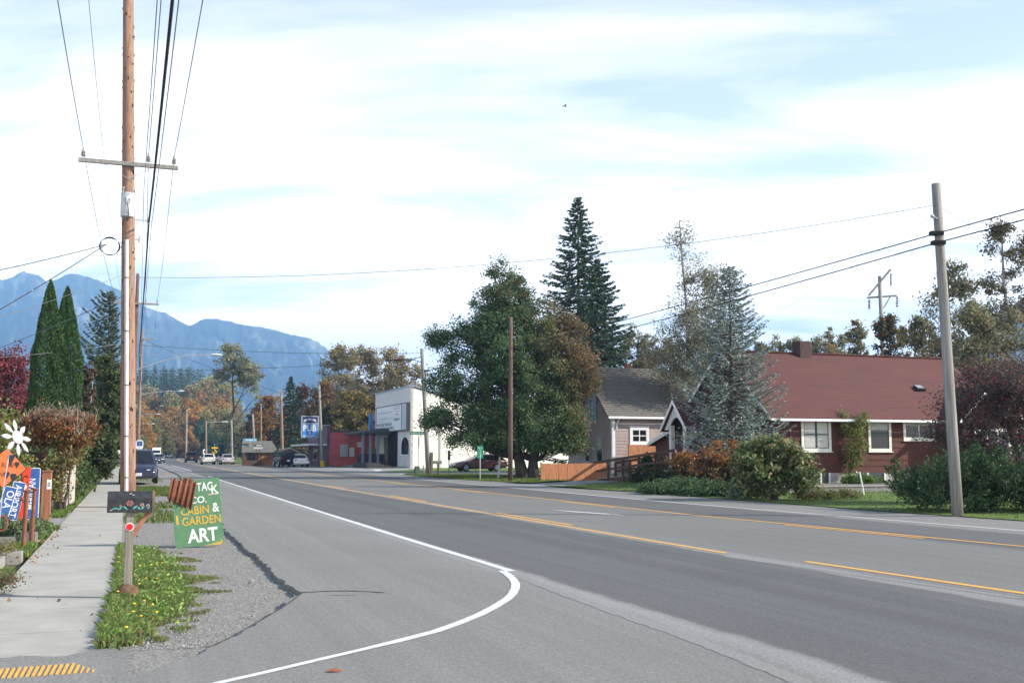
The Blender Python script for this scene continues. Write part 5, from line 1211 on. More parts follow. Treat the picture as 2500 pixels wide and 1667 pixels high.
b = MB(); b.face((0, 0, 0), (0, 5.6, 0), (0, 5.6, 2.1), (0, 0, 3.6)); b.face((0, 5.6, 0), (5, 5.6, 0), (5, 5.6, 2.1), (0, 5.6, 2.1)); b.face((0, 0, 0), (5, 0, 0), (5, 0, 3.6), (0, 0, 3.6)); b.build('wall', mat('lean_to_wall', (0.10, 0.045, 0.04), .85, .2, 3, .2, stretch=(1, 1, 5)), lt)
b = MB(); roof_slope(b, (5, 6.0, 2.02), (-.3, 6.0, 2.02), (5, -.05, 3.72), (-.3, -.05, 3.72), .2, .06, .01); b.build('roof', RRF, lt)
b = MB(); b.prism([(-.33, 6.05, 1.95), (-.33, 6.05, 2.13), (-.33, -.1, 3.84), (-.33, -.1, 3.62)], (.03, 0, 0)); b.build('rake_board', WHITE, lt)
LW = Wall((0, 5.6), (0, -1), (-1, 0)); LW.window(lt, 1.9, .75, 2.6, 1.75, fr=.1, m=WHITE, rows=1); LW.window(lt, 3.7, 1.3, 4.6, 2.9, fr=.11, m=WHITE, rows=2)
rp = thing('ramp', 'brown wooden wheelchair ramp with railings climbing to the porch', 'ramp', R(25.5, 47.1), A)
BRN = mat('brown_rail', (0.105, 0.062, 0.042), .85, .25, 6, .2)
b = MB(); b.prism([(0, 9.6, -.05), (0, 9.6, .03), (0, 0, .70), (0, 0, -.05)], (1.3, 0, 0)); b.build('ramp_floor', BRN, rp)
b = MB(); b.prism([(-.03, 9.6, .035), (-.03, 9.6, .075), (-.03, 0, .745), (-.03, 0, .705)], (1.33, 0, 0)); b.build('decking', mat('grey_deck', (0.34, 0.33, 0.32), .85, .15, 5), rp)
for xx in (-.05, 1.3):
    b = MB(); b.bar((xx, 9.6, .98), (xx, 0, 1.68), .10, .14); b.build('top_rail', BRN, rp); b = MB(); b.bar((xx, 9.6, .5), (xx, 0, 1.2), .06, .12); b.build('mid_rail', BRN, rp)
    for k in range(6):
        y = 9.55 - k * 1.9; z = (9.6 - y) / 9.6 * .70; b = MB(); b.box(xx - .06, y - .06, -.05 if k < 1 else z - .3, xx + .06, y + .06, z + 1.02); b.build('post', BRN, rp)

# grey-mauve house with shake roof
GNn, GSs, GWd, GL = 28.2, 60.0, 7.0, 10.5
gh = thing('grey_house', 'mauve clapboard house with mossy grey shake roof behind the orange board fence', 'house', R(GNn, GSs), A)
MV = mat('mauve_boards', (0.37, 0.295, 0.275), .8, .1, 2, .15); GE, GR_ = 4.02, 7.0
b = MB(); lap_wall(b, (0, 0), (GL, 0), .3, GE + .15, .20, (0, -1), lap=.022); gx2 = lambda z: max(0, (z - GE) / (GR_ - GE) * GWd / 2)
lap_wall(b, (0, GWd), (0, 0), .3, GR_, .20, (-1, 0), x0f=lambda z: gx2(z), x1f=lambda z: GWd - gx2(z), lap=.022); b.face((0, GWd, 0), (GL, GWd, 0), (GL, GWd, GE), (0, GWd, GE)); b.face((GL, 0, 0), (GL, GWd, 0), (GL, GWd, GE), (GL, GWd / 2, GR_), (GL, 0, GE)); b.build('wall', MV, gh)
b = MB(); b.box(.03, .03, -.2, GL - .03, GWd - .03, .32); b.build('foundation', FND, gh)
SHK = mat('shake_roof', (0.20, 0.185, 0.16), .95, .3, 5, .5, stretch=(4, 1, 1), col2=(0.105, 0.10, 0.085), detail=6)
b = MB(); e2 = .35; d2 = (GR_ - GE) / (GWd / 2) * e2; roof_slope(b, (-.5, -e2, GE - d2 + .12), (GL + .3, -e2, GE - d2 + .12), (-.5, GWd / 2, GR_ + .12), (GL + .3, GWd / 2, GR_ + .12), .21, .10, .035, 4); roof_slope(b, (GL + .3, GWd + e2, GE - d2 + .12), (-.5, GWd + e2, GE - d2 + .12), (GL + .3, GWd / 2, GR_ + .12), (-.5, GWd / 2, GR_ + .12), .3, .10, .03, 5)
rf2 = b.build('roof', SHK, gh)
b = MB(); b.box(2.75, GWd / 2 + .1, GR_ - .2, 3.1, GWd / 2 + .45, GR_ + .42); b.build('chimney', mat('red_brick', (0.22, 0.085, 0.065), .9, .3, 12), rf2)
zg2 = GE - d2 + .06; b = MB(); b.box(-.45, -e2 - .1, zg2 - .13, GL + .3, -e2 - .003, zg2 + .02); b.build('gutter', WHITE, gh)
b = MB(); b.box(-.035, -.05, .3, .15, -.024, GE - .1); b.box(-.05, -.05, .3, -.024, .14, GE - .1); b.build('corner_board', WHITE, gh)
b = MB(); b.tube([(.3, -e2 - .04, zg2 - .1), (.3, -.3, zg2 - .2), (.24, -.09, zg2 - .5), (.24, -.09, zg2 - .75)], .05, 7); b.build('downspout', WHITE, gh, smooth=True)
FW = Wall((0, 0), (1, 0), (0, -1)); w0_, w1_ = on_s(1537, 1042, GSs), on_s(1584, 1085, GSs); FW.window(gh, w0_[0] - GNn, w1_[1], w1_[0] - GNn, w0_[1], fr=.17, m=WHITE, cols=2, rows=2, head=.07)
LWg = Wall((0, GWd), (0, -1), (-1, 0)); SHTR = mat('shaded_trim', (0.36, 0.36, 0.34), .6)  # white gable trim greyed, the shade of that side put into its colour
for (x0_, y0_, x1_, y1_) in ((1428, 1062, 1443, 1131), (1456, 1062, 1474, 1131), (1440, 953, 1457, 1031)):
    p_, q_ = on_n(x0_, y0_, GNn), on_n(x1_, y1_, GNn); t0, t1 = GSs + GWd - p_[0], GSs + GWd - q_[0]
    LWg.window(gh, max(.3, t0), max(.5, q_[1]), min(GWd - .2, t1), p_[1], fr=.12, m=SHTR, rows=2, curtain=(LACE, .5, ((.1, .8),)) if y0_ > 1000 else None)

f1 = board_fence('board_fence', 'orange cedar board fence along the drive before the mauve house', 22.0, 56.3, 26.1, 56.3, .96, FENCE, .135, (0.05, 3.9), FENCE, z=0)
f2 = board_fence('board_fence', 'short orange board panel against the mauve house below its small window', 29.0, 59.4, 30.95, 59.4, 2.05, FENCE, .15, (0.05, 1.9), FENCE, z=0)

# theatre turned restaurant
TN, TS = 27.9, 108.8
th = thing('theater_building', 'cream building with a marquee letter board on its shaded front', 'building', R(TN, TS), A)
CRM = mat('cream_stucco', (0.87, 0.83, 0.73), .9, .03, 1.2, .15); SFR = mat('shaded_front', (0.60, 0.60, 0.57), .85, .06, 1.2)  # road front painted greyer than the cream side: its shade is in the colour
TH, DPF, TLn = 8.45, 17.0, 28.0
def tz(x): return TH - .28 * x if x < 9 else TH - 2.52
b = MB(); b.add([(0, 0, -.1), (TLn, 0, -.1), (TLn, 0, tz(20)), (9, 0, tz(9)), (0, 0, TH)], [(0, 1, 2, 3, 4)]); b.add([(0, DPF, -.1), (TLn, DPF, -.1), (TLn, DPF, tz(20)), (9, DPF, tz(9)), (0, DPF, TH)], [(0, 1, 2, 3, 4)]); b.face((TLn, 0, -.1), (TLn, DPF, -.1), (TLn, DPF, tz(20)), (TLn, 0, tz(20))); b.build('side_wall', CRM, th)
b = MB(); b.box(-.02, 0.0, -.1, .28, DPF, 3.75); b.box(-.02, 0.0, 3.75, .28, DPF, TH + .02); b.build('front_wall', SFR, th)
b = MB(); b.box(-.10, -.12, TH + .022, .3, DPF + .1, TH + .18); b.prism([(.3, -.12, TH + .04), (9, -.12, tz(9) + .02), (TLn, -.12, tz(9) + .02), (TLn, -.12, tz(9) + .18), (9, -.12, tz(9) + .18), (.3, -.12, TH + .18)], (0, .10, 0)); b.build('roof_flashing', mat('blue_flashing', (0.30, 0.36, 0.42), .45, metal=.5), th)
b = MB(); b.prism([(.28, .0, TH + .1), (9, .0, tz(9) + .1), (TLn, .0, tz(9) + .1), (TLn, DPF, tz(9) + .1), (9, DPF, tz(9) + .1), (.28, DPF, TH + .1)], (0, 0, .02)); b.build('roof', mat('roof_felt', (0.16, 0.16, 0.16), .9), th)
FWt = Wall((-.02, 0), (0, 1), (-1, 0))
def onf(px, py): s_, z_ = on_n(px, py, TN - .25); return s_ - TS, z_
sx1, sz1 = onf(921.5, 995); sx0, sz0 = onf(1001.5, 1050)
sx0 = .18
mq = thing('letter_board', 'white marquee letter board with black changeable letters on the shaded theater front', 'sign board', R(TN - .02, TS + sx0, sz0), A)
bw_ = sx1 - sx0; bh = sz1 - sz0
b = MB(); b.box(-.42, 0, 0, 0, bw_, bh); b.build('cabinet', mat('marquee_frame', (0.13, 0.14, 0.16), .5), mq, bevel=.03)
b = MB(); b.box(-.43, bw_ * .155, .12, -.423, bw_ * .965, bh - .14); fc = b.build('face', mat('marquee_face', (0.70, 0.74, 0.74), .4), mq)
b = MB(); b.box(-.43, .10, .12, -.424, bw_ * .13, bh - .14); b.build('side_panel', mat('marquee_side', (0.45, 0.5, 0.5), .5), mq)
RX, RY = (0, -1, 0), (0, 0, 1)
def mt(bm, t, fx, fz, h, w, bold=.02):       # fx from the left edge of the white face
    y = bw_ * .965 - fx * bw_ * .81; letters(bm, t, (-.436, y, .12 + (bh - .26) * (1 - fz)), RX, RY, h * bh, w * bw_ * .81, bold)
b = MB(); mt(b, 'RESTAURANT & LOUNGE', .34, .24, .05, .58, .01); mt(b, 'RICOS PIZZA', .34, .735, .095, .64, .03); mt(b, 'GO SEAHAWKS', .37, .895, .095, .72, .03); mt(b, 'YELP', .835, .57, .095, .24, .04)
b.box(-.437, bw_ * .4, .12 + (bh - .26) * .52, -.434, bw_ * .93, .12 + (bh - .26) * .53)
b.m = 1; mt(b, 'VOTED', .84, .04, .035, .22); mt(b, 'BEST PIZZA', .84, .14, .045, .24, .03); mt(b, 'BAR', .86, .25, .04, .12); mt(b, 'FOOD', .86, .37, .055, .14, .03)
b.build('lettering', [INK, mat('marquee_red', (0.42, 0.06, 0.10), .6)], fc)
b = MB(); b.tube([(3.2, -.06, -.1), (3.2, -.06, 4.6)], .035, 6); b.tube([(1.15, -.05, 3.2), (1.15, -.05, 6.2)], .02, 6); b.build('wall_pipe', CONC, th)
b = MB(); b.box(14.6, -.12, 2.2, 15.4, -.002, 2.8); b.build('wall_vent', STEEL, th)
JNT = mat('joint_lines', (0.62, 0.59, 0.51), .9)
b = MB()
for k in range(1, 11): z = .2 + k * .62; b.box(.31, -.006, z, (8.6 if z < 6.0 else (TH - z) / .28 - .3), -.001, z + .018)
b.build('block_joints', JNT, th)
# doorway, pillar, pointed window
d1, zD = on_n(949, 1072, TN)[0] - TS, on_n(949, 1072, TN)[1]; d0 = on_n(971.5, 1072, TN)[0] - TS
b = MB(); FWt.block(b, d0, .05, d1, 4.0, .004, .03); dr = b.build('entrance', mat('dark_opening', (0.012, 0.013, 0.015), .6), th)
b = MB(); FWt.block(b, d1 + .05, .9, d1 + 2.0, 3.3, .004, .05); b.build('display_window', mat('poster_glass', (0.12, 0.16, 0.15), .3), th)
b = MB(); FWt.block(b, d1 + .05, .0, d1 + 2.0, .88, .004, .04); b.build('brick_base', mat('red_brick2', (0.20, 0.10, 0.085), .9, .3, 12), th)
a1 = on_n(981, 1100, TN)[0] - TS; a0 = on_n(998, 1100, TN)[0] - TS; za, zb_ = on_n(990, 1109, TN)[1], on_n(990, 1067, TN)[1]
pts = [(a0, za), (a1, za)] + [(a1 - (a1 - a0) / 2 * (1 - math.cos(t)), za + (zb_ - za) * (.5 + .5 * math.sin(t))) for t in np.linspace(0, math.pi / 2, 7)] + [(a0 + (a1 - a0) / 2 * (1 - math.cos(t)), za + (zb_ - za) * (.5 + .5 * math.sin(t))) for t in np.linspace(math.pi / 2, 0, 7)[1:]]
b = MB(); b.prism([FWt.p(t, z, .004) for t, z in pts], Vector((-.03, 0, 0))); pwn = b.build('pointed_window', GLASS, th)
b = MB(); FWt.block(b, a0 - .1, za - .12, a1 + .1, za - .005, .004, .10); b.build('sill', WHITE, pwn)
b = MB(); FWt.block(b, d1 + 2.05, .0, d1 + 3.2, 3.7, .004, .12); b.build('pillar', SFR, th)
pc = thing('porch_canopy', 'dark roofed open porch with three blue grey posts at the left end of the theater', 'porch', R(24.6, 116.6), A)
BGP = mat('blue_grey_post', (0.16, 0.21, 0.26), .6, .1, 4)
for px in (886, 904, 923):
    nx_ = on_s(px, 1100, 117.2)[0] - 24.6; b = MB(); b.box(nx_ - .13, .5, .1, nx_ + .13, .78, 3.66); b.build('post', BGP, pc, bevel=.02)
b = MB(); b.prism([(-.6, 0, 3.64), (-.6, 0, 3.82), (1.9, 0, 4.25), (3.2, 0, 4.2), (3.2, 0, 3.64)], (0, 8.3, 0)); b.build('roof', mat('canopy_dark', (0.06, 0.07, 0.07), .8), pc)
b = MB(); b.box(-.5, .95, .7, 2.6, 1.05, 1.45); b.box(-.5, .9, .15, 2.6, .98, .7); b.build('railing_panel', mat('panel_dark', (0.07, 0.06, 0.055), .8, .3, 3), pc)
b = MB(); b.box(-.6, .1, -.1, 3.2, 8.3, .15); b.build('floor', CONC, pc)
pl_ = thing('planter_wall', 'dark low planter wall in front of the porch posts', 'planter', R(23.2, 108.2), A)
b = MB(); b.prism([(0, 0, -.1), (4.2, 0, -.1), (4.2, 0, .12), (2.2, 0, .16), (1.3, 0, .52), (0, 0, .55)], (0, 7.6, 0)); b.build('kerb', mat('dark_planter', (0.055, 0.058, 0.055), .9, .4, 4, .4), pl_)
bs_ = thing('blade_sign', 'narrow upright blue sign standing on the porch roof', 'sign', R(25.9, 119.5, 3.95), A); b = MB(); b.box(-.12, -.28, 0, .30, .28, 2.05); b.build('panel', mat('blade_blue', (0.04, 0.17, 0.42), .5), bs_, bevel=.03)

# pub
PN, PS = 22.1, 125.6
pb = thing('pub_building', 'red low pub building with a purple front and white canopy edge', 'building', R(PN, PS), A)
PRD = mat('pub_red', (0.46, 0.11, 0.112), .85, .14, 1.5, .2); PPU = mat('pub_purple', (0.13, 0.085, 0.105), .85, .12, 2)
b = MB(); b.box(.3, 0, -.2, 24, 14, 4.0); b.build('wall', PRD, pb)
b = MB(); b.box(0, -.06, -.2, .3, 14, 4.75); b.build('front', PPU, pb)
b = MB(); b.box(.32, -.1, 4.0, 24, 14, 4.14); b.build('roof_edge', mat('roof_edge', (0.10, 0.09, 0.09), .8), pb)
b = MB(); b.box(-.08, -.1, 4.755, .35, 14, 4.87); b.build('parapet_cap', mat('parapet_grey', (0.22, 0.27, 0.27), .6), pb)
b = MB(); b.box(-2.2, -.05, 2.42, -.005, 14, 2.62); b.build('canopy', mat('canopy_white', (0.62, 0.64, 0.66), .6), pb)
PWl = Wall((0, 0), (0, 1), (-1, 0))
for t in (1.2, 6.2): PWl.window(pb, t, .6, t + 3.2, 2.2, fr=.15, m=BGP, rows=1, cols=2)
PSd = Wall((.3, 0), (1, 0), (0, -1))
b = MB(); PSd.block(b, 1.3, 1.1, 2.15, 2.55, 0, .3); b.build('meter_cabinet', mat('cab_grey', (0.34, 0.38, 0.40), .5), pb, bevel=.02)
b = MB(); PSd.block(b, 2.35, 1.1, 2.95, 2.2, 0, .28); b.build('meter_cabinet', mat('cab_pale', (0.48, 0.51, 0.52), .5), pb, bevel=.02)
b = MB(); PSd.block(b, 3.3, 2.25, 3.85, 2.85, 0, .25); b.build('vent_box', mat('cab_white', (0.6, 0.58, 0.54), .5), pb)
b = MB(); PSd.block(b, 2.4, 2.2, 2.5, 4.0, .0, .1); b.build('pipe', PRD, pb)
b = MB(); PSd.block(b, 7, 3.35, 16, 3.75, 0, .6); b.build('white_fascia', WHITE, pb)
o = board_fence('board_fence', 'grey brown board fence against the red side wall of the pub', PN + 4.7, PS - .6, PN + 11, PS - .6, 2.3, mat('brown_grey_boards', (0.22, 0.17, 0.14), .9, .3, 3), .3, (0.1, 3), z=-.1)
sgn = thing('pub_sign', 'tall blue pub sign with white lettering on a steel post', 'sign', R4B + Vector((-.6, .7, 0)), A)
w1, w0 = at(738, 1015, R4B.y), at(777, 1069, R4B.y); lx = toloc(sgn.location, (w1 + w0) / 2); sw_, sh_ = 1.95, (w1.z - w0.z)
b = MB(); b.box(lx.x - sw_ / 2, -.2, lx.z - sh_ / 2, lx.x + sw_ / 2, .2, lx.z + sh_ / 2); b.build('cabinet', mat('sign_frame', (0.36, 0.40, 0.44), .5), sgn, bevel=.03)
ztop, zbot = lx.z + sh_ / 2 - .09, lx.z - sh_ / 2 + .07; zmid = ztop - .33 * (ztop - zbot)
b = MB(); b.box(lx.x - sw_ / 2 + .12, -.215, zmid + .07, lx.x + sw_ / 2 - .1, -.205, ztop); f_1 = b.build('name_panel', mat('navy_panel', (0.018, 0.022, 0.12), .4), sgn)
b = MB(); b.box(lx.x - sw_ / 2 + .12, -.215, zbot, lx.x + sw_ / 2 - .1, -.205, zmid - .05); f_2 = b.build('pub_panel', mat('pub_panel_blue', (0.05, 0.22, 0.52), .4, .25, 1), sgn)
b = MB(); letters(b, 'SKYRIVER', (lx.x, -.225, (zmid + ztop) / 2 - .12), X, Zd, .27, 1.5, .02, arch=.2); b.build('lettering', mat('pale_letter', (0.68, 0.72, 0.70), .5), f_1)
b = MB(); letters(b, 'PUB', (lx.x - .02, -.225, zmid - .52), X, Zd, .72, 1.5, .025); letters(b, 'EATERY', (lx.x, -.225, zbot + .17), X, Zd, .17, 1.5, .02); b.m = 1; letters(b, '&', (lx.x, -.225, zbot + .5), X, Zd, .26, .24, .03); b.build('lettering', [MATS['pale_letter'], mat('pink_letter', (0.62, 0.45, 0.55), .5)], f_2)
b = MB(); b.box(lx.x + sw_ / 2 + .03, -.06, -.1, lx.x + sw_ / 2 + .17, .06, lx.z + sh_ / 2 - .1); b.box(lx.x - .3, -.05, lx.z + .4, lx.x + sw_ / 2 + .16, .05, lx.z + .5); b.build('steel_post', mat('post_brown', (0.12, 0.08, 0.09), .7), sgn)

# low brown building, its signs, and the small white gabled booth
kb = thing('low_brown_building', 'low brown building with a broad grey roof behind far poles', 'building', G(632, 1136.5), A)
x0 = toloc(kb.location, at(590, 1100, kb.location.y)).x; x1 = toloc(kb.location, at(675, 1100, kb.location.y)).x
b = MB(); b.box(x0 + .3, 0, -.1, x1 - .2, 3, 1.75); b.build('wall', mat('brown_wall', (0.26, 0.115, 0.055), .85, .3, 1.2), kb); b = MB(); b.box(x0 + .3, -.04, -.1, x0 + 2.3, -.005, 1.7); b.build('dark_front', BRN, kb)
b = MB(); b.prism([(x0 - .1, -.3, 1.62), (x1 + .3, -.3, 1.62), (x1 - .3, 1.4, 3.0), (x0 + .1, 1.4, 3.0)], (0, .12, .05)); b.build('roof', mat('grey_roof', (0.125, 0.125, 0.112), .9, .12, 3), kb)
b = MB(); b.box(x0 + .6, -.07, .7, x0 + 1.9, -.045, 1.4); b.build('window', GLASS, kb)
bb = thing('roof_sign', 'light blue oblong sign standing at the top of the low brown building roof', 'sign', kb.location + R(0, .5) , A)
p_, q_ = toloc(bb.location, at(594, 1070, kb.location.y)), toloc(bb.location, at(628, 1077.5, kb.location.y)); b = MB(); b.box(p_.x, -.05, q_.z, q_.x, .05, p_.z); pnl = b.build('panel', mat('sky_panel', (0.14, 0.33, 0.48), .5), bb); b = MB(); b.box((p_.x + q_.x) / 2 - .05, -.03, 1.2, (p_.x + q_.x) / 2 + .05, .03, q_.z); b.build('post', STEEL, bb)
b = MB(); b.box(p_.x + .25, -.058, q_.z + .1, p_.x + 1.15, -.052, q_.z + .28); b.box(p_.x + 1.3, -.058, q_.z + .1, q_.x - .15, -.052, q_.z + .26); b.build('pale_band', mat('pale_blue_letter', (0.42, 0.56, 0.64), .5), pnl)
b2 = thing('post_sign', 'dark two line sign with pale lettering on posts before the low brown building', 'sign', kb.location - R(0, 1.2), A); yb_ = kb.location.y - 1
p_, q_ = toloc(b2.location, at(618, 1084, yb_)), toloc(b2.location, at(641, 1097, yb_)); b = MB(); b.box(p_.x, -.05, q_.z, q_.x, .05, p_.z); pnl = b.build('panel', mat('brown_panel', (0.10, 0.085, 0.085), .6), b2)
b = MB(); b.box(p_.x, -.056, q_.z + .06, q_.x, -.051, q_.z + .30); b.box(p_.x + .3, -.056, q_.z + .42, q_.x - .1, -.051, q_.z + .56); b.build('pale_band', mat('pale_band', (0.48, 0.47, 0.46), .6), pnl)
b = MB(); b.box(p_.x + .3, .0, -.1, p_.x + .38, .08, q_.z); b.box(q_.x - .4, .0, -.1, q_.x - .32, .08, q_.z); b.build('post', BRN, b2)
bo_ = thing('gabled_booth', 'small booth with a white trimmed gable behind the parked cars', 'booth', G(712, 1135), A)
b = MB(); b.add([(-1.1, 0, 0), (1.1, 0, 0), (1.1, 0, 1.4), (-.1, 0, 2.05), (-1.1, 0, 1.95)], [(0, 1, 2, 3, 4)]); b.box(-1.1, .01, 0, 1.1, 2, 1.4); b.build('wall', mat('booth_wall', (0.32, 0.14, 0.09), .8), bo_)
b = MB(); b.prism([(-1.3, -.2, 1.95), (-1.3, -.2, 2.1), (-.05, -.2, 2.22), (1.45, -.2, 1.35), (1.35, -.2, 1.2), (-.1, -.2, 2.06)], (0, 2.4, 0)); b.build('roof', mat('booth_trim', (0.55, 0.54, 0.48), .7), bo_)

# ------------------------------------------------------------------ signs and small roadside things
def post_sign(name, label, cat, base, h, pr=.03, pm=None):
    o = thing(name, label, cat, base, A); b = MB(); b.tube([(0, 0, -.1), (0, 0, h)], pr, 8); b.build('post', pm or STEEL, o); return o
g = G(1021, 1158); o = post_sign('street_sign', 'green street name sign and edge-on stop sign on a thin post before the cream wall', 'street sign', g, 2.95)
z = at(1021, 1057, g.y).z; b = MB(); b.box(-.62, -.012, z - .115, .62, .012, z + .115); bl = b.build('name_blade', SIGNG, o)
bl.rotation_euler = (0, 0, -A * .6); b = MB(); letters(b, '168TH AVE SE', (0, -.016, z), X, Zd, .12, 1.05, .01); b.build('lettering', WHITE, bl)
b = MB(); b.prism([(.03, .38 * math.cos(t), 2.35 + .38 * math.sin(t)) for t in [math.pi / 8 + k * math.pi / 4 for k in range(8)]], (.012, 0, 0)); so_ = b.build('stop_plate', mat('stop_red', (0.45, 0.02, 0.02), .5), o); so_.rotation_euler = (0, 0, -.20)
def util(px, py, name, label, cat): g = G(px, py); return thing(name, label, cat, g, A)
o = util(1018, 1159, 'utility_cabinet', 'dark green utility cabinet at the foot of the street sign', 'utility box'); b = MB(); b.prism([(-.2, -.2, 0), (.2, -.2, 0), (.2, .2, 0), (-.2, .2, 0)], (0, 0, .05)); b.add([(-.19, -.19, .05), (.19, -.19, .05), (.19, .19, .05), (-.19, .19, .05), (-.15, -.15, .62), (.15, -.15, .62), (.15, .15, .62), (-.15, .15, .62)], [(0, 1, 5, 4), (1, 2, 6, 5), (2, 3, 7, 6), (3, 0, 4, 7), (4, 5, 6, 7)]); b.build('cabinet', mat('cabinet_green', (0.07, 0.10, 0.075), .7), o, bevel=.02)
o = util(1034, 1157, 'bollard', 'short grey post between the green cabinet and the leaning pole', 'post'); b = MB(); b.tube([(0, 0, -.1), (0, 0, .6), (0, 0, .62)], [.05, .05, .03], 10); b.build('stub', POLEG, o)
o = util(1053, 1160, 'wood_post', 'square brown wooden post close beside the leaning pole', 'post'); b = MB(); b.box(-.09, -.09, -.1, .09, .09, 1.6); b.build('stub', mat('post_taupe', (0.15, 0.115, 0.095), .9), o, bevel=.01)
o = util(1069, 1162, 'roadside_mailbox', 'grey mailbox on a brown post beside the far street corner', 'mailbox'); b = MB(); b.box(-.05, -.05, -.1, .05, .05, .82); b.build('post', BRN, o); b = MB(); b.prism([(p[0] * 1.1, p[1] * 1.15, p[2] + .82) for p in arch(-.28, .1, .12, .1)], (.55, 0, 0)); b.build('box', mat('mailbox_grey', (0.17, 0.17, 0.16), .5), o)
o = util(1096, 1164, 'marker_post', 'thin marker post topped with a small red ball left of the wagon', 'post'); b = MB(); b.tube([(0, 0, -.1), (0, 0, 1.75)], .03, 7); b.build('stub', mat('marker_grey', (0.2, 0.18, 0.16), .7), o); b = MB(); b.box(-.07, -.05, 1.1, .07, .05, 1.7); b.build('box', BRN, o); b = MB(); b.ball((.02, 0, 1.9), .06); b.build('red_ball', mat('ball_red', (0.4, 0.04, 0.03), .5), o, smooth=True)
g = G(1172, 1172); o = post_sign('mile_marker', 'narrow green mile marker sign on a steel post before the wagon', 'sign', g, 1.5, .035); z1, z0 = at(1172, 1088, g.y).z, at(1172, 1119, g.y).z
b = MB(); b.box(-.19, -.015, z0, .19, .0, z1); pn_ = b.build('panel', SIGNG, o); b = MB(); letters(b, 'MILE', (0, -.019, z1 - .12), X, Zd, .09, .26); letters(b, '2', (0, -.019, z1 - .33), X, Zd, .17, .12); letters(b, '4', (0, -.019, z1 - .57), X, Zd, .17, .12); b.build('lettering', mat('sign_pale', (.35, .55, .45), .5), pn_)
g = G(1216, 1168); o = thing('hydrant_marker', 'white marker post with an orange top beside the dark brown pole', 'post', g, 0); b = MB(); b.bar((0, 0, -.1), (.12, 0, 1.55), .12, .08, up=(0, 1, 0)); b.build('stub', mat('post_white', (0.55, 0.56, 0.55), .6), o); b = MB(); b.bar((.12, 0, 1.45), (.20, 0, 2.05), .15, .09, up=(0, 1, 0)); b.build('orange_top', mat('orange_top', (0.65, 0.12, 0.03), .6), o)
wire('guy_wire', 'slack grey guy wire slanting to the ground behind the mile marker', [at(1133, 1085, 66), G(1170, 1167)], .018, .02, WIREG)
o = util(523, 1127, 'warning_sign', 'yellow diamond warning sign with a black arrow and plaque by the far road', 'sign'); dd = o.location.y; z0 = at(523, 1108, dd).z; z1 = at(523, 1096, dd).z; zm = (z0 + z1) / 2; r_ = (z1 - z0) / 2 * 1.1
b = MB(); b.tube([(0, .05, -.1), (0, .05, z1 + 1.0)], .05, 6); b.build('post', STEEL, o); b = MB(); b.prism([(0, 0, zm - r_), (r_, 0, zm), (0, 0, zm + r_), (-r_, 0, zm)], (0, .03, 0)); dm = b.build('diamond', SIGNY, o); b = MB(); b.box(-r_ * 1.1, 0, zm + r_ + .06, r_ * 1.15, .03, zm + r_ + .3); b.build('plaque', SIGNY, o)
b = MB(); b.bar((.12, -.01, zm - .45), (.12, -.01, zm + .15), .14, .01, up=(0, 1, 0)); b.add([(-.45, -.015, zm + .12), (-.02, -.015, zm - .22), (-.02, -.015, zm + .42)], [(0, 1, 2)]); b.bar((-.1, -.012, zm + .1), (.18, -.012, zm + .1), .14, .01); b.build('arrow', INK, dm)
o = util(500, 1126, 'road_sign', 'small white sign on a thin post left of the yellow diamond', 'sign'); dd = o.location.y; z = at(501, 1103, dd).z; b = MB(); b.tube([(0, .05, -.1), (0, .05, z + .4)], .05, 6); b.build('post', STEEL, o); b = MB(); b.box(-.38, 0, z - .5, .38, .03, z + .5); b.build('panel', WHITE, o); b = MB(); b.box(-.2, -.01, z - .2, .1, -.001, z + .2); b.build('symbol', INK, o)
g = G(610, 1135); o = post_sign('bus_stop_sign', 'white bus stop sign with a blue symbol right of the road', 'sign', g, 3.2, .05); z = at(608, 1095.5, g.y).z; b = MB(); b.prism([(x - .08, -.03, z_ + z - .33) for x, _, z_ in rrect(.46, .66, .15)], (0, .02, 0)); p_ = b.build('panel', WHITE, o); b = MB(); b.box(-.2, -.036, z - .14, .06, -.031, z + .1); b.box(-.1, -.036, z + .1, .06, -.031, z + .2); b.build('symbol', SIGNB, p_)
g = at(338, 1162, 70); g.z = -.05; o = post_sign('bus_stop_sign', 'blue and white bus stop sign peeking out right of the nearest pole', 'sign', g, 2.5, .04); z = at(337, 1083, 70).z; b = MB(); b.prism([(x, -.03, z_ + z - .3) for x, _, z_ in rrect(.46, .6, .15)], (0, .02, 0)); p_ = b.build('panel', WHITE, o); b = MB(); b.box(-.17, -.036, z - .1, .17, -.031, z + .22); b.build('symbol', SIGNB, p_)
g = at(296, 1150, 60); g.z = -.05; o = post_sign('roadside_sign', 'small white and orange sign left of the nearest utility pole', 'sign', g, 1.9, .04); z = at(294, 1106, 60).z; b = MB(); b.box(-.22, -.05, z - .2, .24, -.03, z + .22); p_ = b.build('panel', WHITE, o); b = MB(); b.box(-.27, -.055, z - .2, -.222, -.025, z + .2); b.build('edge', ORG, p_)
gr = thing('guardrail', 'steel guardrail along the far bend behind the cream wagon', 'guardrail', G(540, 1128), A); P_ = [toloc(gr.location, at(x, 1118, d)) for x, d in ((536, 175), (526, 190), (515, 215), (505, 250), (495, 300))]
for p_ in P_: p_.z = .6
b = MB(); b.tube(P_, .2, 6); b.build('rail', STEEL, gr)
for p_ in P_:
    b = MB(); b.box(p_.x - .1, p_.y - .1, -.1, p_.x + .1, p_.y + .1, .55); b.build('post', BRN, gr)
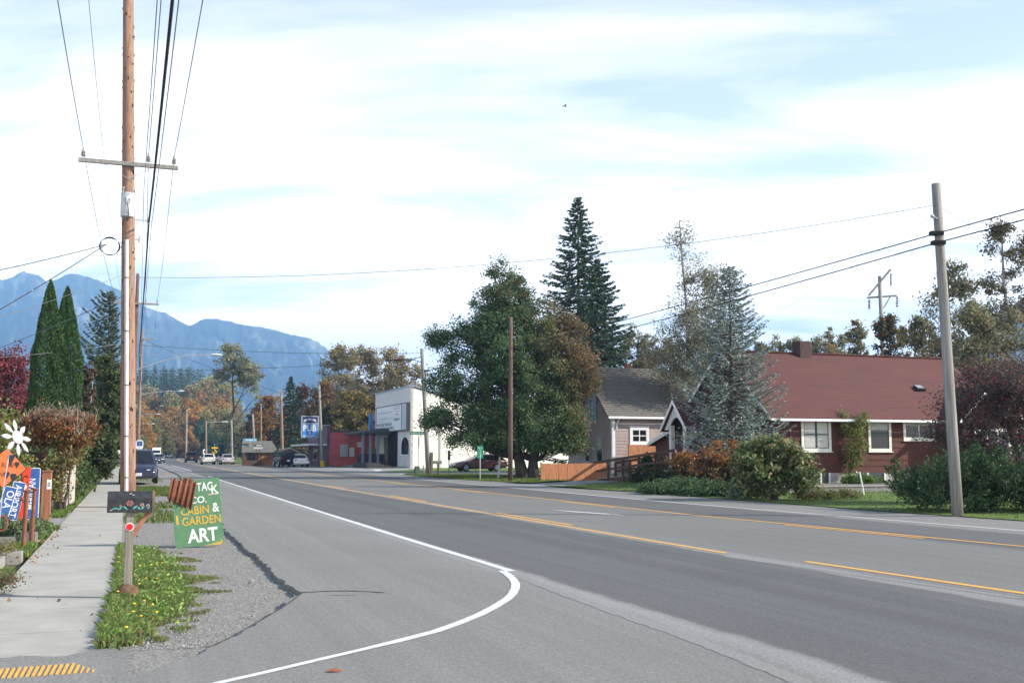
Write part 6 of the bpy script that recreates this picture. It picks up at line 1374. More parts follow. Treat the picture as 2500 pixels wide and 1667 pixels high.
# transmission pole behind the red house
d = 130; o = thing('transmission_pole', 'tall transmission pole with a slanted crossarm rising behind the red house', 'utility pole', (at(2158, 870, d).x, d, -.1)); L_ = lambda x, y: Vector(at(x, y, d)) - o.location
t = L_(2147, 674); b = MB(); b.tube([(0, 0, 0), t * .5, t], [.34, .28, .22], 10); b.build('shaft', POLEG, o, smooth='all')
b = MB(); b.bar(L_(2119, 722) + Vector((0, -.3, 0)), L_(2172, 659) + Vector((0, -.3, 0)), .22, .22); b.build('slant_arm', POLEG, o); b = MB(); b.bar(L_(2119, 726) + Vector((0, .3, 0)), L_(2191, 721) + Vector((0, .3, 0)), .22, .22); b.build('crossarm', POLEG, o); b = MB(); b.bar(L_(2157, 752), L_(2173, 725), .12, .12); b.build('brace', POLEG, o)
for (x, y0_, y1_) in ((2122, 731, 757), (2175, 667, 700), (2190, 724, 752)):
    b = MB(); p_, q_ = L_(x, y0_), L_(x, y1_); b.tube([p_, q_], .04, 5)
    for k in range(6): c = p_.lerp(q_, (k + .8) / 6.8); b.tube([c, c + Vector((0, 0, .08))], .17, 8)
    b.build('insulator', CERAM if False else TRIM, o)
# a bird high over the road
bd_ = at(1379, 260, 60); o = thing('bird', 'small dark bird gliding high above the road', 'bird', bd_, .4); b = MB(); b.tube([(-.13, 0, 0), (-.06, 0, .01), (.03, 0, .01), (.1, 0, 0), (.14, 0, -.005)], [.006, .03, .035, .02, .005], 8)
for s_ in (-1, 1): b.add([(.05, s_ * .02, .01), (-.04, s_ * .02, .01), (-.08, s_ * .22, .06), (-.03, s_ * .24, .06)], [(0, 1, 2, 3)])
b.add([(-.1, -.01, 0), (-.1, .01, 0), (-.2, .04, 0), (-.2, -.04, 0)], [(0, 1, 2, 3)]); b.build('body', WIRE, o, smooth=True)
# ------------------------------------------------------------------ trees and shrubs
GREEN = [(0.062, 0.115, 0.055), (0.085, 0.145, 0.06), (0.05, 0.09, 0.05), (0.115, 0.17, 0.065)]
RED = [(0.19, 0.095, 0.06), (0.15, 0.075, 0.05), (0.23, 0.13, 0.075), (0.12, 0.09, 0.055), (0.10, 0.12, 0.055)]
def maple_tint(r, P):
    g = tints(r, len(P), GREEN, .22); q = tints(r, len(P), RED, .2); y = tints(r, len(P), [(0.11, 0.13, 0.035), (0.14, 0.12, 0.04)], .2)
    k = 1 / (1 + np.exp(-((P[:, 0] - 2.45) * 1.7 + np.clip(P[:, 2] - 6.0, -4, 2.2) * .75 + r.normal(size=len(P)) * .85)))
    k = np.maximum(k, .25 * (P[:, 2] > 11)); u = r.random(len(P)); out = np.where((u < k)[:, None], q, g)
    return np.where((r.random(len(P)) < .08 + .08 * (P[:, 0] > 0))[:, None], y, out)
M0 = at(1287, 1168, 65.2); M0.z = 0
maple_env = [(-1.1, 1, 6.6, 4.5, 3.0, 4.1), (-2.9, 1, 9.7, 1.5, 1.7, 1.6), (-1.6, 1, 11.4, 1.25, 1.5, 2.3), (-.2, 1, 10.7, 1.35, 1.5, 2.0), (1.0, 1, 9.6, 1.4, 1.5, 1.7), (-5.6, 1, 8.6, .8, .9, .5, 1.8), (-5.0, .5, 6.1, 1.2, 1.4, 1.5), (-5.4, 0, 3.7, 1.2, 1.3, .7, 3.4), (-3.2, 0, 2.8, 1.9, 1.9, .95), (2.1, 1.3, 8.3, 1.6, 2, 2.0), (3.1, 1, 6.1, 1.2, 1.8, 2.3), (2.4, 0, 3.4, 1.5, 1.8, 1.5), (2.9, .3, 2.5, .8, 1.0, .9, 3.0), (.5, -.6, 3.0, 2.3, 1.9, 1.2), (-1.6, -.8, 3.7, 2.2, 1.6, 1.2), (-1.6, -.3, 2.35, 2.4, 1.7, .6, 7.0), (1.3, -.3, 2.25, 1.9, 1.6, .6, 6.0)]
broadleaf('maple_tree', 'big green maple with its right side turned rusty red, twin dark trunks', 'tree', M0, maple_env, GREEN, 800, 175000, .088,
          [((-.25, 0, -.1), (-1.9, .8, 9.6), .36), ((.35, 0, -.1), (.9, .9, 8.6), .33)], seed=4, clu=(.34, .72), flat=.8, tintfn=maple_tint, shell=.5, zmin=1.4, limb=.007)
SPR = [(0.040, 0.068, 0.050), (0.052, 0.085, 0.056), (0.032, 0.056, 0.044), (0.066, 0.096, 0.058)]
g = at(1415, 1140, 86); conifer('spruce_tree', 'tall dark spruce rising to a thin tip behind the maple', 'tree', (g.x, 86, 0), 22.8, 6.8, 2.0, 400, SPR, seed=12, droop=.26, spray=.44, dens=13, power=.80, up=.24, wid=.15)
g = at(1462, 1140, 88); conifer('spruce_tree', 'shorter spruce at the right flank of the tall spruce', 'tree', (g.x, 88, 0), 17.9, 5.6, 1.0, 360, SPR, seed=13, droop=.22, spray=.44, dens=13, power=.70, up=.2, wid=.15)
BS = [(0.18, 0.23, 0.21), (0.14, 0.185, 0.165), (0.22, 0.265, 0.24), (0.12, 0.145, 0.12)]
g = at(1790, 1150, 48.5); conifer('blue_cedar', 'blue green cedar with arching branches in front of the red house gable', 'tree', (g.x, 48.5, 0), 10.2, 2.75, 1.2, 250, BS, seed=15, droop=.18, spray=.20, dens=24, power=.58, up=.34, wid=.30)
# weeping birch
def birch():
    r = np.random.default_rng(31); g = at(1700, 1140, 68)
    env = [(0, 0, 9.5, 2.2, 2.0, 3.6), (-1.6, 0, 7.2, 1.7, 1.6, 1.8), (.8, 0, 13.0, 1.4, 1.3, 1.7), (-.6, 0, 15.6, 1.1, .9, 1.6), (1.5, 0, 8.2, 1.6, 1.6, 2.2), (-2.6, 0, 8.2, .8, .8, 1.0)]
    broadleaf('birch_tree', 'tall sparse birch with hanging twigs left of the blue cedar', 'tree', (g.x, 68, 0), env, [(0.17, 0.18, 0.12), (0.21, 0.20, 0.13), (0.14, 0.15, 0.105), (0.25, 0.22, 0.13)], 260, 27000, .075,
              [((.1, 0, 0), (-.8, 0, 16.6), .19)], seed=31, bark=BARKG, clu=(.3, .6), flat=1.0, droop=.65, shell=.6, limb=.009, elong=2.0)
birch()
# red house garden
AZ = [(0.34, 0.13, 0.035), (0.25, 0.10, 0.035), (0.20, 0.12, 0.04), (0.12, 0.085, 0.04), (0.09, 0.09, 0.035)]
g = at(1745, 1180, 44.0)
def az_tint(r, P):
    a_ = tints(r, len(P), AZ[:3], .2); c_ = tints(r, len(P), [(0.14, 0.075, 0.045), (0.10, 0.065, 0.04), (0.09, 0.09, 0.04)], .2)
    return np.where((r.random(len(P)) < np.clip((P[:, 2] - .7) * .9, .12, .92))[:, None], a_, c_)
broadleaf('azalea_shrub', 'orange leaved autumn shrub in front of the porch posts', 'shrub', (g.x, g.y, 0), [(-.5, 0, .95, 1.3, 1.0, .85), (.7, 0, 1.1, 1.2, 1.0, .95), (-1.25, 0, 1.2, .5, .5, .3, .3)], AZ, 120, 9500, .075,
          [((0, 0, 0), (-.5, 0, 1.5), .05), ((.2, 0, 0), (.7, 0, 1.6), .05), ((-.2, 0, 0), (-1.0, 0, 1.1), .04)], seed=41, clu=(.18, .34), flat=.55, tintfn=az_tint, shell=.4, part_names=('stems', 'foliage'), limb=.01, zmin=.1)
g = G(1897, 1222)
RH = [(0.09, 0.135, 0.05), (0.14, 0.19, 0.07), (0.06, 0.09, 0.04), (0.22, 0.24, 0.11), (0.20, 0.15, 0.08)]
broadleaf('rhododendron', 'rounded open rhododendron with glossy leaves before the lace curtained window', 'shrub', (g.x, g.y + .3, 0), [(0, .2, 1.25, 1.35, 1.2, .85), (-.2, 0, 1.85, .8, .8, .4), (.85, 0, .95, .6, .9, .6), (-.9, 0, 1.0, .6, .8, .7), (.1, -.1, .55, .9, .8, .4)], RH, 150, 9000, .085,
          [((0, 0, 0), (.5, 0, 1.5), .07), ((-.05, 0, 0), (-.6, 0, 1.6), .06), ((.05, 0, 0), (.1, .3, 2.0), .06)], seed=42, clu=(.16, .30), flat=.6, shell=.38, part_names=('stems', 'foliage'), elong=2.3, zmin=.06)
g = at(1690, 1190, 40)
broadleaf('ivy_mound', 'low spreading ivy mound at the lawn edge below the orange shrub', 'ground cover', (g.x, g.y, 0), [(-.9, .6, .15, 1.1, 1.2, .30), (.4, -.6, .15, 1.2, 1.3, .32), (1.3, -1.8, .15, .8, 1.0, .30), (-.2, 1.6, .2, 1.3, 1.0, .35)], [(0.042, 0.08, 0.034), (0.06, 0.105, 0.04), (0.032, 0.06, 0.028), (0.08, 0.12, 0.05)], 150, 17000, .06,
          [((0, 0, 0), (0, 0, .4), .02)], seed=43, clu=(.2, .34), flat=.6, shell=.5, part_names=('stems', 'foliage'), limbs=False, zmin=.02)
g = at(1815, 1208, 36.6)
broadleaf('pale_shrub', 'small pale green leafy plant beside the rhododendron foot', 'shrub', (g.x, g.y, 0), [(0, 0, .4, .38, .4, .42), (-.3, .1, .25, .3, .3, .25), (.75, .2, .25, .5, .4, .25)], [(0.17, 0.20, 0.12), (0.13, 0.17, 0.09), (0.22, 0.24, 0.15)], 40, 2600, .06, [((0, 0, 0), (0, 0, .6), .015)], seed=44, clu=(.12, .22), flat=1.1, part_names=('stems', 'foliage'), elong=2.4, zmin=.02)
g = at(1990, 1215, 35.5)
broadleaf('bed_weeds', 'low green and brown weeds right of the rhododendron', 'shrub', (g.x, g.y, 0), [(0, 0, .15, .8, .5, .22), (1.0, .3, .12, .6, .4, .16)], [(0.14, 0.15, 0.06), (0.10, 0.13, 0.04), (0.19, 0.14, 0.07)], 40, 2600, .05, [((0, 0, 0), (0, 0, .2), .015)], seed=45, clu=(.12, .22), flat=.8, part_names=('stems', 'foliage'), limbs=False, zmin=.01)
g = R(HN + on_s(2075, 1170, HS)[0] - HN, HS - .45)
broadleaf('climbing_shrub', 'slender yellow green shrub climbing the red wall between two windows', 'shrub', g, [(.05, 0, 2.3, .62, .28, 1.0), (-.1, 0, 1.5, .5, .28, .6), (.35, 0, 3.1, .4, .25, .5), (-.5, 0, 3.2, .2, .2, .4, .1)], [(0.15, 0.17, 0.05), (0.11, 0.13, 0.045), (0.20, 0.19, 0.06)], 95, 5200, .055,
          [((-.35, 0, .3), (.05, 0, 3.2), .035), ((-.3, 0, .3), (.4, 0, 3.4), .025)], seed=46, clu=(.12, .26), flat=1.0, part_names=('stems', 'foliage'), droop=.1)
g = R(HN + on_s(2062, 1170, HS)[0] - HN, 41.8, .12); 
broadleaf('bed_plants', 'strappy green plants along the foundation of the red house', 'plant', g, [(0, 0, .12, 1.1, .3, .22)], [(0.10, 0.17, 0.04), (0.14, 0.2, 0.06)], 36, 2400, .05, [((0, 0, 0), (0, 0, .2), .01)], seed=47, clu=(.12, .2), flat=1.3, part_names=('stems', 'foliage'), limbs=False, elong=3.2, zmin=.0)
g = at(1580, 1120, 57.2); o = thing('cone_shrub', 'small clipped conical evergreen against the orange panel by the ramp', 'shrub', (g.x, 57.2, 0), A)
r = np.random.default_rng(48); t = r.random(3600); az_ = r.uniform(0, 6.283, 3600); rad = .72 * (1 - t) * (.85 + .15 * r.random(3600)); leaf_obj('foliage', np.c_[rad * np.cos(az_), rad * np.sin(az_), .55 + 1.05 * t], .06, tints(r, 3600, [(0.045, 0.085, 0.03), (0.06, 0.10, 0.03)], .2), o, rng=r)
b = MB(); b.tube([(0, 0, -.05), (0, 0, .8)], .05, 6); b.build('stems', BARK, o)
g = at(1555, 1165, 55.5)
broadleaf('rambling_vine', 'dark leafy vine rambling over the ramp railing', 'shrub', (g.x, g.y, 0), [(0, 0, .45, .7, .4, .45), (.9, -1.2, .4, .8, .5, .35), (1.7, -2.6, .35, .7, .5, .3)], [(0.05, 0.075, 0.035), (0.09, 0.085, 0.045), (0.04, 0.06, 0.03)], 60, 4600, .065, [((0, 0, 0), (0, 0, .8), .02), ((.9, -1.2, 0), (.9, -1.2, .7), .02)], seed=49, clu=(.15, .3), flat=.8, part_names=('stems', 'foliage'), zmin=.02)
# juniper
JU = [(0.028, 0.062, 0.026), (0.042, 0.085, 0.032), (0.02, 0.045, 0.02), (0.075, 0.12, 0.042)]
g = at(2395, 1262, 28.4); jr = thing('juniper', 'broad dark juniper sprawling behind the grey roadside pole', 'shrub', (g.x, g.y, 0), 0)
def juniper():
    r = np.random.default_rng(51); rr = random.Random(51); C, AX = [], []; b = MB()
    for i in range(300):
        az = rr.uniform(0, 6.283); bx, by = rr.uniform(-1.7, 2.6), rr.uniform(-.8, 1.6); env = math.sqrt(max(.02, 1 - ((bx - .4) / 2.4) ** 2)); el = rr.uniform(.25, 1.2); L = rr.uniform(.5, 1.15)
        d = Vector((math.cos(az) * math.cos(el), math.sin(az) * math.cos(el), math.sin(el))); p0 = Vector((bx, by, rr.uniform(.0, 1.1) * env)); e = p0 + d * L
        if e.z > .25 + 1.65 * env: e.z = .25 + 1.65 * env
        b.tube([p0, e], [.015, .004], 4, cap=False)
        for k in range(150):
            q = rr.random() ** .7; s_ = .13 * (1.1 - q); C.append(p0.lerp(e, q) + Vector((rr.gauss(0, s_), rr.gauss(0, s_), rr.gauss(0, s_)))); AX.append((d + Vector((rr.gauss(0, .4), rr.gauss(0, .4), rr.gauss(0, .3) - .1))).normalized())
    b.build('stems', BARK, jr); C = np.array([tuple(c) for c in C]); C[:, 2] = np.maximum(C[:, 2], .02)
    leaf_obj('foliage', C, .030, tints(r, len(C), JU, .22), jr, NEEDLE, elong=3.2, axis=[tuple(a_) for a_ in AX], axmix=.75, rng=r)
juniper()
g = at(2478, 1180, 33)
PL_ = [(0.085, 0.06, 0.057), (0.068, 0.05, 0.05), (0.10, 0.058, 0.056), (0.16, 0.035, 0.05), (0.085, 0.075, 0.065), (0.07, 0.058, 0.054)]
broadleaf('plum_tree', 'purple leaved plum tree spreading over the right end of the red house', 'tree', (g.x, g.y, 0), [(0, 0, 3.2, 2.0, 1.8, 1.45), (-1.5, -.2, 2.7, 1.2, 1.2, .95), (1.5, 0, 3.4, 1.6, 1.5, 1.4), (-.7, 0, 3.9, 1.2, 1.2, .7), (-2.4, -.4, 2.1, .5, .5, .35, .5), (-.9, -.2, 1.7, 1.0, 1.0, .5)], PL_, 330, 27000, .05,
          [((.3, 0, 0), (-.3, 0, 3.6), .14), ((.35, 0, 0), (-1.6, -.2, 2.6), .09), ((.35, 0, 0), (1.5, 0, 3.8), .10)], seed=52, clu=(.28, .5), flat=.7, shell=.55, limb=.009)

# right background: tall alders and cottonwoods behind the red house
OL = [(0.155, 0.155, 0.085), (0.20, 0.185, 0.10), (0.125, 0.13, 0.075), (0.25, 0.205, 0.105)]
def bg_tree(px, d, top, wpx, label, pal, n, seed, leaf=.26, slim=1.0, group='trees behind the houses', base=1, sparse=.55, bark=None, low=.18, name='alder_tree', cl=80):
    g = at(px, 1110, d); H = at(px, top, d).z; r = wpx / F * d / 2; q = random.Random(seed)
    env = [(0, 0, H * .50, r * .85, r * .8, H * (.5 - low) * .8), (q.uniform(-.2, .2) * r, 0, H * .78, r * .6, r * .6, H * .19), (q.uniform(-.35, .35) * r, 0, H * .9, r * .33, r * .35, H * .1, r * r * H * .05), (q.uniform(-.7, .7) * r, 0, H * .86, r * .25, r * .3, H * .09, r * r * H * .03), (r * .5, 0, H * .55, r * .5, r * .5, H * .2), (-r * .5, 0, H * .6, r * .5, r * .5, H * .18), (-r * .35, 0, H * .36, r * .55, r * .5, H * .16), (r * .4, 0, H * .34, r * .5, r * .5, H * .16)]
    k_ = 1.9; cl = int(cl * 1.7); n = int(n * k_); leaf *= .62
    return broadleaf(name, label, 'tree', (g.x, d, 0), env, pal, cl, n, leaf, [((0, 0, -.2), (q.uniform(-.5, .5), 0, H * .93), H * .013)], seed=seed, clu=(r * .10, r * .24), flat=.8, shell=sparse, limb=.010, bark=bark or BARK, group=group, zmin=.5)
bg_tree(2335, 82, 628, 215, 'tall loose alder directly left of the grey roadside pole top', OL, 7200, 61, .22)
bg_tree(2480, 80, 505, 190, 'tallest airy cottonwood at the right picture edge', [(0.12, 0.10, 0.06), (0.16, 0.13, 0.07), (0.09, 0.085, 0.05)], 7600, 62, .21, bark=BARKG)
bg_tree(2415, 74, 735, 240, 'dense olive alder behind the purple plum tree', OL, 10000, 63, .22)
bg_tree(2255, 96, 775, 150, 'grey green alder over the right half of the red roof', OL + [(0.06, 0.085, 0.05)], 6500, 64, .26)
bg_tree(2185, 105, 765, 130, 'dark green tree with orange patches right of the transmission pole', [(0.045, 0.075, 0.04), (0.06, 0.09, 0.045), (0.24, 0.12, 0.04)], 7500, 65, .28)
bg_tree(2110, 110, 775, 110, 'grey olive tree left of the transmission pole', OL, 5200, 66, .28)
bg_tree(2290, 90, 825, 130, 'low yellow orange tree peeking above the red roof', [(0.30, 0.15, 0.03), (0.22, 0.13, 0.04)], 4000, 67, .26)
POP = [(0.20, 0.195, 0.11), (0.16, 0.16, 0.095), (0.24, 0.22, 0.12)]
r0 = random.Random(9)
for i, (px, top, w) in enumerate(((1865, 838, 60), (1905, 826, 55), (1945, 836, 60), (1990, 842, 60), (2030, 812, 58), (2066, 828, 50), (1520, 832, 55), (1556, 800, 60), (1592, 822, 60), (1640, 842, 70))):
    bg_tree(px, 150, top - 16, w * 1.9, ('pale slender poplar in the row above the red roof ridge' if px > 1800 else 'pale slender poplar in the row between the spruces and the blue cedar'), POP, 4200, 70 + i, .30, group=('poplars beyond the red roof' if px > 1800 else 'poplars beyond the mauve house'), name='poplar_tree', cl=60)
bg_tree(1583, 120, 848, 85, 'orange brown tree above the mauve house ridge', [(0.24, 0.13, 0.045), (0.17, 0.11, 0.045)], 3500, 85, .3)
bg_tree(2060, 128, 838, 90, 'small orange tree at the foot of the transmission pole', [(0.26, 0.14, 0.04), (0.14, 0.12, 0.05)], 3000, 86, .3)

# trees behind the pub and theater
CT = [(0.26, 0.22, 0.12), (0.21, 0.185, 0.11), (0.31, 0.245, 0.115), (0.18, 0.16, 0.10)]
GC = 'trees behind the pub and theater'
for i, (px, d, top, w, lab, pal, n) in enumerate((
    (828, 172, 836, 130, 'tall tan cottonwood behind the pub sign', CT, 7500), (905, 176, 832, 135, 'tall tan cottonwood over the theater roof', CT, 7500), (975, 170, 862, 110, 'bare topped cottonwood right of the theater roof', CT, 4200), (1010, 168, 880, 80, 'thin cottonwood beside the leaning grey pole', CT, 2600),
    (780, 165, 925, 85, 'russet tree right of the dark spruce by the pub', [(0.24, 0.115, 0.045), (0.17, 0.10, 0.045), (0.12, 0.085, 0.04)], 4600), (850, 158, 950, 120, 'yellow leaved shrubby tree above the pub roof', [(0.28, 0.19, 0.04), (0.17, 0.14, 0.05), (0.10, 0.10, 0.045)], 6000), (905, 160, 960, 100, 'brown thicket tree left of the blue porch sign', [(0.14, 0.11, 0.055), (0.20, 0.14, 0.05), (0.08, 0.08, 0.04)], 5200), (800, 160, 985, 110, 'dark undergrowth tree behind the pub front', [(0.07, 0.075, 0.04), (0.13, 0.10, 0.045)], 4200), (945, 175, 900, 110, 'grey tan cottonwood directly behind the theater parapet', CT, 4600), (738, 175, 935, 80, 'rust coloured tree between the spruce and the pub sign', [(0.20, 0.10, 0.045), (0.14, 0.09, 0.045)], 3600))):
    bg_tree(px, d, top, w * 1.1, lab, pal, n, 100 + i, .36, group=GC, name='cottonwood_tree', bark=BARKG if 'tan' in lab else BARK, low=.25 if 'tan' in lab else .12)
g = at(706, 1130, 152); conifer('spruce_tree', 'dark spruce behind the parked cars and the pub sign', 'tree', (g.x, 152, -.2), 12.8, 4.4, .3, 260, [(0.03, 0.056, 0.038), (0.04, 0.07, 0.044), (0.024, 0.044, 0.032)], seed=120, droop=.3, spray=.5, dens=9, power=.85)
bg_tree(655, 205, 958, 95, 'golden brown tree behind the low brown building', [(0.24, 0.14, 0.045), (0.17, 0.12, 0.05), (0.28, 0.13, 0.035)], 5200, 121, .42, group=GC, low=.1)
bg_tree(620, 230, 1000, 80, 'small brown tree left of the golden brown tree', [(0.16, 0.11, 0.05), (0.11, 0.10, 0.05)], 3200, 122, .42, group=GC, low=.05)
# lone cottonwood standing out of the wood
g = at(568, 1112, 250)
broadleaf('lone_cottonwood', 'lone tall cottonwood with a long dark trunk above the far road', 'tree', (g.x, 250, 0), [(-.6, 0, 23.5, 3.6, 3.4, 4.0), (3.2, 0, 20, 3.4, 3.2, 3.6), (-3.6, 0, 19.5, 2.0, 2.2, 2.4), (5.2, 0, 15.5, 1.6, 1.6, 2.6), (0, 0, 6, 3.5, 3, 4.5), (4, 0, 5, 3, 3, 4)], [(0.18, 0.185, 0.10), (0.22, 0.205, 0.11), (0.14, 0.15, 0.085)], 170, 12000, .30,
          [((0, 0, -.3), (-.5, 0, 24), .46), ((0, 0, 8.2), (4.8, 0, 14.5), .22), ((-.1, 0, 11), (3.0, 0, 18), .2)], seed=130, clu=(.7, 1.3), flat=.7, shell=.5, limb=.008)

# the far wood: a few kinds, each tree an object copied from its kind
def wood():
    rng_ = random.Random(77)
    hillp = [(250, 1112), (300, 1095), (350, 1082), (430, 1078), (480, 1085), (520, 1095), (600, 1112)]
    kinds = {}
    OR = [(0.42, 0.21, 0.045), (0.34, 0.19, 0.055), (0.28, 0.18, 0.065), (0.46, 0.26, 0.05)]
    YG = [(0.21, 0.20, 0.08), (0.27, 0.23, 0.08), (0.16, 0.17, 0.075)]
    BR = [(0.26, 0.18, 0.085), (0.20, 0.155, 0.08), (0.30, 0.20, 0.08)]
    DKG = [(0.06, 0.10, 0.055), (0.075, 0.115, 0.06), (0.045, 0.08, 0.048)]
    def add(kind, px, top, d, base_z=0.0):
        H = at(px, top, d).z - base_z; g_ = at(px, 1110, d)
        txt = {'or': ('orange leaved tree in the far wood at the bend of the road', 'orange trees of the far wood'), 'yg': ('olive yellow tree in the far wood at the bend of the road', 'olive trees of the far wood'), 'br': ('brown leaved tree in the far wood at the bend of the road', 'brown trees of the far wood'), 'fir': ('dark fir on the wooded rise beyond the orange trees', 'firs on the rise'), 'dk': ('dark green tree low in the far wood beside the road', 'dark trees of the far wood')}[kind]
        if kind not in kinds:
            if kind == 'fir': o = conifer('fir_tree', txt[0], 'tree', (0, 0, 0), 20, 4.2, 1.5, 95, DKG, seed=140, droop=.3, spray=.8, dens=5.0, power=.75, group=txt[1])
            else:
                pal = dict(OR=OR)['OR'] if kind == 'or' else YG if kind == 'yg' else BR if kind == 'br' else DKG
                env = [(0, 0, 8.5, 4.4, 4.2, 7.2), (1.5, 0, 13.5, 2.8, 2.8, 4.6), (-2, 0, 11, 2.6, 2.6, 4.5), (0, 0, 17, 1.7, 1.7, 2.4), (2.6, 0, 5, 2.6, 2.6, 4), (-2.6, 0, 4.5, 2.6, 2.6, 4)]
                o = broadleaf({'or': 'maple_tree', 'yg': 'alder_tree', 'br': 'alder_tree', 'dk': 'cedar_tree'}[kind], txt[0], 'tree', (0, 0, 0), env, pal, 130, 8200, .42, [((0, 0, -.5), (.3, 0, 18.5), .3)], seed=141 + len(kinds), clu=(.7, 1.4), flat=.8, shell=.45, group=txt[1], zmin=.2)
            kinds[kind] = o; first = True
        else: o = copy_tree(kinds[kind]); first = False
        o.location = (g_.x, d, base_z - .3); s_ = H / 20.0; o.scale = (s_ * rng_.uniform(.85, 1.2), s_ * rng_.uniform(.85, 1.2), s_); o.rotation_euler = (0, 0, rng_.uniform(0, 6.28))
    # front row
    for (k, px, top, d) in (('or', 352, 985, 330), ('or', 385, 990, 345), ('yg', 368, 1005, 322), ('or', 415, 978, 360), ('br', 400, 1000, 335), ('br', 432, 985, 352), ('or', 450, 958, 370), ('or', 472, 962, 366), ('dk', 486, 1010, 340), ('or', 482, 985, 358), ('yg', 497, 990, 352), ('dk', 505, 1030, 330), ('br', 518, 968, 372), ('or', 527, 955, 380), ('br', 540, 975, 366), ('yg', 552, 985, 356), ('dk', 520, 1045, 318), ('dk', 545, 1035, 322), ('br', 575, 1010, 335), ('yg', 598, 1030, 320), ('dk', 590, 1062, 300), ('or', 338, 1010, 310), ('or', 360, 1040, 300), ('yg', 345, 1055, 290), ('br', 430, 1040, 332), ('or', 460, 1030, 336), ('yg', 410, 1048, 322), ('br', 475, 1060, 320), ('yg', 385, 1060, 310), ('dk', 500, 1072, 305), ('or', 340, 960, 350), ('yg', 328, 975, 340), ('br', 610, 1050, 300), ('yg', 565, 1060, 305)): add(k, px, top, d)
    # second row, taller, then firs on the rise
    for (k, px, top, d, z) in (('yg', 350, 925, 460, 2), ('br', 380, 938, 455, 2), ('yg', 410, 942, 450, 2), ('br', 440, 930, 460, 2), ('or', 480, 940, 455, 2), ('yg', 505, 905, 470, 2), ('yg', 528, 900, 480, 2), ('br', 492, 915, 465, 2), ('br', 550, 935, 450, 2), ('yg', 470, 925, 462, 2), ('br', 330, 935, 455, 2), ('br', 515, 930, 440, 1), ('yg', 540, 920, 470, 2)): add(k, px, top, d, z)
    for i in range(26):
        px = 300 + i * 9.2 + rng_.uniform(-4, 4); add('fir', px, 893 + rng_.uniform(-8, 14) + max(0, px - 480) * .35, rng_.uniform(540, 600), 10)
    for px, top in ((372, 888), (414, 892), (452, 890), (437, 902), (346, 886), (396, 897)): add('fir', px, top, 530, 9)
    # left continuation behind the gardens
    for px in range(-60, 300, 26): add('fir' if rng_.random() < .5 else 'dk', px + rng_.uniform(-8, 8), 905 + rng_.uniform(-14, 25), 300 + rng_.uniform(-20, 30))
    # right: trees closing the view behind houses
    for px in range(640, 1500, 38): add(('br', 'yg', 'or')[rng_.randrange(3)], px + rng_.uniform(-9, 9), 985 + rng_.uniform(-20, 25), 280 + rng_.uniform(-15, 30))
    for px in range(1500, 2560, 44): add(('br', 'yg', 'dk')[rng_.randrange(3)], px + rng_.uniform(-9, 9), 905 + rng_.uniform(-25, 20), 185 + rng_.uniform(-10, 20))
    b = MB(); xs = list(range(-500, 1100, 40)); v = []
    for px in xs:
        for d, z in ((480, -.3), (520, 6), (560, 10), (620, 12), (700, 4), (760, -.3)):
            k_ = max(0, min(1, (px + 500) / 300)) * max(0, min(1, (760 - px) / 220)); v.append(((px - 1250) / F * d, d, z * k_ - .2))
    f = [(i * 6 + j, (i + 1) * 6 + j, (i + 1) * 6 + j + 1, i * 6 + j + 1) for i in range(len(xs) - 1) for j in range(5)]; b.add(v, f); struct(b, 'hills', gm)
wood()

# left side: clipped cedars, hedge, shrubs and trees
def column(px, top, base, wpx, d, label, seed, pal):
    r = np.random.default_rng(seed); g = at(px, 1150, d); H = at(px, top, d).z; rad = wpx / F * d / 2
    o = thing('arborvitae', label, 'tree', (g.x, d, 0), 0, 'clipped cedars on the left'); n = 36000
    t = r.random(n) ** .9; az = r.uniform(0, 6.283, n); pr = np.minimum(1, (1 - t) * 2.7) ** .66 * np.clip(.74 + .34 * (1 - t), 0, 1); lob = 1 + .10 * np.sin(az * 3 + seed + t * 2) + .06 * np.sin(az * 7 + t * 9) + .07 * np.sin(t * 23 + az * 2 + seed) * np.sin(az * 5 + t * 11) + .05 * np.sin(t * 47 + az * 9)
    rr = rad * pr * lob * (1 - .22 * r.random(n) ** 2); C = np.c_[rr * np.cos(az), rr * np.sin(az), .1 + t * H + r.normal(size=n) * .05]
    ax = np.c_[np.cos(az) * .5, np.sin(az) * .5, np.full(n, .85)]
    leaf_obj('crown', C, .06 * r.uniform(.6, 1.3, n), tints(r, n, pal, .2), o, NEEDLE, elong=2.1, axis=ax, axmix=.7, rng=r)
    b = MB(); b.tube([(0, 0, -.1), (0, 0, H * .8)], [.14, .03], 7); b.build('trunk', BARK, o)
CE = [(0.035, 0.078, 0.022), (0.05, 0.10, 0.028), (0.028, 0.06, 0.02), (0.065, 0.11, 0.03)]
column(103, 692, 0, 86, 55, 'taller clipped cedar column, left of the pair', 150, CE); column(146, 708, 0, 84, 55.6, 'shorter clipped cedar column, right of the pair', 151, CE)
g = at(252, 1150, 78); conifer('spruce_tree', 'lopsided spruce with long left branches beside the nearest pole', 'tree', (g.x, 78, 0), 13.6, 2.7, 1.5, 190, [(0.06, 0.085, 0.055), (0.075, 0.10, 0.06), (0.045, 0.068, 0.046)], seed=152, droop=.05, spray=.34, dens=20, power=.5, up=.42, bias=(math.pi, .42))
GL_ = 'garden trees on the left'
bg_tree(262, 64, 862, 110, 'dense dark green tree behind the hedge left of the nearest pole', [(0.05, 0.085, 0.03), (0.075, 0.11, 0.035), (0.04, 0.065, 0.028), (0.12, 0.10, 0.04)], 11000, 153, .17, group=GL_, low=.02, cl=120)
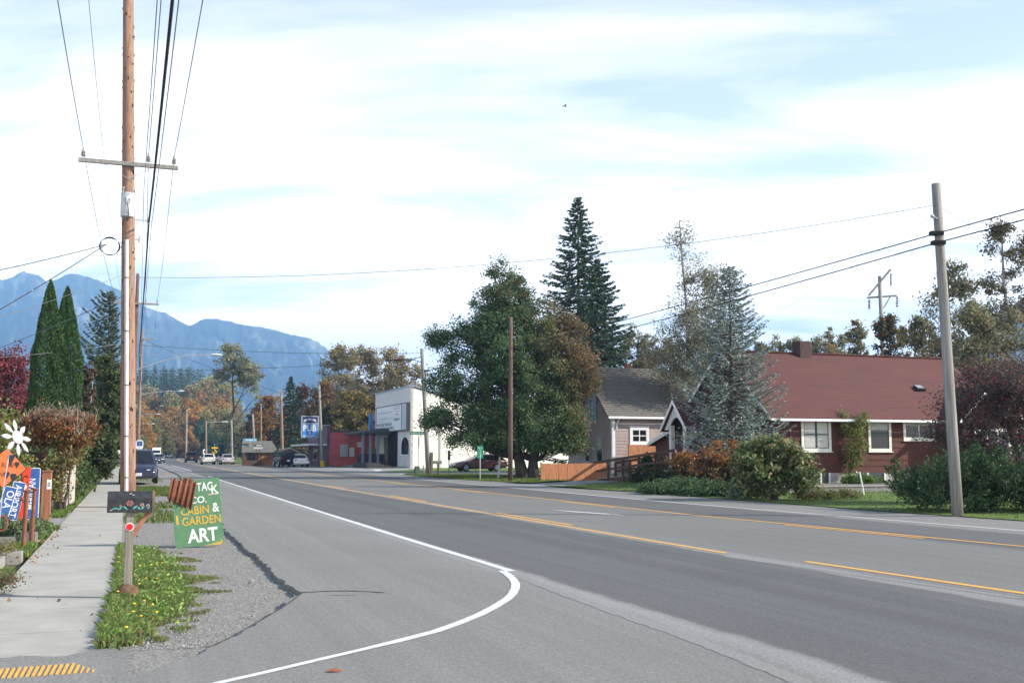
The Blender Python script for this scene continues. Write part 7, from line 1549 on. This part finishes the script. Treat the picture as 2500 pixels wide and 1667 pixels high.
bg_tree(205, 58, 880, 80, 'thin brownish tree between the cedars and the lopsided spruce', [(0.10, 0.08, 0.055), (0.07, 0.075, 0.04), (0.14, 0.06, 0.06)], 4200, 154, .14, group=GL_, low=.1, bark=BARKG)
bg_tree(232, 44, 985, 110, 'dark leafy tree over the hedge beside the sidewalk', [(0.055, 0.085, 0.035), (0.04, 0.065, 0.03), (0.09, 0.085, 0.04)], 9000, 155, .13, group=GL_, low=0)
bg_tree(20, 62, 842, 170, 'crimson leaved tree at the left edge beside the clipped cedars', [(0.22, 0.045, 0.06), (0.16, 0.04, 0.05), (0.27, 0.07, 0.075), (0.12, 0.06, 0.05)], 9000, 156, .17, group=GL_, low=.1)
bg_tree(-10, 90, 905, 200, 'dark evergreen mass behind the crimson tree', [(0.035, 0.06, 0.035), (0.05, 0.075, 0.04)], 6000, 157, .3, group=GL_, low=0)
bg_tree(185, 92, 955, 130, 'dark backing tree behind the clipped cedars', [(0.035, 0.055, 0.03), (0.06, 0.075, 0.035)], 6000, 158, .28, group=GL_, low=0)
g = at(-14, 1190, 23.5)
broadleaf('garden_shrub', 'yellow green bush at the left edge behind the metal daisy', 'shrub', (g.x, g.y, 0), [(0, 0, 1.3, .62, .6, 1.3), (-.5, 0, 1.7, .6, .6, .9)], [(0.14, 0.18, 0.05), (0.10, 0.15, 0.045), (0.19, 0.21, 0.07), (0.2, 0.15, 0.05)], 90, 8500, .055, [((0, 0, 0), (0, 0, 2.2), .04)], seed=160, clu=(.15, .3), flat=.9, part_names=('stems', 'foliage'))
AU = [(0.22, 0.075, 0.04), (0.16, 0.07, 0.035), (0.26, 0.11, 0.045), (0.13, 0.10, 0.04)]
def au_tint(r, P):
    a_ = tints(r, len(P), AU, .22); g_ = tints(r, len(P), [(0.14, 0.155, 0.05), (0.11, 0.12, 0.045), (0.19, 0.17, 0.075), (0.20, 0.10, 0.05)], .2); w_ = tints(r, len(P), [(0.20, 0.16, 0.12), (0.15, 0.11, 0.08)], .2)
    k = np.clip((P[:, 2] - 1.35) * 1.1 + r.normal(size=len(P)) * .3, 0, 1); o_ = np.where((r.random(len(P)) < k)[:, None], a_, g_)
    return np.where((r.random(len(P)) < np.clip((P[:, 2] - 2.35) * 1.6, 0, .85))[:, None], w_, o_)
g = at(140, 1230, 28.8)
def au_env(): return [(-.1, 0, 2.25, 1.0, .9, .5), (.35, 0, 2.05, .62, .8, .5), (-.75, 0, 2.2, .45, .6, .42), (.12, -.25, 1.35, .48, .5, .45), (.02, -.3, .72, .26, .35, .5), (.42, -.2, 1.25, .2, .4, .35)]
sh = broadleaf('autumn_shrub', 'big twiggy shrub with rust red leaves overhanging the fence by the sidewalk', 'shrub', (g.x, g.y, 0), au_env(), AU, 170, 15000, .052, [((.1, 0, 0), (-.1, 0, 2.4), .07), ((.15, 0, 0), (.5, 0, 2.2), .05), ((0, 0, 0), (-.7, 0, 2.3), .05)], seed=161, clu=(.13, .27), flat=.75, tintfn=au_tint, part_names=('stems', 'foliage'), limb=.008)
b = MB(); rr = random.Random(8)
for i in range(300):
    x, y = rr.uniform(-.95, .8), rr.uniform(-.7, .7); z0 = 2.15 + rr.uniform(-.2, .2); h_ = rr.uniform(.25, .72) * (1 - .35 * abs(x)); b.tube([(x, y, z0), (x + rr.uniform(-.12, .12), y + rr.uniform(-.1, .1), z0 + h_ * .6), (x + rr.uniform(-.25, .25), y + rr.uniform(-.2, .2), z0 + h_)], [.008, .006, .003], 4, cap=False)
b.build('bare_twigs', mat('pale_twigs', (0.30, 0.24, 0.19), .9, .25, 5), sh)
hv = [(R(-2.15 + .06 * math.sin(k), 37.8 + k * 2.2) - R(-2.1, 50)) for k in range(20)]
env = [(v.x, v.y, .85 + .12 * math.sin(k * 1.7), .95, 1.3, .98 + .1 * math.sin(k * 2.3), 1.2) for k, v in enumerate(hv)]
broadleaf('hedge', 'long green hedge lining the inner side of the sidewalk toward the minivan', 'hedge', R(-2.1, 50), env, [(0.07, 0.11, 0.035), (0.05, 0.085, 0.03), (0.10, 0.14, 0.045), (0.035, 0.06, 0.025)], 330, 30000, .085, [((0, 0, 0), (0, 0, 1.2), .05)], seed=162, clu=(.25, .42), flat=.9, shell=.4, limbs=False, part_names=('stems', 'foliage'))
env = [(v.x, v.y, 1.0, 1.2, 2.0, 1.2, 1.0) for v in [(R(-2.4, 84 + k * 4) - R(-2.4, 100)) for k in range(14)]]
broadleaf('hedge', 'distant overgrown hedge along the sidewalk beyond the minivan', 'hedge', R(-2.4, 100), env, [(0.06, 0.09, 0.035), (0.09, 0.11, 0.04), (0.12, 0.10, 0.04)], 200, 12000, .15, [((0, 0, 0), (0, 0, 1.2), .05)], seed=163, clu=(.4, .7), flat=.9, shell=.4, limbs=False, part_names=('stems', 'foliage'))
# planting of the raised bed
def bed(px, py, w, d_, h, n, seed, pal, lab, leaf=.03):
    g = G(px, py, -.03); broadleaf('bed_plant', lab, 'plant', g, [(0, 0, h * .45, w, d_, h * .5), (w * .5, 0, h * .35, w * .5, d_, h * .4)], pal, 34, n, leaf, [((0, 0, 0), (0, 0, h * .6), .008)], seed=seed, clu=(.06, .13), flat=.9, part_names=('stems', 'foliage'), limbs=False, zmin=.0, elong=1.9)
SG = [(0.12, 0.16, 0.10), (0.16, 0.19, 0.13), (0.08, 0.11, 0.06), (0.10, 0.16, 0.05)]
bed(22, 1318, .45, .3, .42, 3000, 170, SG, 'silvery low plant by the rounded grey stone'); bed(55, 1316, .35, .4, .36, 2400, 171, SG, 'dark green tuft behind the nearer rusty pipe'); bed(86, 1312, .32, .5, .36, 2600, 172, [(0.10, 0.16, 0.05), (0.15, 0.2, 0.08)], 'bright green plant right of the rusty pipes'); bed(90, 1272, .3, .4, .35, 1800, 173, SG, 'small plant below the upright blue sign'); bed(40, 1282, .35, .3, .4, 1800, 174, SG, 'plant below the red orange panel')
bed(8, 1362, .12, .3, .12, 700, 175, [(0.2, 0.14, 0.07), (0.14, 0.15, 0.06)], 'small weed clump at the edge of the sidewalk near the left border', .02)
bed(10, 1447, .14, .12, .05, 500, 176, [(0.2, 0.14, 0.08), (0.12, 0.12, 0.06)], 'flat dry weed patch on the sidewalk at the left border', .02)
